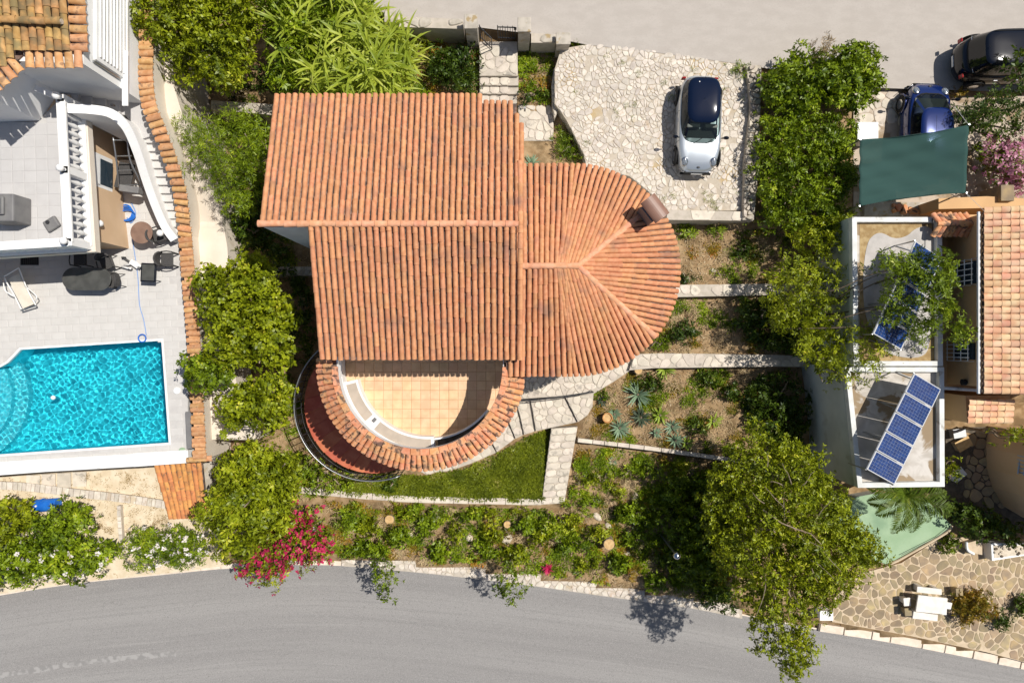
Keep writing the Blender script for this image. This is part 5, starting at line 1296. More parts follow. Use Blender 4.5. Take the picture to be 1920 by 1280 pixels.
# swing seat frame in the courtyard
sw = thing("swing_seat", "dark metal swing seat frame standing in the shaded courtyard behind the curved parapet", "swing", W(240, 310, ZD))
for k, (ax, bx_) in enumerate(((212, 224), (238, 264))):
    MB().tube(spline([tuple(W(ax, 258, ZD + 1.9)), tuple(W(ax + 6, 300, ZD + 1.6)), tuple(W(bx_ - 2, 340, ZD + 1.1)), tuple(W(bx_, 360, ZD + .2))], 6), .035, 6).build("frame_rail", M['steel'], sw, smooth=True)
for f in (.05, .35, .62, .9):
    MB().tube([W(212 + 12 * f, 258 + 100 * f, ZD + 1.9 - 1.2 * f), W(240 + 22 * f, 258 + 98 * f, ZD + 1.9 - 1.2 * f)], .025, 6).build("cross_bar", M['steel'], sw)
MB().box(tuple(W(234, 330, ZD + .75)), (.62, 1.0, .07), R(-12)).build("seat", M['wicker'], sw, bevel=.02); MB().box(tuple(W(246, 356, ZD + .9)), (.75, .25, .35), R(-8)).build("seat_box", M['greyp'], sw, bevel=.02)
# small things on the deck
for px, py, r, lb_, m in ((332, 732, .14, "white round skimmer lid on the deck east of the pool", 'white'), (342, 845, .14, "pale green round lid in the south east corner of the pool deck", 'greenpad')):
    p = W(px, py, ZD); t = thing("skimmer_lid", lb_, "lid", (p.x, p.y, ZD)); MB().lathe((p.x, p.y, ZD), [(r, 0), (r, .03), (r * .8, .045)], 16).build("lid", M[m], t)
p = W(355, 806, ZD + .3); t = thing("wall_bench", "narrow grey bench standing against the tiled wall at the south end of the deck", "bench", (p.x, p.y, ZD)); MB().box((p.x, p.y, ZD + .32), (.22, 1.45, .06), R(2.5)).build("seat", M['greyp'], t, bevel=.01)
for s in (-.6, .6): MB().box((p.x, p.y + s, ZD + .15), (.18, .06, .3)).build("leg", M['greyp'], t)
p = W(101, 745, ZD - .1); t = thing("floating_dispenser", "small white floating dispenser bobbing in the middle of the pool", "pool float", (p.x, p.y, ZD - .1)); MB().ball((p.x, p.y, ZD - .06), .09).build("float", M['white'], t, smooth=True); MB().lathe((p.x, p.y, ZD - .24), [(.04, 0), (.05, .08), (.05, .12)], 8).build("tube", M['white'], t)
p = W(90, 946, -.95); t = thing("blue_barrel", "blue plastic barrel lying beside the shrubs below the pool deck", "barrel", (p.x, p.y, -1.2))
MB().tube([(p.x - .45, p.y - .03, -.92), (p.x - .42, p.y - .03, -.92), (p.x + .42, p.y + .03, -.92), (p.x + .45, p.y + .03, -.92)], .27, 18).build("drum", M['bluep'], t, smooth=False, bevel=.03)
for s in (-.2, .2): MB().tube([(p.x + s - .02, p.y, -.92), (p.x + s + .02, p.y, -.92)], .285, 18).build("hoop", M['bluep'], t)
MB().lathe((p.x - .3, p.y + .02, -.66), [(.04, 0), (.04, .04)], 8).build("bung", M['white'], t)
# ---------------------------------------------------------------- flat roofed building with solar arrays
sb = thing("flat_roofed_annex", "flat roofed annex with white parapets, stained roof coating and solar panels", "building", W(1680, 660, 0))
ZF = 3.0
up_ = [p[:2] for p in WP([(1597, 407), (1766, 407), (1768, 686), (1600, 686)], ZF + .25)]; lo_ = [p[:2] for p in WP([(1584, 688), (1770, 688), (1771, 912), (1608, 914)], ZF + .25)]
M['roofcoat'] = mat("stained_roof_coating", (.44, .40, .35), (.60, .56, .51), 2.2, .9, .2, 40, c3=(.29, .215, .135), s3=.8, t3=(.49, .53), detail=8, dist=.6)
M['stainwall'] = mat("stained_pale_wall", (.56, .60, .58), (.48, .52, .50), .9, .9, .05, 40, c3=(.38, .40, .36), s3=1.2, t3=(.55, .7))
for nm, pl in (("upper", up_), ("lower", lo_)):
    MB().prism(pl, -1.6, ZF - .02).build("wall", M['stainwall'], sb)
    c = np.mean(pl, 0); ins = [(c[0] + (p[0] - c[0]) * .95, c[1] + (p[1] - c[1]) * .97) for p in pl]
    MB().prism(ins, ZF - .01, ZF + .04).build("roof_coating", M['roofcoat'], sb)
    for i in range(4):
        a, b = Vector(pl[i]), Vector(pl[(i + 1) % 4]); d = (b - a); L = d.length; an = math.atan2(d.y, d.x); n = Vector((-d.y, d.x)).normalized()
        if (Vector(c) - a).dot(n) < 0: n = -n
        cc = (a + b) / 2 + n * .09; MB().box((cc.x, cc.y, ZF + .12 + .004 * i), (L, .18, .28), an).build("parapet", M['white_worn'], sb, bevel=.01)
def patch(px, z, m):
    MB().prism([p[:2] for p in WP(smooth_poly(px, 2), z)], z - .02, z + .004).build("coating_patch", m, sb)
M['patch'] = mat("pale_membrane", (.50, .47, .44), (.40, .375, .35), 2.0, .9, .2, 30, c3=(.40, .37, .34), s3=2.5, t3=(.56, .66))
M['moss'] = mat("brown_moss_roof", (.30, .20, .09), (.42, .31, .16), 5, 1, .5, 30)
MB().prism([(p[0], p[1]) for p in WP([(1612, 420), (1756, 420), (1756, 680), (1612, 680)], ZF + .05)], ZF + .03, ZF + .048).build("moss_layer", M['moss'], sb)
patch([(1625, 455), (1640, 438), (1655, 436), (1675, 448), (1700, 444), (1716, 428), (1740, 422), (1754, 440), (1752, 500), (1745, 640), (1735, 668), (1700, 672), (1655, 660), (1622, 600), (1617, 520)], ZF + .056, M['patch'])
def array(label, quad, zlo, zhi, n):
    """quad px: high-left top, right top, right bottom, left bottom (left edge raised)"""
    a = W(*quad[0], zhi); b = W(*quad[1], zlo); c = W(*quad[2], zlo); d = W(*quad[3], zhi)
    t = thing("solar_array", label, "solar array", ((a.x + c.x) / 2, (a.y + c.y) / 2, ZF))
    for i in range(n):
        f0 = i / n + .004; f1 = (i + 1) / n - .004; q = [a.lerp(d, f0), b.lerp(c, f0), b.lerp(c, f1), a.lerp(d, f1)]
        nn = (q[1] - q[0]).cross(q[3] - q[0]).normalized(); nn = nn if nn.z > 0 else -nn
        fr = MB().add([tuple(p) for p in q] + [tuple(p - nn * .04) for p in q], [(0, 3, 2, 1), (4, 5, 6, 7), (0, 1, 5, 4), (1, 2, 6, 5), (2, 3, 7, 6), (3, 0, 4, 7)]).build("panel", M['alu'], t)
        U = lambda u, v, h=.004: (q[0].lerp(q[1], u)).lerp(q[3].lerp(q[2], u), v) + nn * h
        mb = MB(); NU, NV = 10, 6
        for iu in range(NU):
            for iv in range(NV):
                u0 = .03 + .94 * (iu + .025) / NU; u1 = .03 + .94 * (iu + .975) / NU; v0 = .04 + .92 * (iv + .02) / NV; v1 = .04 + .92 * (iv + .98) / NV
                mb.add([U(u0, v0), U(u1, v0), U(u1, v1), U(u0, v1)], [(0, 3, 2, 1)])
        mb.build("cells", M['pv'], fr)
    for f in (0, .33, .66, 1):
        p = a.lerp(d, f); MB().tube([p - Vector((0, 0, .04)), (p.x, p.y, ZF + .05)], .025, 5).build("strut", M['steel'], t); r = b.lerp(c, f); MB().tube([r - Vector((0, 0, .03)), (r.x, r.y, ZF + .05)], .025, 5).build("strut", M['steel'], t)
        MB().tube([(p.x, p.y, ZF + .09), (r.x, r.y, ZF + .09)], .02, 5).build("base_rail", M['steel'], t)
    return t
M['alu'] = mat("aluminium_frame", (.70, .71, .73), None, 1, .4, metal=.3); M['pv'] = mat("solar_cell", (.012, .040, .150), (.017, .055, .195), 6, .22, spec=.5, rnd=.15)
array("five solar panels in a full sun row on the lower half of the annex roof", [(1715, 699), (1765, 729), (1677, 909), (1625, 880)], 3.35, 4.35, 5)
array("solar panels half hidden under the overhanging branch on the upper half of the annex roof", [(1717, 451), (1767, 484), (1690, 656), (1637, 626)], 3.35, 4.35, 5)
for a, b in (((1748, 410), (1748, 470)), ((1600, 540), (1600, 560))): MB().tube([W(*a, ZF + .3), W(*b, ZF + .3)], .015, 5).build("cable", M['iron'], sb)
# ---------------------------------------------------------------- ochre house on the right edge
oh = thing("ochre_house", "ochre rendered house with mixed cream and orange tiled roof on the east edge", "house", W(1840, 560, 0))
ZO = 4.6
xw = W(1846, 0, ZO).x; yn = W(0, 396, ZO).y; ys = W(0, 738, ZO).y
MB().prism([(xw + .25, yn), (xw + 6, yn), (xw + 6, ys + .2), (xw + .25, ys + .2)], -1, ZO - .2).build("wall", M['ochre'], oh)
ho = lambda x, y: ZO + (x - xw) * .30
rf = MB(); rf.add([(xw, ys, ZO - .03), (xw + 6, ys, ZO + 1.77), (xw + 6, yn, ZO + 1.77), (xw, yn, ZO - .03)] + [(xw, ys, ZO - .15), (xw + 6, ys, ZO + 1.65), (xw + 6, yn, ZO + 1.65), (xw, yn, ZO - .15)], [(0, 1, 2, 3), (7, 6, 5, 4), (0, 4, 5, 1), (1, 5, 6, 2), (2, 6, 7, 3), (3, 7, 4, 0)])
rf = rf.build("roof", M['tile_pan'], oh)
OG = tile_geo(.33, .10, .115, .6, 6); OMm = mesh_of("tile", OG, M['paletile']); ms = []
y = ys + .12; 
while y < yn + .1: ms += run((xw + 3.4, y), (xw, y), ho, .262, .0); y += .228
place_tiles([m for m in ms if m[0][3] < xw + 2.6], OG, OMm, rf, 290, "tile", M['paletile'])
for i in range(26): 
    y = ys + .24 * i + .1
    if y < yn: MB().box((xw - .02, y, ZO - .05), (.04, .08, .05)).build("eave_tile_end", M['paletile'], rf)
gt = MB().tube([(xw - .12, ys, ZO - .12), (xw - .12, yn, ZO - .12)], .055, 8).build("gutter", M['white'], oh)
MB().box((W(1776, 0, 2.3).x + 1.9, (yn + ys) / 2, 1.0), (.02, .02, .02)).build("bracket", M['white'], oh)
# grey slab between annex and house wall with grilles standing on the facade
fx = xw + .2
def grille(par, x, y, z, w, h, m='white', nb=4, proj=.22, arch=False):
    fr = MB().box((x + .02, y, z), (.06, w, h)).build("window", M['pane'], par)
    for k in range(nb): yy = y - w / 2 + w * (k + .5) / nb; MB().tube([(x - proj, yy, z - h / 2 - .05), (x - proj, yy, z + h / 2 + .05)], .018, 5).build("grille_bar", M[m], fr)
    for k in range(4): zz_ = z - h / 2 + h * k / 3; MB().tube([(x, y - w / 2 - .06, zz_), (x - proj, y - w / 2 - .06, zz_), (x - proj, y + w / 2 + .06, zz_), (x, y + w / 2 + .06, zz_)], .018, 5).build("grille_bar", M[m], fr)
grille(oh, fx + .0, W(0, 512, 3.4).y, 3.4, .8, 1.15); grille(oh, fx + .0, W(0, 658, 3.2).y, 3.2, .6, 1.15)
MB().tube([(fx + .02, W(0, 714, 2.6).y, 3.3), (fx - .12, W(0, 714, 2.6).y, 3.3)], .11, 12).build("vent_pipe", M['rubber'], oh)
MB().tube([W(1768, 727, ZF + .1), W(1846, 732, ZF + .2)], .06, 7).build("drain_pipe", M['white_worn'], oh)
lw = MB().prism([p[:2] for p in WP([(1772, 440), (1850, 440), (1850, 725), (1772, 725)], 2.35)], -1, 2.2).build("lower_wall", M['ochre'], oh)
# little tiled gable roof north of it
gr = thing("porch_roof", "small two sided barrel tiled porch roof between the annex and the ochre house", "roof", W(1806, 418, 2.0))
MB().prism([p[:2] for p in WP([(1772, 402), (1838, 402), (1838, 436), (1772, 436)], 3.2)], 0, 3.15).build("wall", M['ochre'], gr)
ra, rb = W(1768, 419, 3.65), W(1838, 419, 3.65); PM = mesh_of("tile", tile_geo(.52, .085, .105, .8, 6), M['cope'])
for i in range(7):
    p = ra.lerp(rb, (i + .5) / 7)
    for s in (-1, 1): put("tile", PM, None, gr, jitter(frame((p.x - .12, p.y + s * .03, 3.55), (-.35, s * .9, -.55), (0, 0, 1)), .03, .01))
    put("ridge_tile", PM, None, gr, jitter(frame((p.x - .2, p.y, 3.6), (1, 0, 0), (0, 0, 1)), .03, .01))
# small lower tiled roof
sr = thing("small_tiled_roof", "small tiled roof half in shade below the south corner of the ochre house", "roof", W(1860, 768, 0))
za = 3.3; q0 = WP([(1814, 742), (1898, 742), (1902, 795), (1818, 793)], za)
MB().prism([p[:2] for p in q0], -1, za - .12).build("wall", M['ochre'], sr)
hs_ = lambda x, y: za + .0 * x + (y - q0[3][1]) * .12
yy = q0[3][1] + .1; k = 0
SRM = mesh_of("tile", OG, M['paletile'])
while yy < q0[0][1]:
    for m in run((q0[1][0], yy), (q0[0][0], yy), hs_, .262, .0): put("tile", SRM, None, sr, m)
    yy += .225
# round ochre building at the right edge
rb_ = thing("round_beige_building", "rounded beige building with two blue barred windows at the east edge", "building", W(1900, 880, 0))
ZB_ = -.6
arc = WP([(1862, 800), (1856, 840), (1858, 880), (1868, 915), (1888, 950), (1925, 972), (2100, 990), (2100, 800)], ZB_)
MB().prism([p[:2] for p in arc], -1.3, 3.4).build("wall", M['beige'], rb_)
for (px, py) in ((1903, 868), (1908, 912)):
    p = W(px, py, 1.2); 
    an = -.15 if py < 890 else .25
    o = MB().box((W(1862, py, ZB_).x - .0 + (.0 if py < 890 else .28), W(0, py, .9).y, 1.5), (.10, .75, 1.0), an).build("window", M['pane'], rb_)
    for k in range(5): MB().box((W(1862, py, ZB_).x - .12 + (.0 if py < 890 else .28), W(0, py, .9).y - .32 + .16 * k, 1.5), (.03, .03, 1.1), an).build("grille_bar", M['bluebar'] if 'bluebar' in M else M.setdefault('bluebar', mat("pale_blue_bar", (.30, .45, .68), None, 1, .5)), o)
    for k in range(4): MB().box((W(1862, py, ZB_).x - .13 + (.0 if py < 890 else .28), W(0, py, .9).y, 1.05 + .3 * k), (.03, .8, .03), an).build("grille_bar", M['bluebar'], o)
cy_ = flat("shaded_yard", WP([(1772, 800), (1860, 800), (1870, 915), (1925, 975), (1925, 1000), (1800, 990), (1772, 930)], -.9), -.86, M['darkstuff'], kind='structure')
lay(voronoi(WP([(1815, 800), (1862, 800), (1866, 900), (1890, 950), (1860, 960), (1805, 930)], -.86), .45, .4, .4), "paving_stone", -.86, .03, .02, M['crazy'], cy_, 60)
for i, (px, py, s, a) in enumerate(((1800, 812, .5, 10), (1808, 832, .6, 30), (1798, 890, .55, 40))):
    p = W(px, py, -.5); t = thing("garden_crate", ["grey crate in the shaded yard nearest the small tiled roof", "brown crate leaning in the middle of the shaded yard", "pale plastic tub at the annex corner of the shaded yard"][i], "crate", (p.x, p.y, -.86))
    MB().box((p.x, p.y, -.7), (s, s * .7, .3), R(a)).build("body", M[('greyp', 'bark', 'stainwall')[i]], t, bevel=.02); MB().box((p.x, p.y, -.53), (s * 1.05, s * .75, .04), R(a)).build("rim", M[('steel', 'wood', 'white_worn')[i]], t)
# ---------------------------------------------------------------- shade net
nt_ = thing("shade_net", "dark green shade net stretched over the blue car next to the hedge", "shade net", W(1715, 310, 3.2))
c4 = [W(1612, 262, 3.35), W(1816, 234, 3.5), W(1811, 362, 3.3), W(1611, 387, 3.1)]; G = 34; v = []
for j in range(G + 1):
    for i in range(G + 1):
        u, w_ = i / G, j / G; p = c4[0].lerp(c4[1], u).lerp(c4[3].lerp(c4[2], u), w_); sg = -.28 * math.sin(math.pi * u) * math.sin(math.pi * w_) + .034 * math.sin(u * 5 + w_ * 26) * (1 - .6 * u) + .016 * math.sin(u * 16 - w_ * 19)
        e = .10 * math.sin(math.pi * u); v.append((p.x, p.y + (e * (1 if j == G else -1 if j == 0 else 0)), p.z + sg))
nb_ = MB().add(v, [(j * (G + 1) + i, j * (G + 1) + i + 1, (j + 1) * (G + 1) + i + 1, (j + 1) * (G + 1) + i) for j in range(G) for i in range(G)]).build("net", M['net'], nt_, smooth=True)
md = nb_.modifiers.new("thickness", 'SOLIDIFY'); md.thickness = .006
for p in c4: MB().tube([(p.x, p.y, .7), p + Vector((0, 0, .05))], .03, 6).build("pole", M['steel'], nt_)
for a, b in (((1811, 362, 3.3), (1850, 400, 3.9)), ((1816, 234, 3.5), (1790, 200, 3.0))): MB().tube([W(*a), W(*b)], .008, 4).build("guy_wire", M['white'], nt_)
wb = thing("white_box", "white sheet metal box at the north west corner of the green shade net", "box", W(1626, 245, 1)); p = W(1626, 246, 1.9)
MB().box((p.x, p.y, 1.4), (.75, .62, 1.0)).build("body", M['white'], wb, bevel=.02); MB().box((p.x, p.y, 1.93), (.8, .66, .05)).build("lid", M['white'], wb, bevel=.01)
carpark = flat("parking_bay", WP([(1600, 150), (1680, 160), (1930, 176), (1930, 410), (1600, 410)], .95), .96, mat("pale_stone_bay", (.52, .43, .34), (.42, .35, .28), 1.5, .95, .3, 30, c3=(.3, .22, .14), s3=1.5), kind='structure')
lay(voronoi(WP([(1600, 165), (1700, 165), (1700, 240), (1600, 255)], .97), .5, .4, .4), "paving_stone", .965, .02, .015, M['flag'], carpark, 80)
yw = thing("yellow_curved_wall", "mustard rendered wall with stone pillar north of the ochre house", "wall", W(1850, 385, 1))
MB().prism([p[:2] for p in WP([(1760, 372), (1850, 368), (1990, 376), (1990, 392), (1850, 390), (1760, 392)], 2.4)], .5, 2.4).build("wall_body", M['ochre'], yw); MB().box(tuple(W(1868, 368, 2.0)), (.5, .6, 1.2)).build("pillar", M['crazy'], yw, bevel=.02)
sbk = thing("rubble_bed", "short rubble bed of broken bricks between the shade net and the annex", "wall", W(1700, 398, 1)); lay(voronoi(WP([(1672, 380), (1740, 384), (1740, 402), (1672, 404)], 1.2), .3, .4, .4), "broken_brick", 1.15, .1, .02, M['cope'], sbk, 60, True, .3); MB().prism([p[:2] for p in WP([(1620, 378), (1740, 380), (1740, 405), (1620, 405)], 1.1)], .4, 1.14).build("bed", M['conc'], sbk)
# ---------------------------------------------------------------- patio south east
ppx = [(1612, 1075), (1690, 1055), (1760, 1010), (1830, 1005), (1930, 1030), (2050, 1040), (2050, 1275), (1850, 1222), (1700, 1190), (1560, 1165), (1565, 1120)]
PT = WP(ppx, -1.1); patio = flat("crazy_paved_patio", PT, -1.1, M['crazyj'], kind='structure'); MB().prism([p[:2] for p in PT], -1.8, -1.104).build("patio_fill", M['crazyj'], patio)
lay(voronoi(PT, .36, .44, .8), "paving_stone", -1.10, .014, .020, M['crazy'], patio, 300, True, .01)
gp = [(1585, 935), (1640, 925), (1740, 940), (1785, 985), (1772, 1000), (1690, 1045), (1660, 1058), (1620, 1040), (1570, 985)]
GP = WP(gp, -.6); gpad = flat("green_painted_terrace", GP, -.6, M['greenpad'], kind='structure'); MB().prism([p[:2] for p in GP], -1.5, -.604).build("terrace_edge", M['stainwall'], gpad)
MB().tube(spline([tuple(W(1785, 985, -.55)), tuple(W(1772, 1000, -.55)), tuple(W(1690, 1047, -.55)), tuple(W(1662, 1060, -.55))], 6), .05, 6).build("terrace_kerb", M['crazyj'], gpad)
MB().tube([W(1781, 988, -.5), W(1758, 1006, -.5), W(1690, 1040, -.5)], .012, 4).build("wire_edge", M['steel'], gpad)
pt_ = thing("stone_table", "white stone picnic table on the brown crazy paved patio", "table", W(1745, 1135, -1.1))
def pslab(t, px, z, h, m, nm, bev=.015): MB().prism([p[:2] for p in WP(px, z)], z - h, z).build(nm, M[m], t, bevel=bev)
M['wstone'] = mat("white_cast_stone", (.78, .75, .70), (.70, .66, .60), 3, .8, .15, 40)
pslab(pt_, [(1722, 1115), (1777, 1121), (1775, 1152), (1717, 1146)], -.35, .07, 'wstone', "tabletop"); pslab(pt_, [(1775, 1128), (1786, 1130), (1783, 1142), (1775, 1141)], -.36, .06, 'wstone', "tabletop_extension")
for x_, y_ in ((1733, 1132), (1763, 1136)): p = W(x_, y_, -.7); MB().box((p.x, p.y, -.76), (.18, .5, .68)).build("support", M['wstone'], pt_)
for lb_, q, z in (("stone bench north of the white picnic table on the patio", [(1720, 1099), (1766, 1104), (1766, 1115), (1719, 1110)], -.62), ("white stone bench along the south side of the picnic table", [(1713, 1146), (1759, 1152), (1758, 1164), (1711, 1159)], -.62)):
    c = np.mean(WP(q, z), 0); t = thing("stone_bench", lb_, "bench", (c[0], c[1], -1.1)); pslab(t, q, z, .07, 'wstone', "seat")
    d = Vector(WP(q, z)[1]) - Vector(WP(q, z)[0])
    for s in (-.32, .32): MB().box((c[0] + d.x * s, c[1] + d.y * s, -.88), (.14, .24, .42)).build("leg", M['wstone'], t)
for lb_, x_, y_, m_ in (("small square stone stool west of the picnic table, white topped", 1701, 1128, 'wstone'), ("brown stone stool at the south west corner of the picnic table", 1703, 1147, 'crazy'), ("round brown stone stool between the picnic table and the bushes", 1799, 1110, 'crazy')):
    p = W(x_, y_, -.65); t = thing("stone_stool", lb_, "stool", (p.x, p.y, -1.1)); MB().box((p.x, p.y, -.68), (.30, .34, .07), R(5)).build("seat", M[m_], t, bevel=.02); MB().box((p.x, p.y, -.9), (.2, .2, .4), R(5)).build("pedestal", M[m_], t)
pl_ = thing("white_planter", "white edged rectangular planter with pebbles at the north east of the patio", "planter", W(1890, 1030, -1.1))
q = WP([(1858, 1018), (1930, 1018), (1930, 1040), (1860, 1051)], -.6); MB().prism([p[:2] for p in q], -1.2, -.6).build("box", M['white'], pl_, bevel=.01); c = np.mean(q, 0); qi = [(c[0] + (p[0] - c[0]) * .88, c[1] + (p[1] - c[1]) * .72) for p in q]; MB().prism(qi, -.62, -.59).build("gravel", M['rock'], pl_)
for k in range(14): x_, y_ = sample_poly(qi, 1)[0]; MB().ball((x_, y_, -.57), .06, random.uniform(.7, 1.5), 1, .6, 7).build("pebble", M['rock' if k % 2 else 'darkbark'], pl_)
fs_ = thing("curved_step", "small curved white and pink step beside the white planter", "step", W(1828, 1025, -1.1)); pslab(fs_, [(1812, 1018), (1842, 1010), (1842, 1040), (1822, 1036), (1813, 1028)], -.8, .3, 'crazyj', "tread"); MB().tube(spline([tuple(W(1812, 1015, -.75)), tuple(W(1814, 1030, -.75)), tuple(W(1826, 1038, -.75))], 5), .06, 6).build("rim", M['white'], fs_)
mb_ = thing("utility_box", "pale grey utility box at the road under the big tree", "box", W(1548, 1150, -1.5)); p = W(1548, 1152, -.7); MB().box((p.x, p.y, -1.1), (.5, .35, .9)).build("cabinet", M['white'], mb_, bevel=.02); MB().box((p.x, p.y, -.63), (.56, .41, .05)).build("lid", M['white'], mb_, bevel=.01)
# ---------------------------------------------------------------- cars
def interp(x, xs, ys): return float(np.interp(x, xs, ys))
def car(name, label, x, y, z, ang, L, Wd, H, prof, cab, paint, roofm, glass, hl='oval', light=True, tilt=0):
    """x forward. prof: body top height along x/(L/2); cab: (x front of glass, x rear of glass, roof front, roof rear) in units of L/2"""
    Mt = Matrix.Translation((x, y, z)) @ Matrix.Rotation(R(ang), 4, 'Z')
    t = put(name, None, None, None, Mt, label=label, cat="car"); NP = 64
    def sup(a, n): c, s = math.cos(a), math.sin(a); return math.copysign(abs(c) ** (2 / n), c), math.copysign(abs(s) ** (2 / n), s)
    tp = lambda X: interp(X / (L / 2), *prof)
    A = [2 * math.pi * (i + .5) / NP for i in range(NP)]
    def ring(sx, sy, zf, n=3.6):
        o = []
        for a in A:
            cx_, sy_ = sup(a, n); X = cx_ * L / 2 * sx; Y = sy_ * Wd / 2 * sy * (1 - .05 * max(0, cx_) ** 4 - .04 * max(0, -cx_) ** 4)
            o.append((X, Y, zf(X)))
        return o
    rings = [ring(.93, .90, lambda X: .20), ring(.975, .97, lambda X: .26), ring(.995, 1.0, lambda X: .45), ring(1, 1.0, lambda X: .58), ring(.985, .985, lambda X: tp(X) - .13), ring(.965, .95, lambda X: tp(X) - .045), ring(.93, .90, lambda X: tp(X) - .008), ring(.80, .80, lambda X: tp(X) + .012), ring(.5, .6, lambda X: tp(X) + .02), ring(.02, .02, lambda X: tp(X) + .02)]
    mb = MB(); 
    for r in rings: mb.v += [tuple(Mt @ Vector(p)) for p in r]
    for j in range(len(rings) - 1):
        for i in range(NP): mb.f.append((j * NP + i, j * NP + (i + 1) % NP, (j + 1) * NP + (i + 1) % NP, (j + 1) * NP + i))
    mb.f.append(tuple(range(NP))[::-1]); body = mb.build("body", M[paint], t, smooth=True)
    # greenhouse rings
    gf, gr_, rf_, rr_ = [c * L / 2 for c in cab]
    def grng(xf, xr, w, zf, n):
        o = []; xc = (xf + xr) / 2; hl_ = (xf - xr) / 2
        for a in A: c, s = sup(a, n); X = xc + c * hl_; o.append((X, s * w / 2 * (1 - .06 * abs(c) ** 3), zf(X)))
        return o
    g0 = grng(gf, gr_, Wd * .90, lambda X: tp(X) + .005, 4.2); g1 = grng(rf_, rr_, Wd * .745, lambda X: H - .06 - .05 * abs((X - (rf_ + rr_) / 2) / ((rf_ - rr_) / 2)) ** 2, 4.5)
    def strip_(nm, sel, m, off=0.0, lo=0.0, hi=1.0, smooth=True):
        mb = MB(); k = 0
        for i in range(NP):
            if not sel(i): continue
            j = (i + 1) % NP; P_ = [Vector(g0[i]).lerp(Vector(g1[i]), lo), Vector(g0[j]).lerp(Vector(g1[j]), lo), Vector(g0[j]).lerp(Vector(g1[j]), hi), Vector(g0[i]).lerp(Vector(g1[i]), hi)]
            nn = (P_[1] - P_[0]).cross(P_[3] - P_[0]).normalized() * off
            mb.add([tuple(Mt @ (p + nn)) for p in P_], [(0, 1, 2, 3)])
        return mb.build(nm, M[m], t, smooth=False) if mb.v else None
    ang_of = lambda i: math.degrees((A[i] + math.pi / NP) % (2 * math.pi))
    fr_ = lambda i: min(ang_of(i), 360 - ang_of(i))
    pil = lambda d: 36 < d < 47 or 95 < d < 100 or 138 < d < 146
    strip_("windshield", lambda i: fr_(i) <= 36, glass); strip_("rear_window", lambda i: fr_(i) >= 146, glass)
    strip_("side_window", lambda i: not pil(fr_(i)) and 36 < fr_(i) < 146 and ang_of(i) < 180, glass); strip_("side_window", lambda i: not pil(fr_(i)) and 36 < fr_(i) < 146 and ang_of(i) > 180, glass)
    pm = 'black' if paint != 'blue' else paint
    for lo_a, hi_a in ((36, 47), (95, 100), (138, 146)):
        for sd_ in (0, 1): strip_("pillar", lambda i: lo_a < fr_(i) < hi_a and (ang_of(i) > 180) == bool(sd_), pm)
    strip_("window_trim", lambda i: True, 'rubber', .008, -.02, .05)
    rr2 = [g1, [(p[0] * .985 + (rf_ + rr_) / 2 * .015, p[1] * .96, p[2] + .028) for p in g1]]
    xc = (rf_ + rr_) / 2
    for s, h in ((.9, .05), (.7, .066), (.4, .075), (.02, .078)): rr2.append([(xc + (p[0] - xc) * s, p[1] * s, (H - .06 - .05 * abs((xc + (p[0] - xc) * s - xc) / ((rf_ - rr_) / 2)) ** 2) + h) for p in g1])
    mb = MB()
    for r in rr2: mb.v += [tuple(Mt @ Vector(p)) for p in r]
    for j in range(len(rr2) - 1):
        for i in range(NP): mb.f.append((j * NP + i, j * NP + (i + 1) % NP, (j + 1) * NP + (i + 1) % NP, (j + 1) * NP + i))
    roof = mb.build("roof", M[roofm], t, smooth=True)
    T = lambda *p: tuple(Mt @ Vector(p))
    M3 = Mt.to_3x3()
    # interior
    MB().box(T((rf_ + rr_) / 2 * .5, 0, .62), (.05, .05, .05)).build("gear_lever", M['iron'], t)
    for sx in (.12 * L / 2, -.42 * L / 2):
        for sy in (-.20, .20): MB().box(T(sx, sy * Wd, tp(sx) + .10), (.16, Wd * .30, .36), M=M3).build("seat", M['seat'], t, bevel=.05)
    MB().box(T(gf - .38, 0, tp(gf) + .03), (.36, Wd * .76, .05), M=M3).build("dashboard", M['seat'], t, bevel=.02)
    # wheels
    for sx in (.62, -.62):
        for sy in (-1, 1):
            cx_, cy_ = sx * L / 2, sy * (Wd / 2 - .10)
            w_ = MB().tube([T(cx_, cy_ - .11, .31), T(cx_, cy_ + .11, .31)], .31, 18).build("wheel", M['rubber'], t)
            MB().tube([T(cx_, cy_ + sy * .112, .31), T(cx_, cy_ + sy * .125, .31)], .19, 14).build("rim", M['chrome'], w_)
            mb = MB(); mb.tube([T(cx_ + .37 * math.cos(a), sy * (Wd / 2 + .002), .33 + .36 * math.sin(a)) for a in np.linspace(0, math.pi, 12)], .035, 5); mb.build("wheel_arch", M['rubber'] if paint != 'blue' else M[paint], t, smooth=True)
    # lights, grille, plates, mirrors, handles
    for sy in (-1, 1):
        X = L / 2 * .80; Y = sy * Wd / 2 * .66; zt_ = tp(X) - .02
        Mq = M3 @ Matrix.Rotation(R(28), 3, 'Y')
        o = MB().ball(T(X, Y, zt_), 1, .19, .15, .07, 16, M=Mq).build("headlight", M['chrome'], t, smooth=True); MB().ball(T(X + .01, Y, zt_ + .015), 1, .155, .12, .07, 14, M=Mq).build("lens", M['lens'], o, smooth=True); MB().ball(T(X + .02, Y, zt_ + .04), 1, .05, .05, .045, 8, M=Mq).build("bulb_reflector", M['chrome'], o, smooth=True)
        MB().box(T(-L / 2 * .945, Y * 1.12, tp(-L / 2) - .20), (.07, .16, .24), M=M3).build("tail_light", M['redlens'], t, bevel=.03)
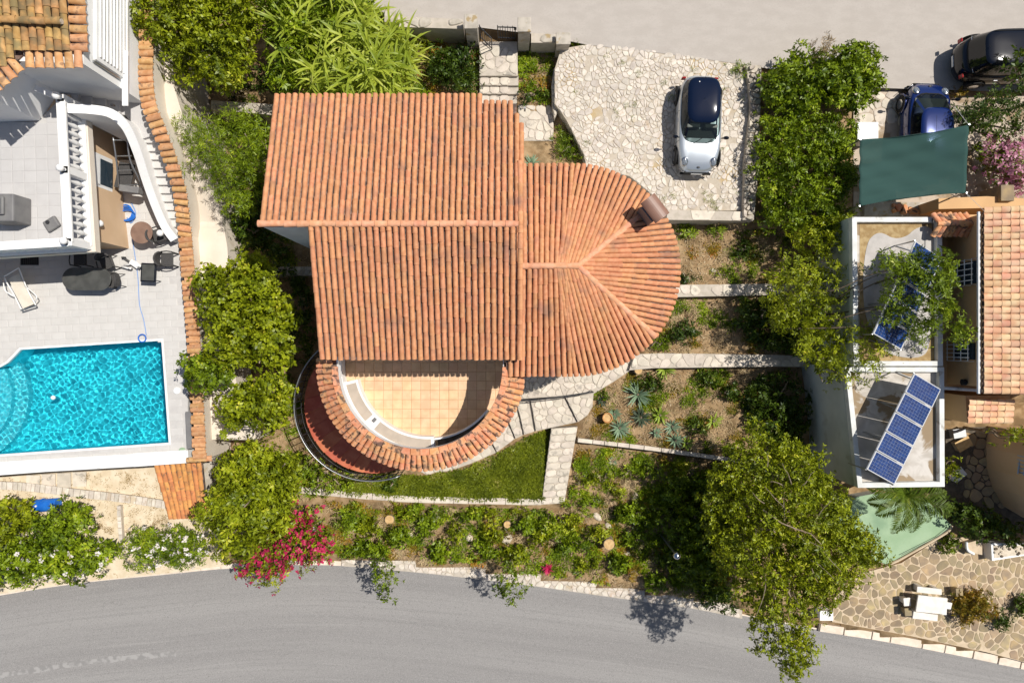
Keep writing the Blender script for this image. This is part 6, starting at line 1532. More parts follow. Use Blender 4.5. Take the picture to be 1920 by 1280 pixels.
        mx = gf - .22; m_ = MB().ball(T(mx, sy * (Wd / 2 + .13), tp(mx) + .06), 1, .07, .115, .075, 10, M=M3).build("mirror", M['black'], t, smooth=True); MB().tube([T(mx, sy * (Wd / 2 - .04), tp(mx) - .01), T(mx, sy * (Wd / 2 + .09), tp(mx) + .03)], .025, 6).build("mirror_arm", M['black'], m_)
        for dx in (.0, -.5):
            if dx and L < 4: continue
            MB().box(T(-.12 + dx * 1.6, sy * (Wd / 2 - .0), tp(0) - .20), (.16, .035, .03), M=M3).build("door_handle", M['chrome'], t, bevel=.01)
        for X in ((gf - .12), (gf - 1.25)): MB().tube([T(X, sy * Wd / 2 * .985, .35), T(X, sy * (Wd / 2 + .003), .58), T(X, sy * Wd / 2 * .985, tp(X) - .12), T(X, sy * Wd / 2 * .93, tp(X) - .03)], .006, 4).build("door_seam", M['rubber'], t)
        MB().tube([T(gf + .02, sy * Wd * .33, tp(gf)), T(L / 2 * .86, sy * Wd * .27, tp(L / 2 * .86) + .01)], .006, 4).build("bonnet_seam", M['rubber'], t)
    MB().box(T(L / 2 * .985, 0, .50), (.07, Wd * .60, .16), M=M3).build("grille", M['rubber'], t, bevel=.03); MB().box(T(L / 2 * .97, 0, .30), (.09, Wd * .72, .10), M=M3).build("lower_grille", M['rubber'], t, bevel=.03)
    MB().tube([T(L / 2 * (1.0 - .08 * (s * 1.1) ** 4), s * Wd * .42, tp(L / 2) - .12) for s in np.linspace(-1, 1, 9)], .014, 5).build("grille_trim", M['chrome'], t, smooth=True)
    for sx in (1, -1): MB().box(T(sx * (L / 2 + .012), 0, .48), (.02, .42, .10), M=M3).build("number_plate", M['plate'], t)
    MB().ball(T(L / 2 * .90, 0, tp(L / 2 * .90) + .0), 1, .045, .07, .02, 10, M=M3).build("badge", M['iron'], t, smooth=True)
    for s in (-.3, .25): MB().tube([T(gf + .01, s * Wd * .5, tp(gf) + .03), T(gf - .18, s * Wd * .5 + .30, tp(gf) + .16)], .012, 4).build("wiper", M['rubber'], t)
    MB().tube([T(rr_ + .12, .0, H), T(rr_ - .04, 0, H + .16)], .008, 4).build("aerial", M['rubber'], t)
    return t, T
hat = ([-1, -.9, -.6, 0, .28, .55, .8, .94, 1], [.80, .93, .96, .94, .93, .90, .82, .72, .62])
t, T = car("parked_car", "silver hatchback with navy blue roof parked on the pale stone driveway", *W(1306, 238, 1.55)[:2], ZP + .03, -91.5, 3.72, 1.66, 1.40, hat, (.44, -.90, .08, -.84), 'silver', 'navy', 'glass')
MB().lathe(T(-1.35, -.2, 1.36), [(.02, 0), (.02, .03)], 8).build("roof_stud", M['white'], t)
sal = ([-1, -.92, -.6, 0, .45, .72, .88, .95, 1], [.75, .88, .95, .94, .94, .92, .84, .76, .64])
car("parked_car", "dark blue car parked nose to the upper road with its tail under the green net", *W(1738, 250, 1.7)[:2], .98, 88, 3.95, 1.68, 1.45, sal, (.74, -.90, .40, -.66), 'blue', 'blue', 'glass')
suv = ([-1, -.95, -.6, 0, .45, .7, .9, .97, 1], [.95, 1.05, 1.08, 1.08, 1.08, 1.04, .98, .9, .8])
t, T = car("parked_car", "black sport utility car at the east edge of the upper road", *W(1910, 105, 2.1)[:2], ZU + .03, 1.5, 4.5, 1.84, 1.76, suv, (.42, -.92, .12, -.80), 'black', 'black', 'glassd')
for s in (-1, 1): MB().tube([T(.7, s * .60, 1.77), T(-1.5, s * .60, 1.75)], .018, 5).build("roof_rail", M['rubber'], t)
MB().tube([T(-2.02 + .1 * abs(s), s * .7, 1.12) for s in np.linspace(-1, 1, 9)], .015, 5).build("rear_trim", M['chrome'], t, smooth=True)
ORD = ['first', 'second', 'third', 'fourth', 'fifth', 'sixth', 'seventh', 'eighth', 'ninth', 'tenth', 'eleventh', 'twelfth', 'thirteenth', 'fourteenth', 'fifteenth', 'sixteenth', 'seventeenth', 'eighteenth', 'nineteenth']
# ---------------------------------------------------------------- trees, hedges and shrubs
def ell(cx, cy, rx, ry, n=14, j=.18):
    return [(cx + rx * math.cos(a) * (1 + random.uniform(-j, j)), cy + ry * math.sin(a) * (1 + random.uniform(-j, j))) for a in np.linspace(0, 2 * math.pi, n, endpoint=False)]
T_ = plant
T_("evergreen_tree", "broad dense evergreen tree filling the garden corner beside the white house", "tree", [(248, 20), (252, -70), (480, -80), (478, 40), (470, 100), (440, 140), (425, 175), (385, 168), (335, 155), (290, 105), (262, 85)], -.4, 2.2, 4.4, 'broad', 'yellow', .48, 1.25, 1.15, limbs=7, tr=.13)
T_("evergreen_tree", "darker evergreen tree between the broad corner tree and the reeds", "tree", [(475, -60), (640, -60), (660, 10), (620, 60), (590, 120), (560, 160), (520, 172), (495, 150), (500, 90), (478, 40)], .2, 1.6, 3.4, 'broad', 'fresh', .42, 1.1, 1.0, limbs=6, tr=.11)
T_("evergreen_tree", "dark evergreen bush overhanging the upper road edge above the reeds", "tree", [(610, -60), (705, -60), (700, 10), (670, 30), (620, 20)], .4, 1.5, 3.2, 'small', 'broad', .4, 1.1, 1.0, limbs=4)
T_("wispy_shrub", "sparse yellowish wispy shrub below the broad corner tree", "shrub", ell(445, 158, 42, 38), -.4, .9, 2.0, 'fine', 'dry', .30, .8, .6, limbs=6, tr=.03, fill=False)
T_("feathery_tree", "feathery light green tree leaning over the cream boundary wall north west of the villa", "tree", [(330, 215), (360, 200), (420, 205), (505, 215), (512, 250), (508, 290), (488, 310), (470, 380), (450, 412), (420, 400), (398, 370), (360, 330), (330, 305), (322, 260)], -.9, 1.2, 3.1, 'fine', 'fresh', .45, 1.0, 1.1, limbs=7, tr=.08)
T_("fig_tree", "big leafy tree with rounded leaf clumps between the pool wall and the villa", "tree", [(362, 500), (380, 488), (440, 470), (478, 475), (505, 490), (512, 520), (545, 545), (548, 620), (556, 690), (520, 690), (470, 700), (420, 690), (385, 660), (372, 600), (378, 560), (360, 530)], -.9, 1.6, 3.6, 'round', 'yellow', .42, 1.35, 1.2, limbs=7, tr=.11)
T_("fig_tree", "leafy branch mass poking west over the tiled coping onto the pool deck", "tree", [(338, 665), (360, 650), (400, 652), (430, 670), (440, 700), (420, 735), (380, 742), (355, 725), (345, 700)], -.9, 1.9, 3.0, 'round', 'broad', .36, 1.35, 1.1, limbs=4, tr=.07, trunk_at=(*W(450, 700, -.9)[:2], -.9))
T_("fig_tree", "rounded leafy tree just west of the red tiled steps", "tree", [(405, 760), (430, 712), (480, 695), (540, 705), (556, 740), (548, 790), (520, 812), (480, 808), (455, 795), (430, 822), (408, 815), (415, 790)], -.9, 1.4, 3.0, 'round', 'yellow', .40, 1.3, 1.15, limbs=5, tr=.09)
T_("fig_tree", "wide leafy tree south west of the round terrace reaching the road", "tree", [(385, 900), (420, 850), (450, 832), (500, 828), (545, 850), (560, 900), (555, 960), (540, 1010), (480, 1045), (420, 1058), (385, 1040), (370, 990), (375, 940)], -1.2, 1.0, 2.9, 'broad', 'yellow', .45, 1.3, 1.15, limbs=7, tr=.10)
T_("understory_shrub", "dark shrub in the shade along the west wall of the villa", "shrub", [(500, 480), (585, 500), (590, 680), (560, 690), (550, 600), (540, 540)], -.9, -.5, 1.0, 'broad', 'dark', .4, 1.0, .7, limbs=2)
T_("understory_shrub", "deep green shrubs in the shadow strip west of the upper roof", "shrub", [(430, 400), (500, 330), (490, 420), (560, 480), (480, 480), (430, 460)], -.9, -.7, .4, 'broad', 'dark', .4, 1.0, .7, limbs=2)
T_("understory_shrub", "green shrubs on the sunny strip between the feathery tree and the villa roof", "shrub", [(440, 200), (515, 200), (510, 300), (485, 400), (440, 440), (425, 400), (450, 300)], -.9, -.5, 1.2, 'small', 'fresh', .36, 1.1, .9, limbs=2)
T_("understory_shrub", "loose shrub between the leafy tree and the foot of the red steps", "shrub", [(540, 830), (600, 860), (640, 890), (680, 905), (640, 925), (580, 925), (550, 890)], -.9, -.8, .1, 'small', 'fresh', .30, .9, .8, limbs=2, fill=False)
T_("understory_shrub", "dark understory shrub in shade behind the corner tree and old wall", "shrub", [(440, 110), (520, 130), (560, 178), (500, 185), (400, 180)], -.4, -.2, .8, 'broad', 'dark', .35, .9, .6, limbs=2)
# bougainvillea
T_("bougainvillea", "magenta flowering bougainvillea spilling over the lower road kerb", "shrub", [(432, 1078), (450, 1040), (470, 1000), (500, 960), (560, 940), (600, 970), (625, 1010), (640, 1040), (600, 1060), (560, 1080), (500, 1098), (465, 1095)], -1.2, -.6, 1.2, 'small', 'yellow', .34, 1.3, .9, limbs=5, tr=.04, flowers=('magenta', 420, .125))
T_("bougainvillea", "pale pink flowering bougainvillea at the east edge below the black car", "shrub", [(1822, 268), (1870, 250), (1930, 245), (1935, 340), (1900, 372), (1870, 350), (1845, 320)], .9, 1.4, 2.6, 'small', 'fresh', .34, 1.2, .9, limbs=4, flowers=('pink', 520, .12))
# roadside hedge, bottom left
T_("roadside_shrub", "leafy shrub at the far west corner beside the blue barrel", "shrub", [(-30, 935), (30, 932), (58, 955), (70, 985), (50, 1010), (-30, 1030)], -1.25, -.8, .7, 'broad', 'yellow', .4, 1.2, 1.1, limbs=3)
T_("roadside_shrub", "leafy shrub growing over the blue barrel", "shrub", [(68, 975), (90, 952), (120, 938), (160, 945), (178, 968), (150, 1005), (110, 1025), (80, 1010)], -1.25, -.7, .6, 'broad', 'fresh', .38, 1.2, 1.0, limbs=3)
T_("flowering_hedge", "long green hedge at the west edge of the lower road with few pale flowers", "hedge", [(-40, 1020), (60, 1005), (130, 1000), (190, 1005), (222, 1030), (205, 1065), (160, 1090), (90, 1088), (20, 1100), (-40, 1120)], -1.25, -.8, .6, 'broad', 'fresh', .42, 1.3, 1.1, limbs=4, flowers=('whitefl', 60, .10))
T_("flowering_hedge", "rounded hedge dotted with white flowers between the sand path and the road", "hedge", [(222, 1010), (240, 990), (290, 985), (340, 990), (385, 1005), (395, 1050), (350, 1062), (280, 1072), (235, 1062)], -1.25, -.8, .5, 'star', 'fresh', .36, 1.3, 1.1, limbs=3, flowers=('whitefl', 90, .10))
# north garden
T_("garden_shrub", "dark green shrub beside the entrance path north of the villa", "shrub", [(800, 90), (850, 70), (895, 80), (900, 130), (898, 175), (840, 178), (815, 150), (790, 130)], .4, .5, 1.5, 'small', 'dark', .34, 1.2, 1.0, limbs=4)
T_("garden_shrub", "yellow green loose shrub between the reeds and the dark shrub", "shrub", [(745, 60), (800, 62), (820, 90), (790, 120), (760, 150), (740, 110)], .4, .4, 1.2, 'fine', 'yellow', .30, 1.0, .9, limbs=3, fill=False)
T_("garden_shrub", "low shrub filling the triangular bed between the slabs and the driveway", "shrub", [(1040, 228), (1052, 232), (1075, 262), (1098, 290), (1098, 312), (1040, 312)], .5, .5, 1.05, 'fine', 'fresh', .26, 1.3, 1.1, limbs=3)
T_("garden_shrub", "dark small shrub at the south end of the square bed east of the entrance path", "shrub", [(978, 165), (1030, 160), (1032, 192), (978, 192)], .5, .5, 1.0, 'small', 'dark', .24, 1.2, 1.0, limbs=2)
T_("garden_shrub", "weedy tuft at the corner of the driveway under the upper road", "shrub", [(1070, 78), (1100, 75), (1108, 90), (1080, 100)], .95, .95, 1.25, 'fine', 'fresh', .18, 1.3, 1.0, limbs=2, fill=False)
T_("garden_shrub", "bushy tuft at the north west end of the rubble wall beside the driveway", "shrub", [(1368, 125), (1390, 115), (1412, 128), (1402, 155), (1380, 150)], .95, .95, 1.5, 'fine', 'fresh', .22, 1.3, 1.0, limbs=2, fill=False)
# reeds
rd = thing("giant_reeds", "tall clump of giant reeds with long arching yellow green leaves north of the villa", "reeds", W(620, 90, .4))
rp = WP([(470, -10), (560, -30), (700, 10), (765, 70), (762, 130), (730, 172), (560, 172), (545, 120), (520, 60)], 2.6)
st_ = sample_poly(rp, 120); mb = MB(); tops = []
for x_, y_ in st_:
    h = random.uniform(1.6, 3.2); dx, dy = random.uniform(-.3, .3), random.uniform(-.3, .3); mb.tube([(x_ - dx, y_ - dy, .3), (x_, y_, .3 + h)], .018, 5); 
    for k in range(4): f = 1 - .2 * k; tops.append((x_ - dx * (1 - f), y_ - dy * (1 - f), .3 + h * f))
mb.build("stems", L_['reed'], rd)
tops = np.array(tops); idx = np.repeat(np.arange(len(tops)), 4)
strap_mesh("leaves", tops[idx], len(idx), (.7, 1.25), .10, 5, (.25, 1.25), .75, .03, 'reed', rd)
T_("reed_undergrowth", "dense green undergrowth filling the ground beneath the giant reeds", "shrub", [(540, 60), (700, 20), (760, 80), (755, 165), (560, 170)], .4, .4, 1.3, 'broad', 'dark', .4, 1.0, .8, limbs=2)
# east hedge
T_("tall_hedge", "bright green top of the long hedge where it meets the upper road", "hedge", [(1420, 130), (1470, 100), (1500, 85), (1560, 88), (1610, 80), (1650, 95), (1668, 110), (1662, 150), (1640, 190), (1600, 215), (1560, 200), (1500, 195), (1440, 215), (1425, 170)], .9, 1.6, 2.8, 'broad', 'fresh', .38, 1.3, 1.1, limbs=6)
T_("tall_hedge", "middle of the long bright green hedge beside the rubble wall", "hedge", [(1425, 205), (1500, 190), (1600, 210), (1612, 260), (1615, 340), (1600, 420), (1540, 450), (1480, 440), (1430, 410), (1415, 330), (1420, 260)], .9, 1.4, 2.6, 'small', 'fresh', .42, 1.35, 1.25, limbs=8)
T_("tall_hedge", "south end of the long hedge above the annex wall", "hedge", [(1470, 420), (1540, 400), (1605, 380), (1612, 420), (1580, 450), (1570, 485), (1530, 495), (1490, 470)], .5, 1.4, 2.7, 'small', 'yellow', .36, 1.2, 1.1, limbs=4)
T_("spindly_plant", "spindly grey green plant sprouting from the hedge over the upper road", "shrub", [(1510, 75), (1530, 60), (1560, 75), (1560, 110), (1520, 110)], .9, 2.0, 3.0, 'fine', 'dry', .22, .9, .6, limbs=4, tr=.02, fill=False)
# loose trees east
T_("loose_tree", "loose open crowned tree west of the annex", "tree", [(1440, 500), (1480, 478), (1540, 475), (1590, 485), (1595, 540), (1580, 600), (1560, 640), (1500, 640), (1450, 620), (1430, 560)], .0, 1.6, 3.4, 'star', 'yellow', .40, .95, .9, limbs=8, tr=.08, bark='bark')
T_("loose_tree", "shaggy yellow green tree hanging over the south west corner of the upper annex roof", "tree", [(1490, 640), (1540, 610), (1600, 600), (1650, 610), (1682, 640), (1670, 680), (1630, 720), (1590, 735), (1550, 725), (1530, 690), (1495, 680)], -.3, 1.9, 3.9, 'star', 'yellow', .38, 1.0, .95, limbs=8, tr=.08)
sbt = T_("overhanging_branch", "long branch with leafy crown hanging over the upper solar panels", "tree", [(1622, 495), (1650, 478), (1700, 470), (1750, 462), (1790, 480), (1795, 530), (1790, 570), (1820, 610), (1820, 645), (1790, 650), (1760, 620), (1740, 655), (1700, 640), (1690, 600), (1650, 620), (1640, 570), (1665, 540)], 1.4, 4.0, 5.1, 'star', 'broad', .34, 1.5, 1.2, limbs=5, tr=.05, trunk_at=(*W(1500, 590, 1.5)[:2], .2), fill=False, bark='darkbark')
for a, b in (((1560, 545, 3.3), (1690, 500, 4.4)), ((1560, 600, 3.2), (1700, 575, 4.3)), ((1550, 615, 3.1), (1720, 620, 4.2))):
    pa, pb = W(*a), W(*b); MB().tube(spline([tuple(pa - Vector((1.2, 0, .8))), tuple(pa), tuple(pa.lerp(pb, .5) + Vector((0, .1, .1))), tuple(pb)], 5), .035, 6, .015).build("limb", M['darkbark'], sbt, smooth=True)
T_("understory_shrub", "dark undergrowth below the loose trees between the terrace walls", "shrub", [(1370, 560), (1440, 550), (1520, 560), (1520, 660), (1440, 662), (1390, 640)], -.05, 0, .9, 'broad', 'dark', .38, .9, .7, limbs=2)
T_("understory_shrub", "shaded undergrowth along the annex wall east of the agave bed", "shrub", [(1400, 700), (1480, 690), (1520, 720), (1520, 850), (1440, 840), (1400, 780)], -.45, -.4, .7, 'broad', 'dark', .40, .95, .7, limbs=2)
big = T_("spreading_tree", "large spreading tree with pale bare twigs overhanging the lower road", "tree", [(1345, 880), (1370, 840), (1400, 815), (1430, 800), (1470, 825), (1500, 800), (1530, 830), (1560, 870), (1590, 905), (1600, 960), (1640, 985), (1662, 1035), (1650, 1075), (1600, 1120), (1560, 1150), (1500, 1160), (1440, 1165), (1390, 1150), (1370, 1090), (1330, 1040), (1320, 980), (1335, 920)], -1.2, 2.0, 4.4, 'small', 'yellow', .46, 1.15, 1.35, limbs=14, tr=.13)
T_("spreading_tree", "leafy lower boughs of the big tree reaching out over the lower road", "tree", [(1395, 1120), (1440, 1110), (1500, 1120), (1530, 1150), (1520, 1190), (1540, 1225), (1505, 1245), (1490, 1280), (1460, 1262), (1440, 1235), (1405, 1225), (1410, 1180)], -1.25, 3.6, 5.0, 'small', 'yellow', .34, 1.3, 1.2, limbs=8, tr=.06, fill=False, trunk_at=(*W(1450, 1010, 1.0)[:2], .8))
for s in range(13):
    p0 = W(random.uniform(1400, 1560), random.uniform(870, 1090), 4.45); a = math.atan2(p0.y - W(0, 985, 4.4).y, p0.x - W(1470, 0, 4.4).x) + random.uniform(-.8, .8); L = random.uniform(.5, 1.4); p = [p0]
    for k in range(4): a += random.uniform(-.28, .28); p.append(p[-1] + Vector((math.cos(a) * L / 4, math.sin(a) * L / 4, random.uniform(-.02, .12))))
    MB().tube(p, .018, 4, .006).build('branch', M['bark'], big)
MB().tube([W(*q) for q in ((1430, 955, 4.1), (1465, 980, 4.4), (1495, 992, 4.5), (1520, 1000, 4.6), (1540, 1020, 4.5))], .03, 6, .014).build('branch', M['bark'], big)
T_("dark_undershrub", "dark shrub mass in the shade west of the big spreading tree", "shrub", [(1230, 900), (1290, 880), (1350, 870), (1400, 900), (1380, 1100), (1300, 1120), (1250, 1070), (1240, 980)], -1.2, -1.1, .5, 'broad', 'broad', .42, 1.1, .9, limbs=3)
T_("dark_undershrub", "low dark shrubs over the roadside wall below the big tree", "shrub", [(1290, 1080), (1400, 1110), (1390, 1150), (1320, 1135), (1285, 1115)], -1.25, -1.2, .2, 'small', 'dark', .3, 1.1, .9, limbs=2)
# top right
T_("shady_tree", "dark branching tree between the black car and the pink bougainvillea", "tree", [(1780, 205), (1800, 180), (1860, 160), (1935, 150), (1935, 270), (1880, 262), (1840, 250), (1800, 240)], .9, 1.9, 3.4, 'star', 'dark', .38, .95, .8, limbs=8, tr=.06)
T_("shady_tree", "small leafy bough covering the front of the black car", "tree", [(1878, 95), (1935, 85), (1935, 160), (1890, 150)], .9, 3.0, 3.8, 'broad', 'dark', .26, .9, .8, limbs=4, tr=.03, fill=False, trunk_at=(*W(1915, 200, 1)[:2], .9))
T_("shady_tree", "thin shrub with yellow blooms at the road edge beside the blue car", "shrub", [(1768, 165), (1800, 155), (1830, 165), (1812, 190), (1778, 185)], .9, .95, 1.4, 'small', 'orange', .22, .9, .7, limbs=3, fill=False)
# bottom right
T_("palm_shade_shrub", "dark shrub band between the shaded yard and the patio planter", "shrub", [(1770, 930), (1810, 940), (1860, 960), (1930, 985), (1935, 1020), (1860, 1015), (1810, 1000), (1780, 970)], -1.1, -.9, .6, 'broad', 'dark', .38, 1.2, 1.0, limbs=4)
T_("small_bush", "small green bush at the north point of the crazy paved patio", "shrub", ell(1778, 1020, 24, 15), -1.1, -1.05, -.5, 'small', 'fresh', .22, 1.3, 1.1, limbs=2)
T_("small_bush", "round orange and green bush beside the white picnic table", "shrub", ell(1828, 1136, 42, 32, 14, .06), -1.1, -1.05, -.2, 'small', 'orange', .24, 1.5, 1.3, limbs=4)
T_("small_bush", "dark little bush near the south east corner of the patio", "shrub", ell(1886, 1168, 18, 18, 10, .08), -1.1, -1.05, -.55, 'small', 'dark', .2, 1.4, 1.2, limbs=2)
T_("small_bush", "dark bush cut off by the east edge of the patio", "shrub", ell(1920, 1135, 18, 22, 10, .08), -1.1, -1.05, -.55, 'small', 'dark', .2, 1.4, 1.2, limbs=2)
T_("small_bush", "ochre green bush squeezed between the annex and the shaded yard", "shrub", ell(1782, 875, 14, 34, 12, .1), -.9, -.6, .6, 'small', 'yellow', .26, 1.3, 1.0, limbs=3)
T_("small_bush", "yellowish bush beside the small tiled roof over the round building", "shrub", [(1840, 795), (1900, 800), (1935, 810), (1935, 850), (1905, 830), (1860, 822)], -.6, 1.5, 2.6, 'star', 'yellow', .26, .9, .8, limbs=4, fill=False)
# road sprigs
T_("road_sprig", "leafy sprig hanging over the road wall in front of the rest, nearer the bougainvillea", "shrub", [(690, 1050), (720, 1040), (748, 1062), (742, 1100), (728, 1130), (712, 1118), (700, 1085)], -1.25, .1, .9, 'small', 'broad', .24, 1.0, .9, limbs=5, tr=.02, fill=False, trunk_at=(*W(722, 1035, -1.2)[:2], -1.2))
T_("road_sprig", "leafy sprig hanging over the road wall directly south of the stone stairs", "shrub", [(928, 1075), (960, 1055), (985, 1070), (997, 1100), (975, 1128), (945, 1128), (925, 1108)], -1.25, .1, .9, 'small', 'broad', .24, 1.0, .9, limbs=5, tr=.02, fill=False, trunk_at=(*W(960, 1040, -1.2)[:2], -1.2))
# palms
def palm(label, px, py, zg, zc, n, Lf, name="palm_tree"):
    c = W(px, py, zc); t = thing(name, label, "palm", (c.x, c.y, zg)); MB().tube([(c.x, c.y, zg), (c.x + .05, c.y, (zg + zc) / 2), (c.x, c.y, zc)], .16, 9, .13).build("trunk", M['darkbark'], t)
    for k in range(n):
        a = k * 2.4 + random.uniform(-.2, .2); el = random.uniform(.1, 1.0); pts = []; p = Vector((c.x, c.y, zc)); d = Vector((math.cos(a), math.sin(a), 0))
        L = Lf * random.uniform(.8, 1.1)
        for i in range(9): pts.append(p.copy()); e = el - 1.6 * (i / 8) ** 1.3; p = p + (d * math.cos(e) + Vector((0, 0, math.sin(e)))) * L / 8
        vs = []; F_ = []; pn = len(pts); mb = MB(); mb.tube(pts, .016, 4, .005)
        for i in range(1, 36):
            f = i / 36 * (pn - 1); i0 = min(int(f), pn - 2); q = pts[i0].lerp(pts[i0 + 1], f - i0); tn = (pts[i0 + 1] - pts[i0]).normalized()
            for s in (-1, 1):
                sd = tn.cross(Vector((0, 0, 1))).normalized() * s; ld = (sd * .85 + tn * .55 + Vector((0, 0, random.uniform(-.35, .1)))).normalized(); ll = .42 * math.sin(math.pi * (.12 + .85 * i / 36)) * Lf / 1.6
                w = tn * .026; mb.add([tuple(q - w), tuple(q + ld * ll * .5 + Vector((0, 0, .02)) - w), tuple(q + ld * ll), tuple(q + ld * ll * .5 + w)], [(0, 1, 2, 3)])
        mb.build("frond", L_['palm'], t)
    return t
palm("palm tree with arching fronds over the green painted terrace south of the annex", 1697, 928, -1.2, 2.0, 20, 1.7)
# ---------------------------------------------------------------- agaves and bed plants
ag = [(1197, 740, 'agave', .62, 34, "largest blue grey agave in the bed, nearest the curved apron"), (1203, 783, 'darkag', .50, 30, "dark shrivelled agave west of the lime green one"), (1239, 779, 'lime', .42, 26, "lime green rosette in the middle of the agave bed"), (1163, 803, 'agave', .50, 22, "blue grey agave just above the diagonal edging"), (1153, 777, 'agave', .32, 18, "small blue agave beside the clay pot"), (1248, 690, 'lime', .48, 22, "yellow green aloe growing over the long terrace wall"), (1232, 812, 'agave', .30, 12, "young agave leaning towards the diagonal edging"), (1262, 800, 'agave', .42, 16, "straggly pale agave with twisted leaves, upper one"), (1268, 826, 'agave', .46, 16, "straggly pale agave with twisted leaves, lower one"), (1340, 790, 'lime', .42, 14, "yellow green yucca at the east end of the agave bed"), (1315, 690, 'lime', .30, 12, "small lime plant against the terrace wall"), (1130, 752, 'darkag', .28, 14, "small dark rosette beside the path"), (997, 305, 'agave', .40, 18, "blue agave in the slab corner under the apse eave"), (1290, 832, 'lime', .34, 14, "pale strappy plant at the lower rim of the agave bed"), (1150, 865, 'agave', .22, 10, "tiny agave just below the diagonal edging")]
for px, py, m_, L, n, lb_ in ag:
    zg = gz(*W(px, py, -.4)[:2]); p = W(px, py, zg + .25); t = thing("agave", lb_, "succulent", (p.x, p.y, zg)); strap_mesh("leaves", (p.x, p.y, zg + .08), n, (L * .8, L * 1.15), .085 if m_ != 'lime' else .09, 5, (.12, 1.15), .28, .05, m_, t, .95, True); MB().lathe((p.x, p.y, zg), [(.08, 0), (.07, .08), (.04, .16)], 7).build("core", M['darkbark'], t)
for px, py, r, lb_ in ((1139, 783, .20, "clay pot with a yellow cut top beside the small blue agave"), ):
    zg = -.45; p = W(px, py, 0); t = thing("clay_pot", lb_, "pot", (p.x, p.y, zg)); MB().lathe((p.x, p.y, zg), [(r * .7, 0), (r, .42), (r * 1.08, .44), (r * 1.05, .5), (r * .88, .5), (r * .85, .42)], 14).build("pot_body", M['pot'], t, smooth=False); MB().lathe((p.x, p.y, zg + .40), [(r * .84, 0), (r * .84, .03)], 12).build("soil", M['wood'], t)
for px, py, zg, r, h, lb_ in ((1197, 694, -.45, .17, .45, "mossy cut stump under the corner of the apse roof"), (730, 974, -1.25, .21, .25, "round cut tree stump among shrubs south of the terrace lawn"), (1142, 1020, -1.25, .24, .7, "tall orange cut trunk among the shrubs south east of the stone stairs"), (1005, 1210, -50, 0, 0, None), (951, 983, -1.25, .16, .3, "pale cut stump below the south lawn edging near the stairs")):
    if not lb_: continue
    p = W(px, py, zg + h); t = thing("tree_stump", lb_, "stump", (p.x, p.y, zg)); MB().lathe((p.x, p.y, zg), [(r * 1.15, 0), (r, h * .4), (r * .98, h)], 12).build("bark", M['bark'], t); MB().lathe((p.x, p.y, zg + h), [(r * .93, 0), (r * .9, .015)], 12).build("cut_face", M['wood'], t)
lm_ = thing("street_lamp", "round glass topped street lamp standing in the shade of the big tree near the road", "lamp", W(1268, 1048, -1.25)); p = W(1269, 1041, 1.6)
MB().tube([(p.x, p.y, -1.3), (p.x, p.y, 1.5)], .04, 8).build("post", M['steel'], lm_); MB().ball((p.x, p.y, 1.62), .15, 1, 1, .7, 14).build("lamp_globe", M['chrome'], lm_, smooth=True)
gl = thing("garden_light", "small white garden light in the orange flowered corner above the bougainvillea", "lamp", W(590, 990, -1.2)); p = W(590, 991, .3); MB().tube([(p.x, p.y, -1.2), (p.x, p.y, .25)], .02, 6).build("post", M['iron'], gl); MB().lathe((p.x, p.y, .22), [(.05, 0), (.11, .06), (.10, .12), (.02, .16)], 12).build("lamp_head", M['white'], gl)
RK = [(1337, 507, .3, .12), (1120, 968, -1.25, .2), (950, 1010, -1.25, .24), (820, 968, -1.25, .18), (770, 1000, -1.25, .2), (880, 1008, -1.25, .2), (1175, 1035, -1.25, .18), (1215, 1052, -1.25, .18), (1090, 868, -.95, .12), (1190, 930, -.95, .2), (1140, 985, -1.25, .16)]
for i, (px, py, zg, r) in enumerate(RK):
    p = W(px, py, zg); t = MB().ball((0, 0, .02), r, random.uniform(.8, 1.3), random.uniform(.7, 1), .55, 8).build("garden_rock", M['rock'], None, Matrix.Translation((p.x, p.y, zg)) @ Matrix.Rotation(random.random() * 3, 4, 'Z'), label=("white rock lying in the upper bed east of the apse" if px == 1337 else "pale rock in the planting south of the stone stairs, %s from the west" % ORD[sorted(q[0] for q in RK).index(px)]), cat="rock", group="pale rocks in the planting beds")
# shrubs of the road bed and lower bed: individually placed low plants
SHR = [(645, 975, 30, 24), (690, 985, 26, 22), (700, 1030, 34, 22), (745, 1005, 26, 22), (770, 960, 26, 16), (800, 985, 24, 18), (815, 1035, 28, 18), (850, 1000, 26, 22), (880, 965, 24, 14), (905, 1035, 30, 22), (925, 995, 24, 20), (965, 1040, 28, 22), (985, 985, 20, 20), (1010, 1010, 24, 18), (1035, 985, 26, 26), (1070, 1020, 28, 22), (1075, 975, 20, 18), (1100, 1060, 26, 18), (1120, 1000, 20, 16), (1160, 1060, 26, 20), (1180, 960, 30, 24), (1215, 985, 26, 26), (1230, 1090, 26, 20), (1190, 1010, 22, 18), (1240, 930, 30, 24), (655, 1035, 24, 16), (740, 953, 26, 11), (1060, 935, 14, 14), (665, 952, 24, 11), (830, 957, 26, 11), (912, 960, 24, 11), (985, 958, 22, 10)]
def rowlab(L_all, q, cuts, names):
    row = lambda p: sum(p[1] >= c for c in cuts); same = sorted([p[0] for p in L_all if row(p) == row(q)]); return ORD[same.index(q[0])], names[row(q)]
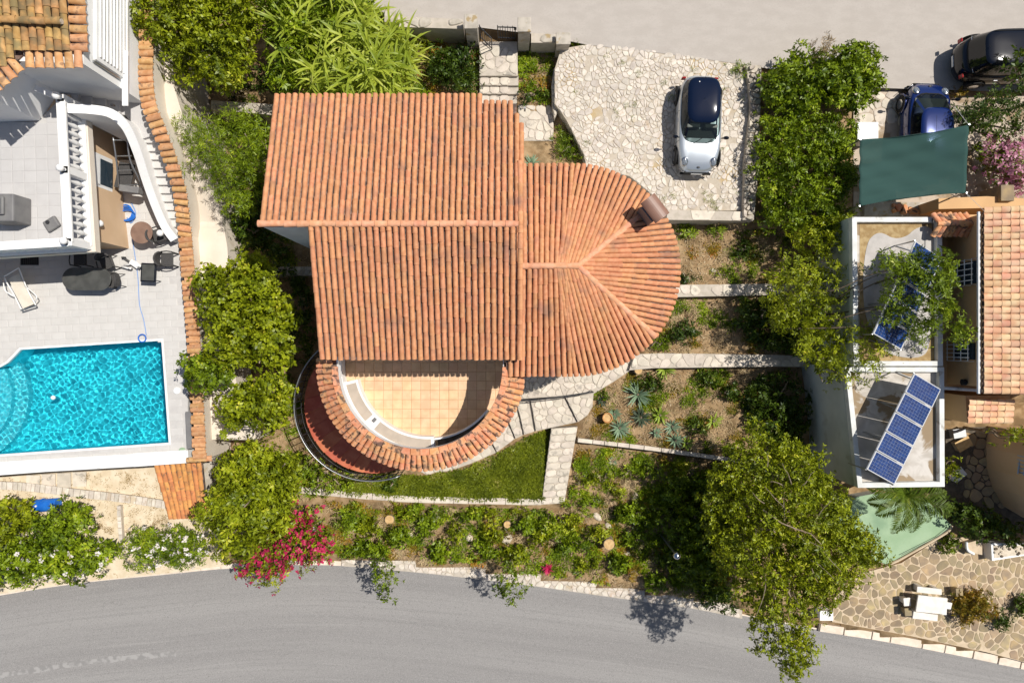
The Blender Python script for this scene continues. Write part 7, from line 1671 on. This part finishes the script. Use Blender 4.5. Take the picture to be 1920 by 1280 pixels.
for i, (px, py, rx, ry) in enumerate(SHR):
    o_n, r_n = rowlab(SHR, SHR[i], (978, 1018), ('in the row nearest the lawn edging', 'in the middle row of the bed', 'in the row nearest the road'))
    T_("low_shrub", "low shrub, %s from the west %s" % (o_n, r_n), "shrub", ell(px, py, rx * .92, ry * .92, 10, .3), -1.25, -1.2, -.62 + .3 * random.random(), random.choice(['small', 'broad', 'star']), random.choice(['fresh', 'fresh', 'yellow']), .22, 1.4, 1.1, "low shrubs above the lower road", limbs=2, fill=True, tr=.03)
SH2 = [(1125, 900, 26, 20, 'yellow'), (1180, 880, 24, 18, 'fresh'), (1110, 940, 20, 14, 'fresh'), (1230, 880, 30, 20, 'fresh'), (1160, 925, 18, 14, 'yellow'), (1085, 900, 14, 16, 'yellow'), (1280, 880, 26, 14, 'yellow')]
for k_, (px, py, rx, ry, m_) in enumerate(SH2): T_("low_shrub", "loose ground shrub on the slope below the diagonal edging, %s from the west" % ORD[sorted(q[0] for q in SH2).index(px)], "shrub", ell(px, py, rx, ry, 10, .25), -.95, -.9, -.45, 'star', m_, .2, 1.0, .9, "loose shrubs below the diagonal edging", limbs=2, fill=False)
ONE = [(1285, 622, 30, 22, -.05, .6, 'dark', "dark round shrub on the middle terrace bed east of the apse"), (1240, 645, 22, 18, -.05, .3, 'fresh', "bright green plant against the apse wall near its south east curve"), (1345, 430, 22, 12, .3, .7, 'fresh', "green tuft at the foot of the driveway retaining wall"), (1290, 432, 26, 12, .3, .75, 'fresh', "grassy tuft beneath the chimney side of the retaining wall"), (1285, 523, 24, 9, .3, .6, 'dark', "low dark plant hugging the upper terrace wall beside the apse"), (1352, 512, 16, 10, .3, .6, 'fresh', "small tuft beside a white rock in the upper bed"), (1375, 735, 22, 20, -.45, .2, 'dark', "dark green shrub near the east end of the agave bed"), (1310, 800, 22, 18, -.45, .1, 'dark', "dark shrub below the middle of the agave bed"), (1330, 705, 26, 16, -.45, .1, 'dark', "dark plant under the long terrace wall"), (1225, 715, 30, 18, -.45, .1, 'dark', "deep green plant in the shadow of the apse corner"), (1128, 740, 20, 14, -.45, -.1, 'fresh', "small green plant at the kink of the flagstone path"), (735, 905, 16, 14, -.9, -.3, 'dark', "blue green plant on the lawn edge south of the terrace"), (945, 1000, 12, 10, -1.2, -.8, 'orange', "orange tinted plant below the lawn edging"), (1185, 1070, 16, 12, -1.2, -.8, 'orange', "rusty orange plant near the roadside wall"), (1393, 470, 26, 18, .3, .8, 'dark', "dark plant in hedge shade in the upper bed")]
for px, py, rx, ry, z0, z1, m_, lb_ in ONE: T_("garden_plant", lb_, "plant", ell(px, py, rx, ry, 10, .2), z0, z0, z1, 'star' if m_ != 'dark' else 'small', m_, .2, 1.2, 1.0, limbs=2, fill=True)
p = W(1027, 1065, -1.0); t = thing("red_flower", "red flowering plant at the roadside wall below the stairs", "plant", (p.x, p.y, -1.2)); strap_mesh("petals", (p.x, p.y, -1.0), 22, (.2, .35), .07, 4, (.3, 1.2), .3, .05, 'magenta', t)
# ---------------------------------------------------------------- ground cover
G0 = lambda P: ground_z(P)
lawn = [(1031, 806), (1020, 938), (860, 934), (640, 925), (610, 905), (700, 890), (800, 893), (870, 880), (935, 850), (985, 820)]
lw_ = flat("lawn", WP(lawn, -.88), -.87, mat("lawn_ground", (.14, .13, .03), (.22, .17, .06), 3, 1, .4, 30, c3=(.34, .24, .13), s3=1.1, t3=(.48, .60)), kind='structure')
z88 = lambda z: (lambda P: np.full(len(P), z))
LW = WP(lawn, -.88)
stuff("lawn_grass", L_['grass'], [cover('g', None, LW, z88(-.87), 6000, 6, .14, .034, .2, 1.1, raw=True, clump=(95, .19)), cover('g', None, LW, z88(-.86), 3000, 6, .17, .04, .1, 1.0, raw=True, clump=(40, .16))])
BED = {'south': ([(600, 935), (860, 946), (1015, 950), (1060, 952), (1350, 960), (1380, 1130), (1150, 1098), (1010, 1076), (900, 1063), (760, 1050), (640, 1043), (600, 1000)], -1.25), 'slope': ([(1085, 832), (1345, 866), (1400, 950), (1060, 950)], -.95), 'agave': ([(1115, 745), (1195, 692), (1500, 690), (1500, 850), (1345, 852), (1085, 818)], -.45), 'mid': ([(1262, 558), (1500, 556), (1500, 662), (1205, 662)], -.05), 'upper': ([(1262, 420), (1480, 420), (1480, 532), (1268, 530)], .3), 'west': ([(400, 200), (500, 200), (590, 430), (590, 700), (560, 860), (480, 900), (400, 480)], -.9), 'north': ([(640, 60), (895, 60), (895, 180), (640, 180)], .4), 'square': ([(972, 84), (1036, 88), (1036, 194), (972, 194)], .5), 'swest': ([(480, 860), (560, 850), (700, 895), (600, 930), (420, 960)], -.9)}
dl = []; gl_ = []; tw_ = []
for nm, (px, z) in BED.items():
    P_ = WP(px, z); A = area(P_)
    if nm == 'north': A *= 1
    dl += [cover('d', None, P_, G0, int(A * 34), 4, .13, .028, .0, .5, raw=True)]
    tw_ += [cover('t', None, P_, G0, int(A * 24), 2, .26, .012, .02, .35, raw=True, bend=.05)]
    gl_ += [cover('w', None, P_, G0, int(A * (60 if nm in ('north', 'square', 'slope', 'south') else 38)), 7, .13, .032, .1, 1.1, raw=True, clump=(max(6, int(A * 1.2)), .16))]
gl_ += [cover('w', None, BEDW, G0, 900, 6, .10, .022, .1, 1.1, raw=True, clump=(40, .10)) for BEDW in (WP([(880, 52), (1010, 62), (1060, 80), (1120, 90), (1060, 100), (960, 80)], 1.0),)]
for nm, k_ in (('south', 1.0), ('slope', 1.0), ('swest', .8), ('north', .7), ('square', .9)):
    P_ = WP(*BED[nm]); A = area(P_); gl_.append(cover('w', None, P_, G0, int(A * 40 * k_), 7, .14, .045, .1, 1.0, raw=True, clump=(max(8, int(A * 1.7)), .17), jz=.08)); ye_ = ye_ if 'ye_' in dir() else []; ye_.append(cover('w', None, P_, G0, int(A * 30), 7, .13, .04, .1, 1.0, raw=True, clump=(max(8, int(A * 1.0)), .15), jz=.05))
for nm in ('agave', 'mid', 'upper'):
    P_ = WP(*BED[nm]); A = area(P_); ye_.append(cover('w', None, P_, G0, int(A * 26), 6, .12, .03, .1, 1.0, raw=True, clump=(max(8, int(A * .8)), .13), jz=.03))
stuff("yellow_weeds", L_['orange'], ye_)
dt = []
for nm, dn in (('south', 34), ('slope', 22), ('agave', 12), ('mid', 18), ('upper', 16), ('swest', 20)):
    P_ = WP(*BED[nm]); A = area(P_); dt.append(cover('s', None, P_, G0, int(A * dn), 8, .22, .016, .1, .9, raw=True, clump=(max(6, int(A * .9)), .12), jz=.03))
stuff("dry_grass_tufts", M['straw'], dt)
stuff("leaf_litter", L_['dry'], dl); stuff("dry_twigs", M['straw'], tw_); stuff("weeds", L_['fresh'], gl_)
dc = WP([(1055, 90), (1400, 130), (1398, 395), (1255, 395), (1100, 318)], ZP)
stuff("driveway_weeds", L_['grass'], [cover('w', None, dc, z88(ZP + .01), 260, 5, .05, .012, .1, 1.0, raw=True, clump=(26, .07)), cover('w', None, WP([(1320, 330), (1370, 330), (1370, 395), (1300, 395)], ZP), z88(ZP + .01), 60, 5, .05, .012, .1, 1.0, raw=True, clump=(5, .1))])
sdp = WP([(-20, 900), (300, 880), (390, 960), (360, 1000), (-20, 1000)], -1.17)
stuff("sand_debris", L_['dry'], [cover('d', None, sdp, z88(-1.165), 700, 3, .07, .022, .0, .5, raw=True), cover('d', None, sdp, z88(-1.165), 300, 5, .07, .022, .1, .9, raw=True, clump=(14, .1))])
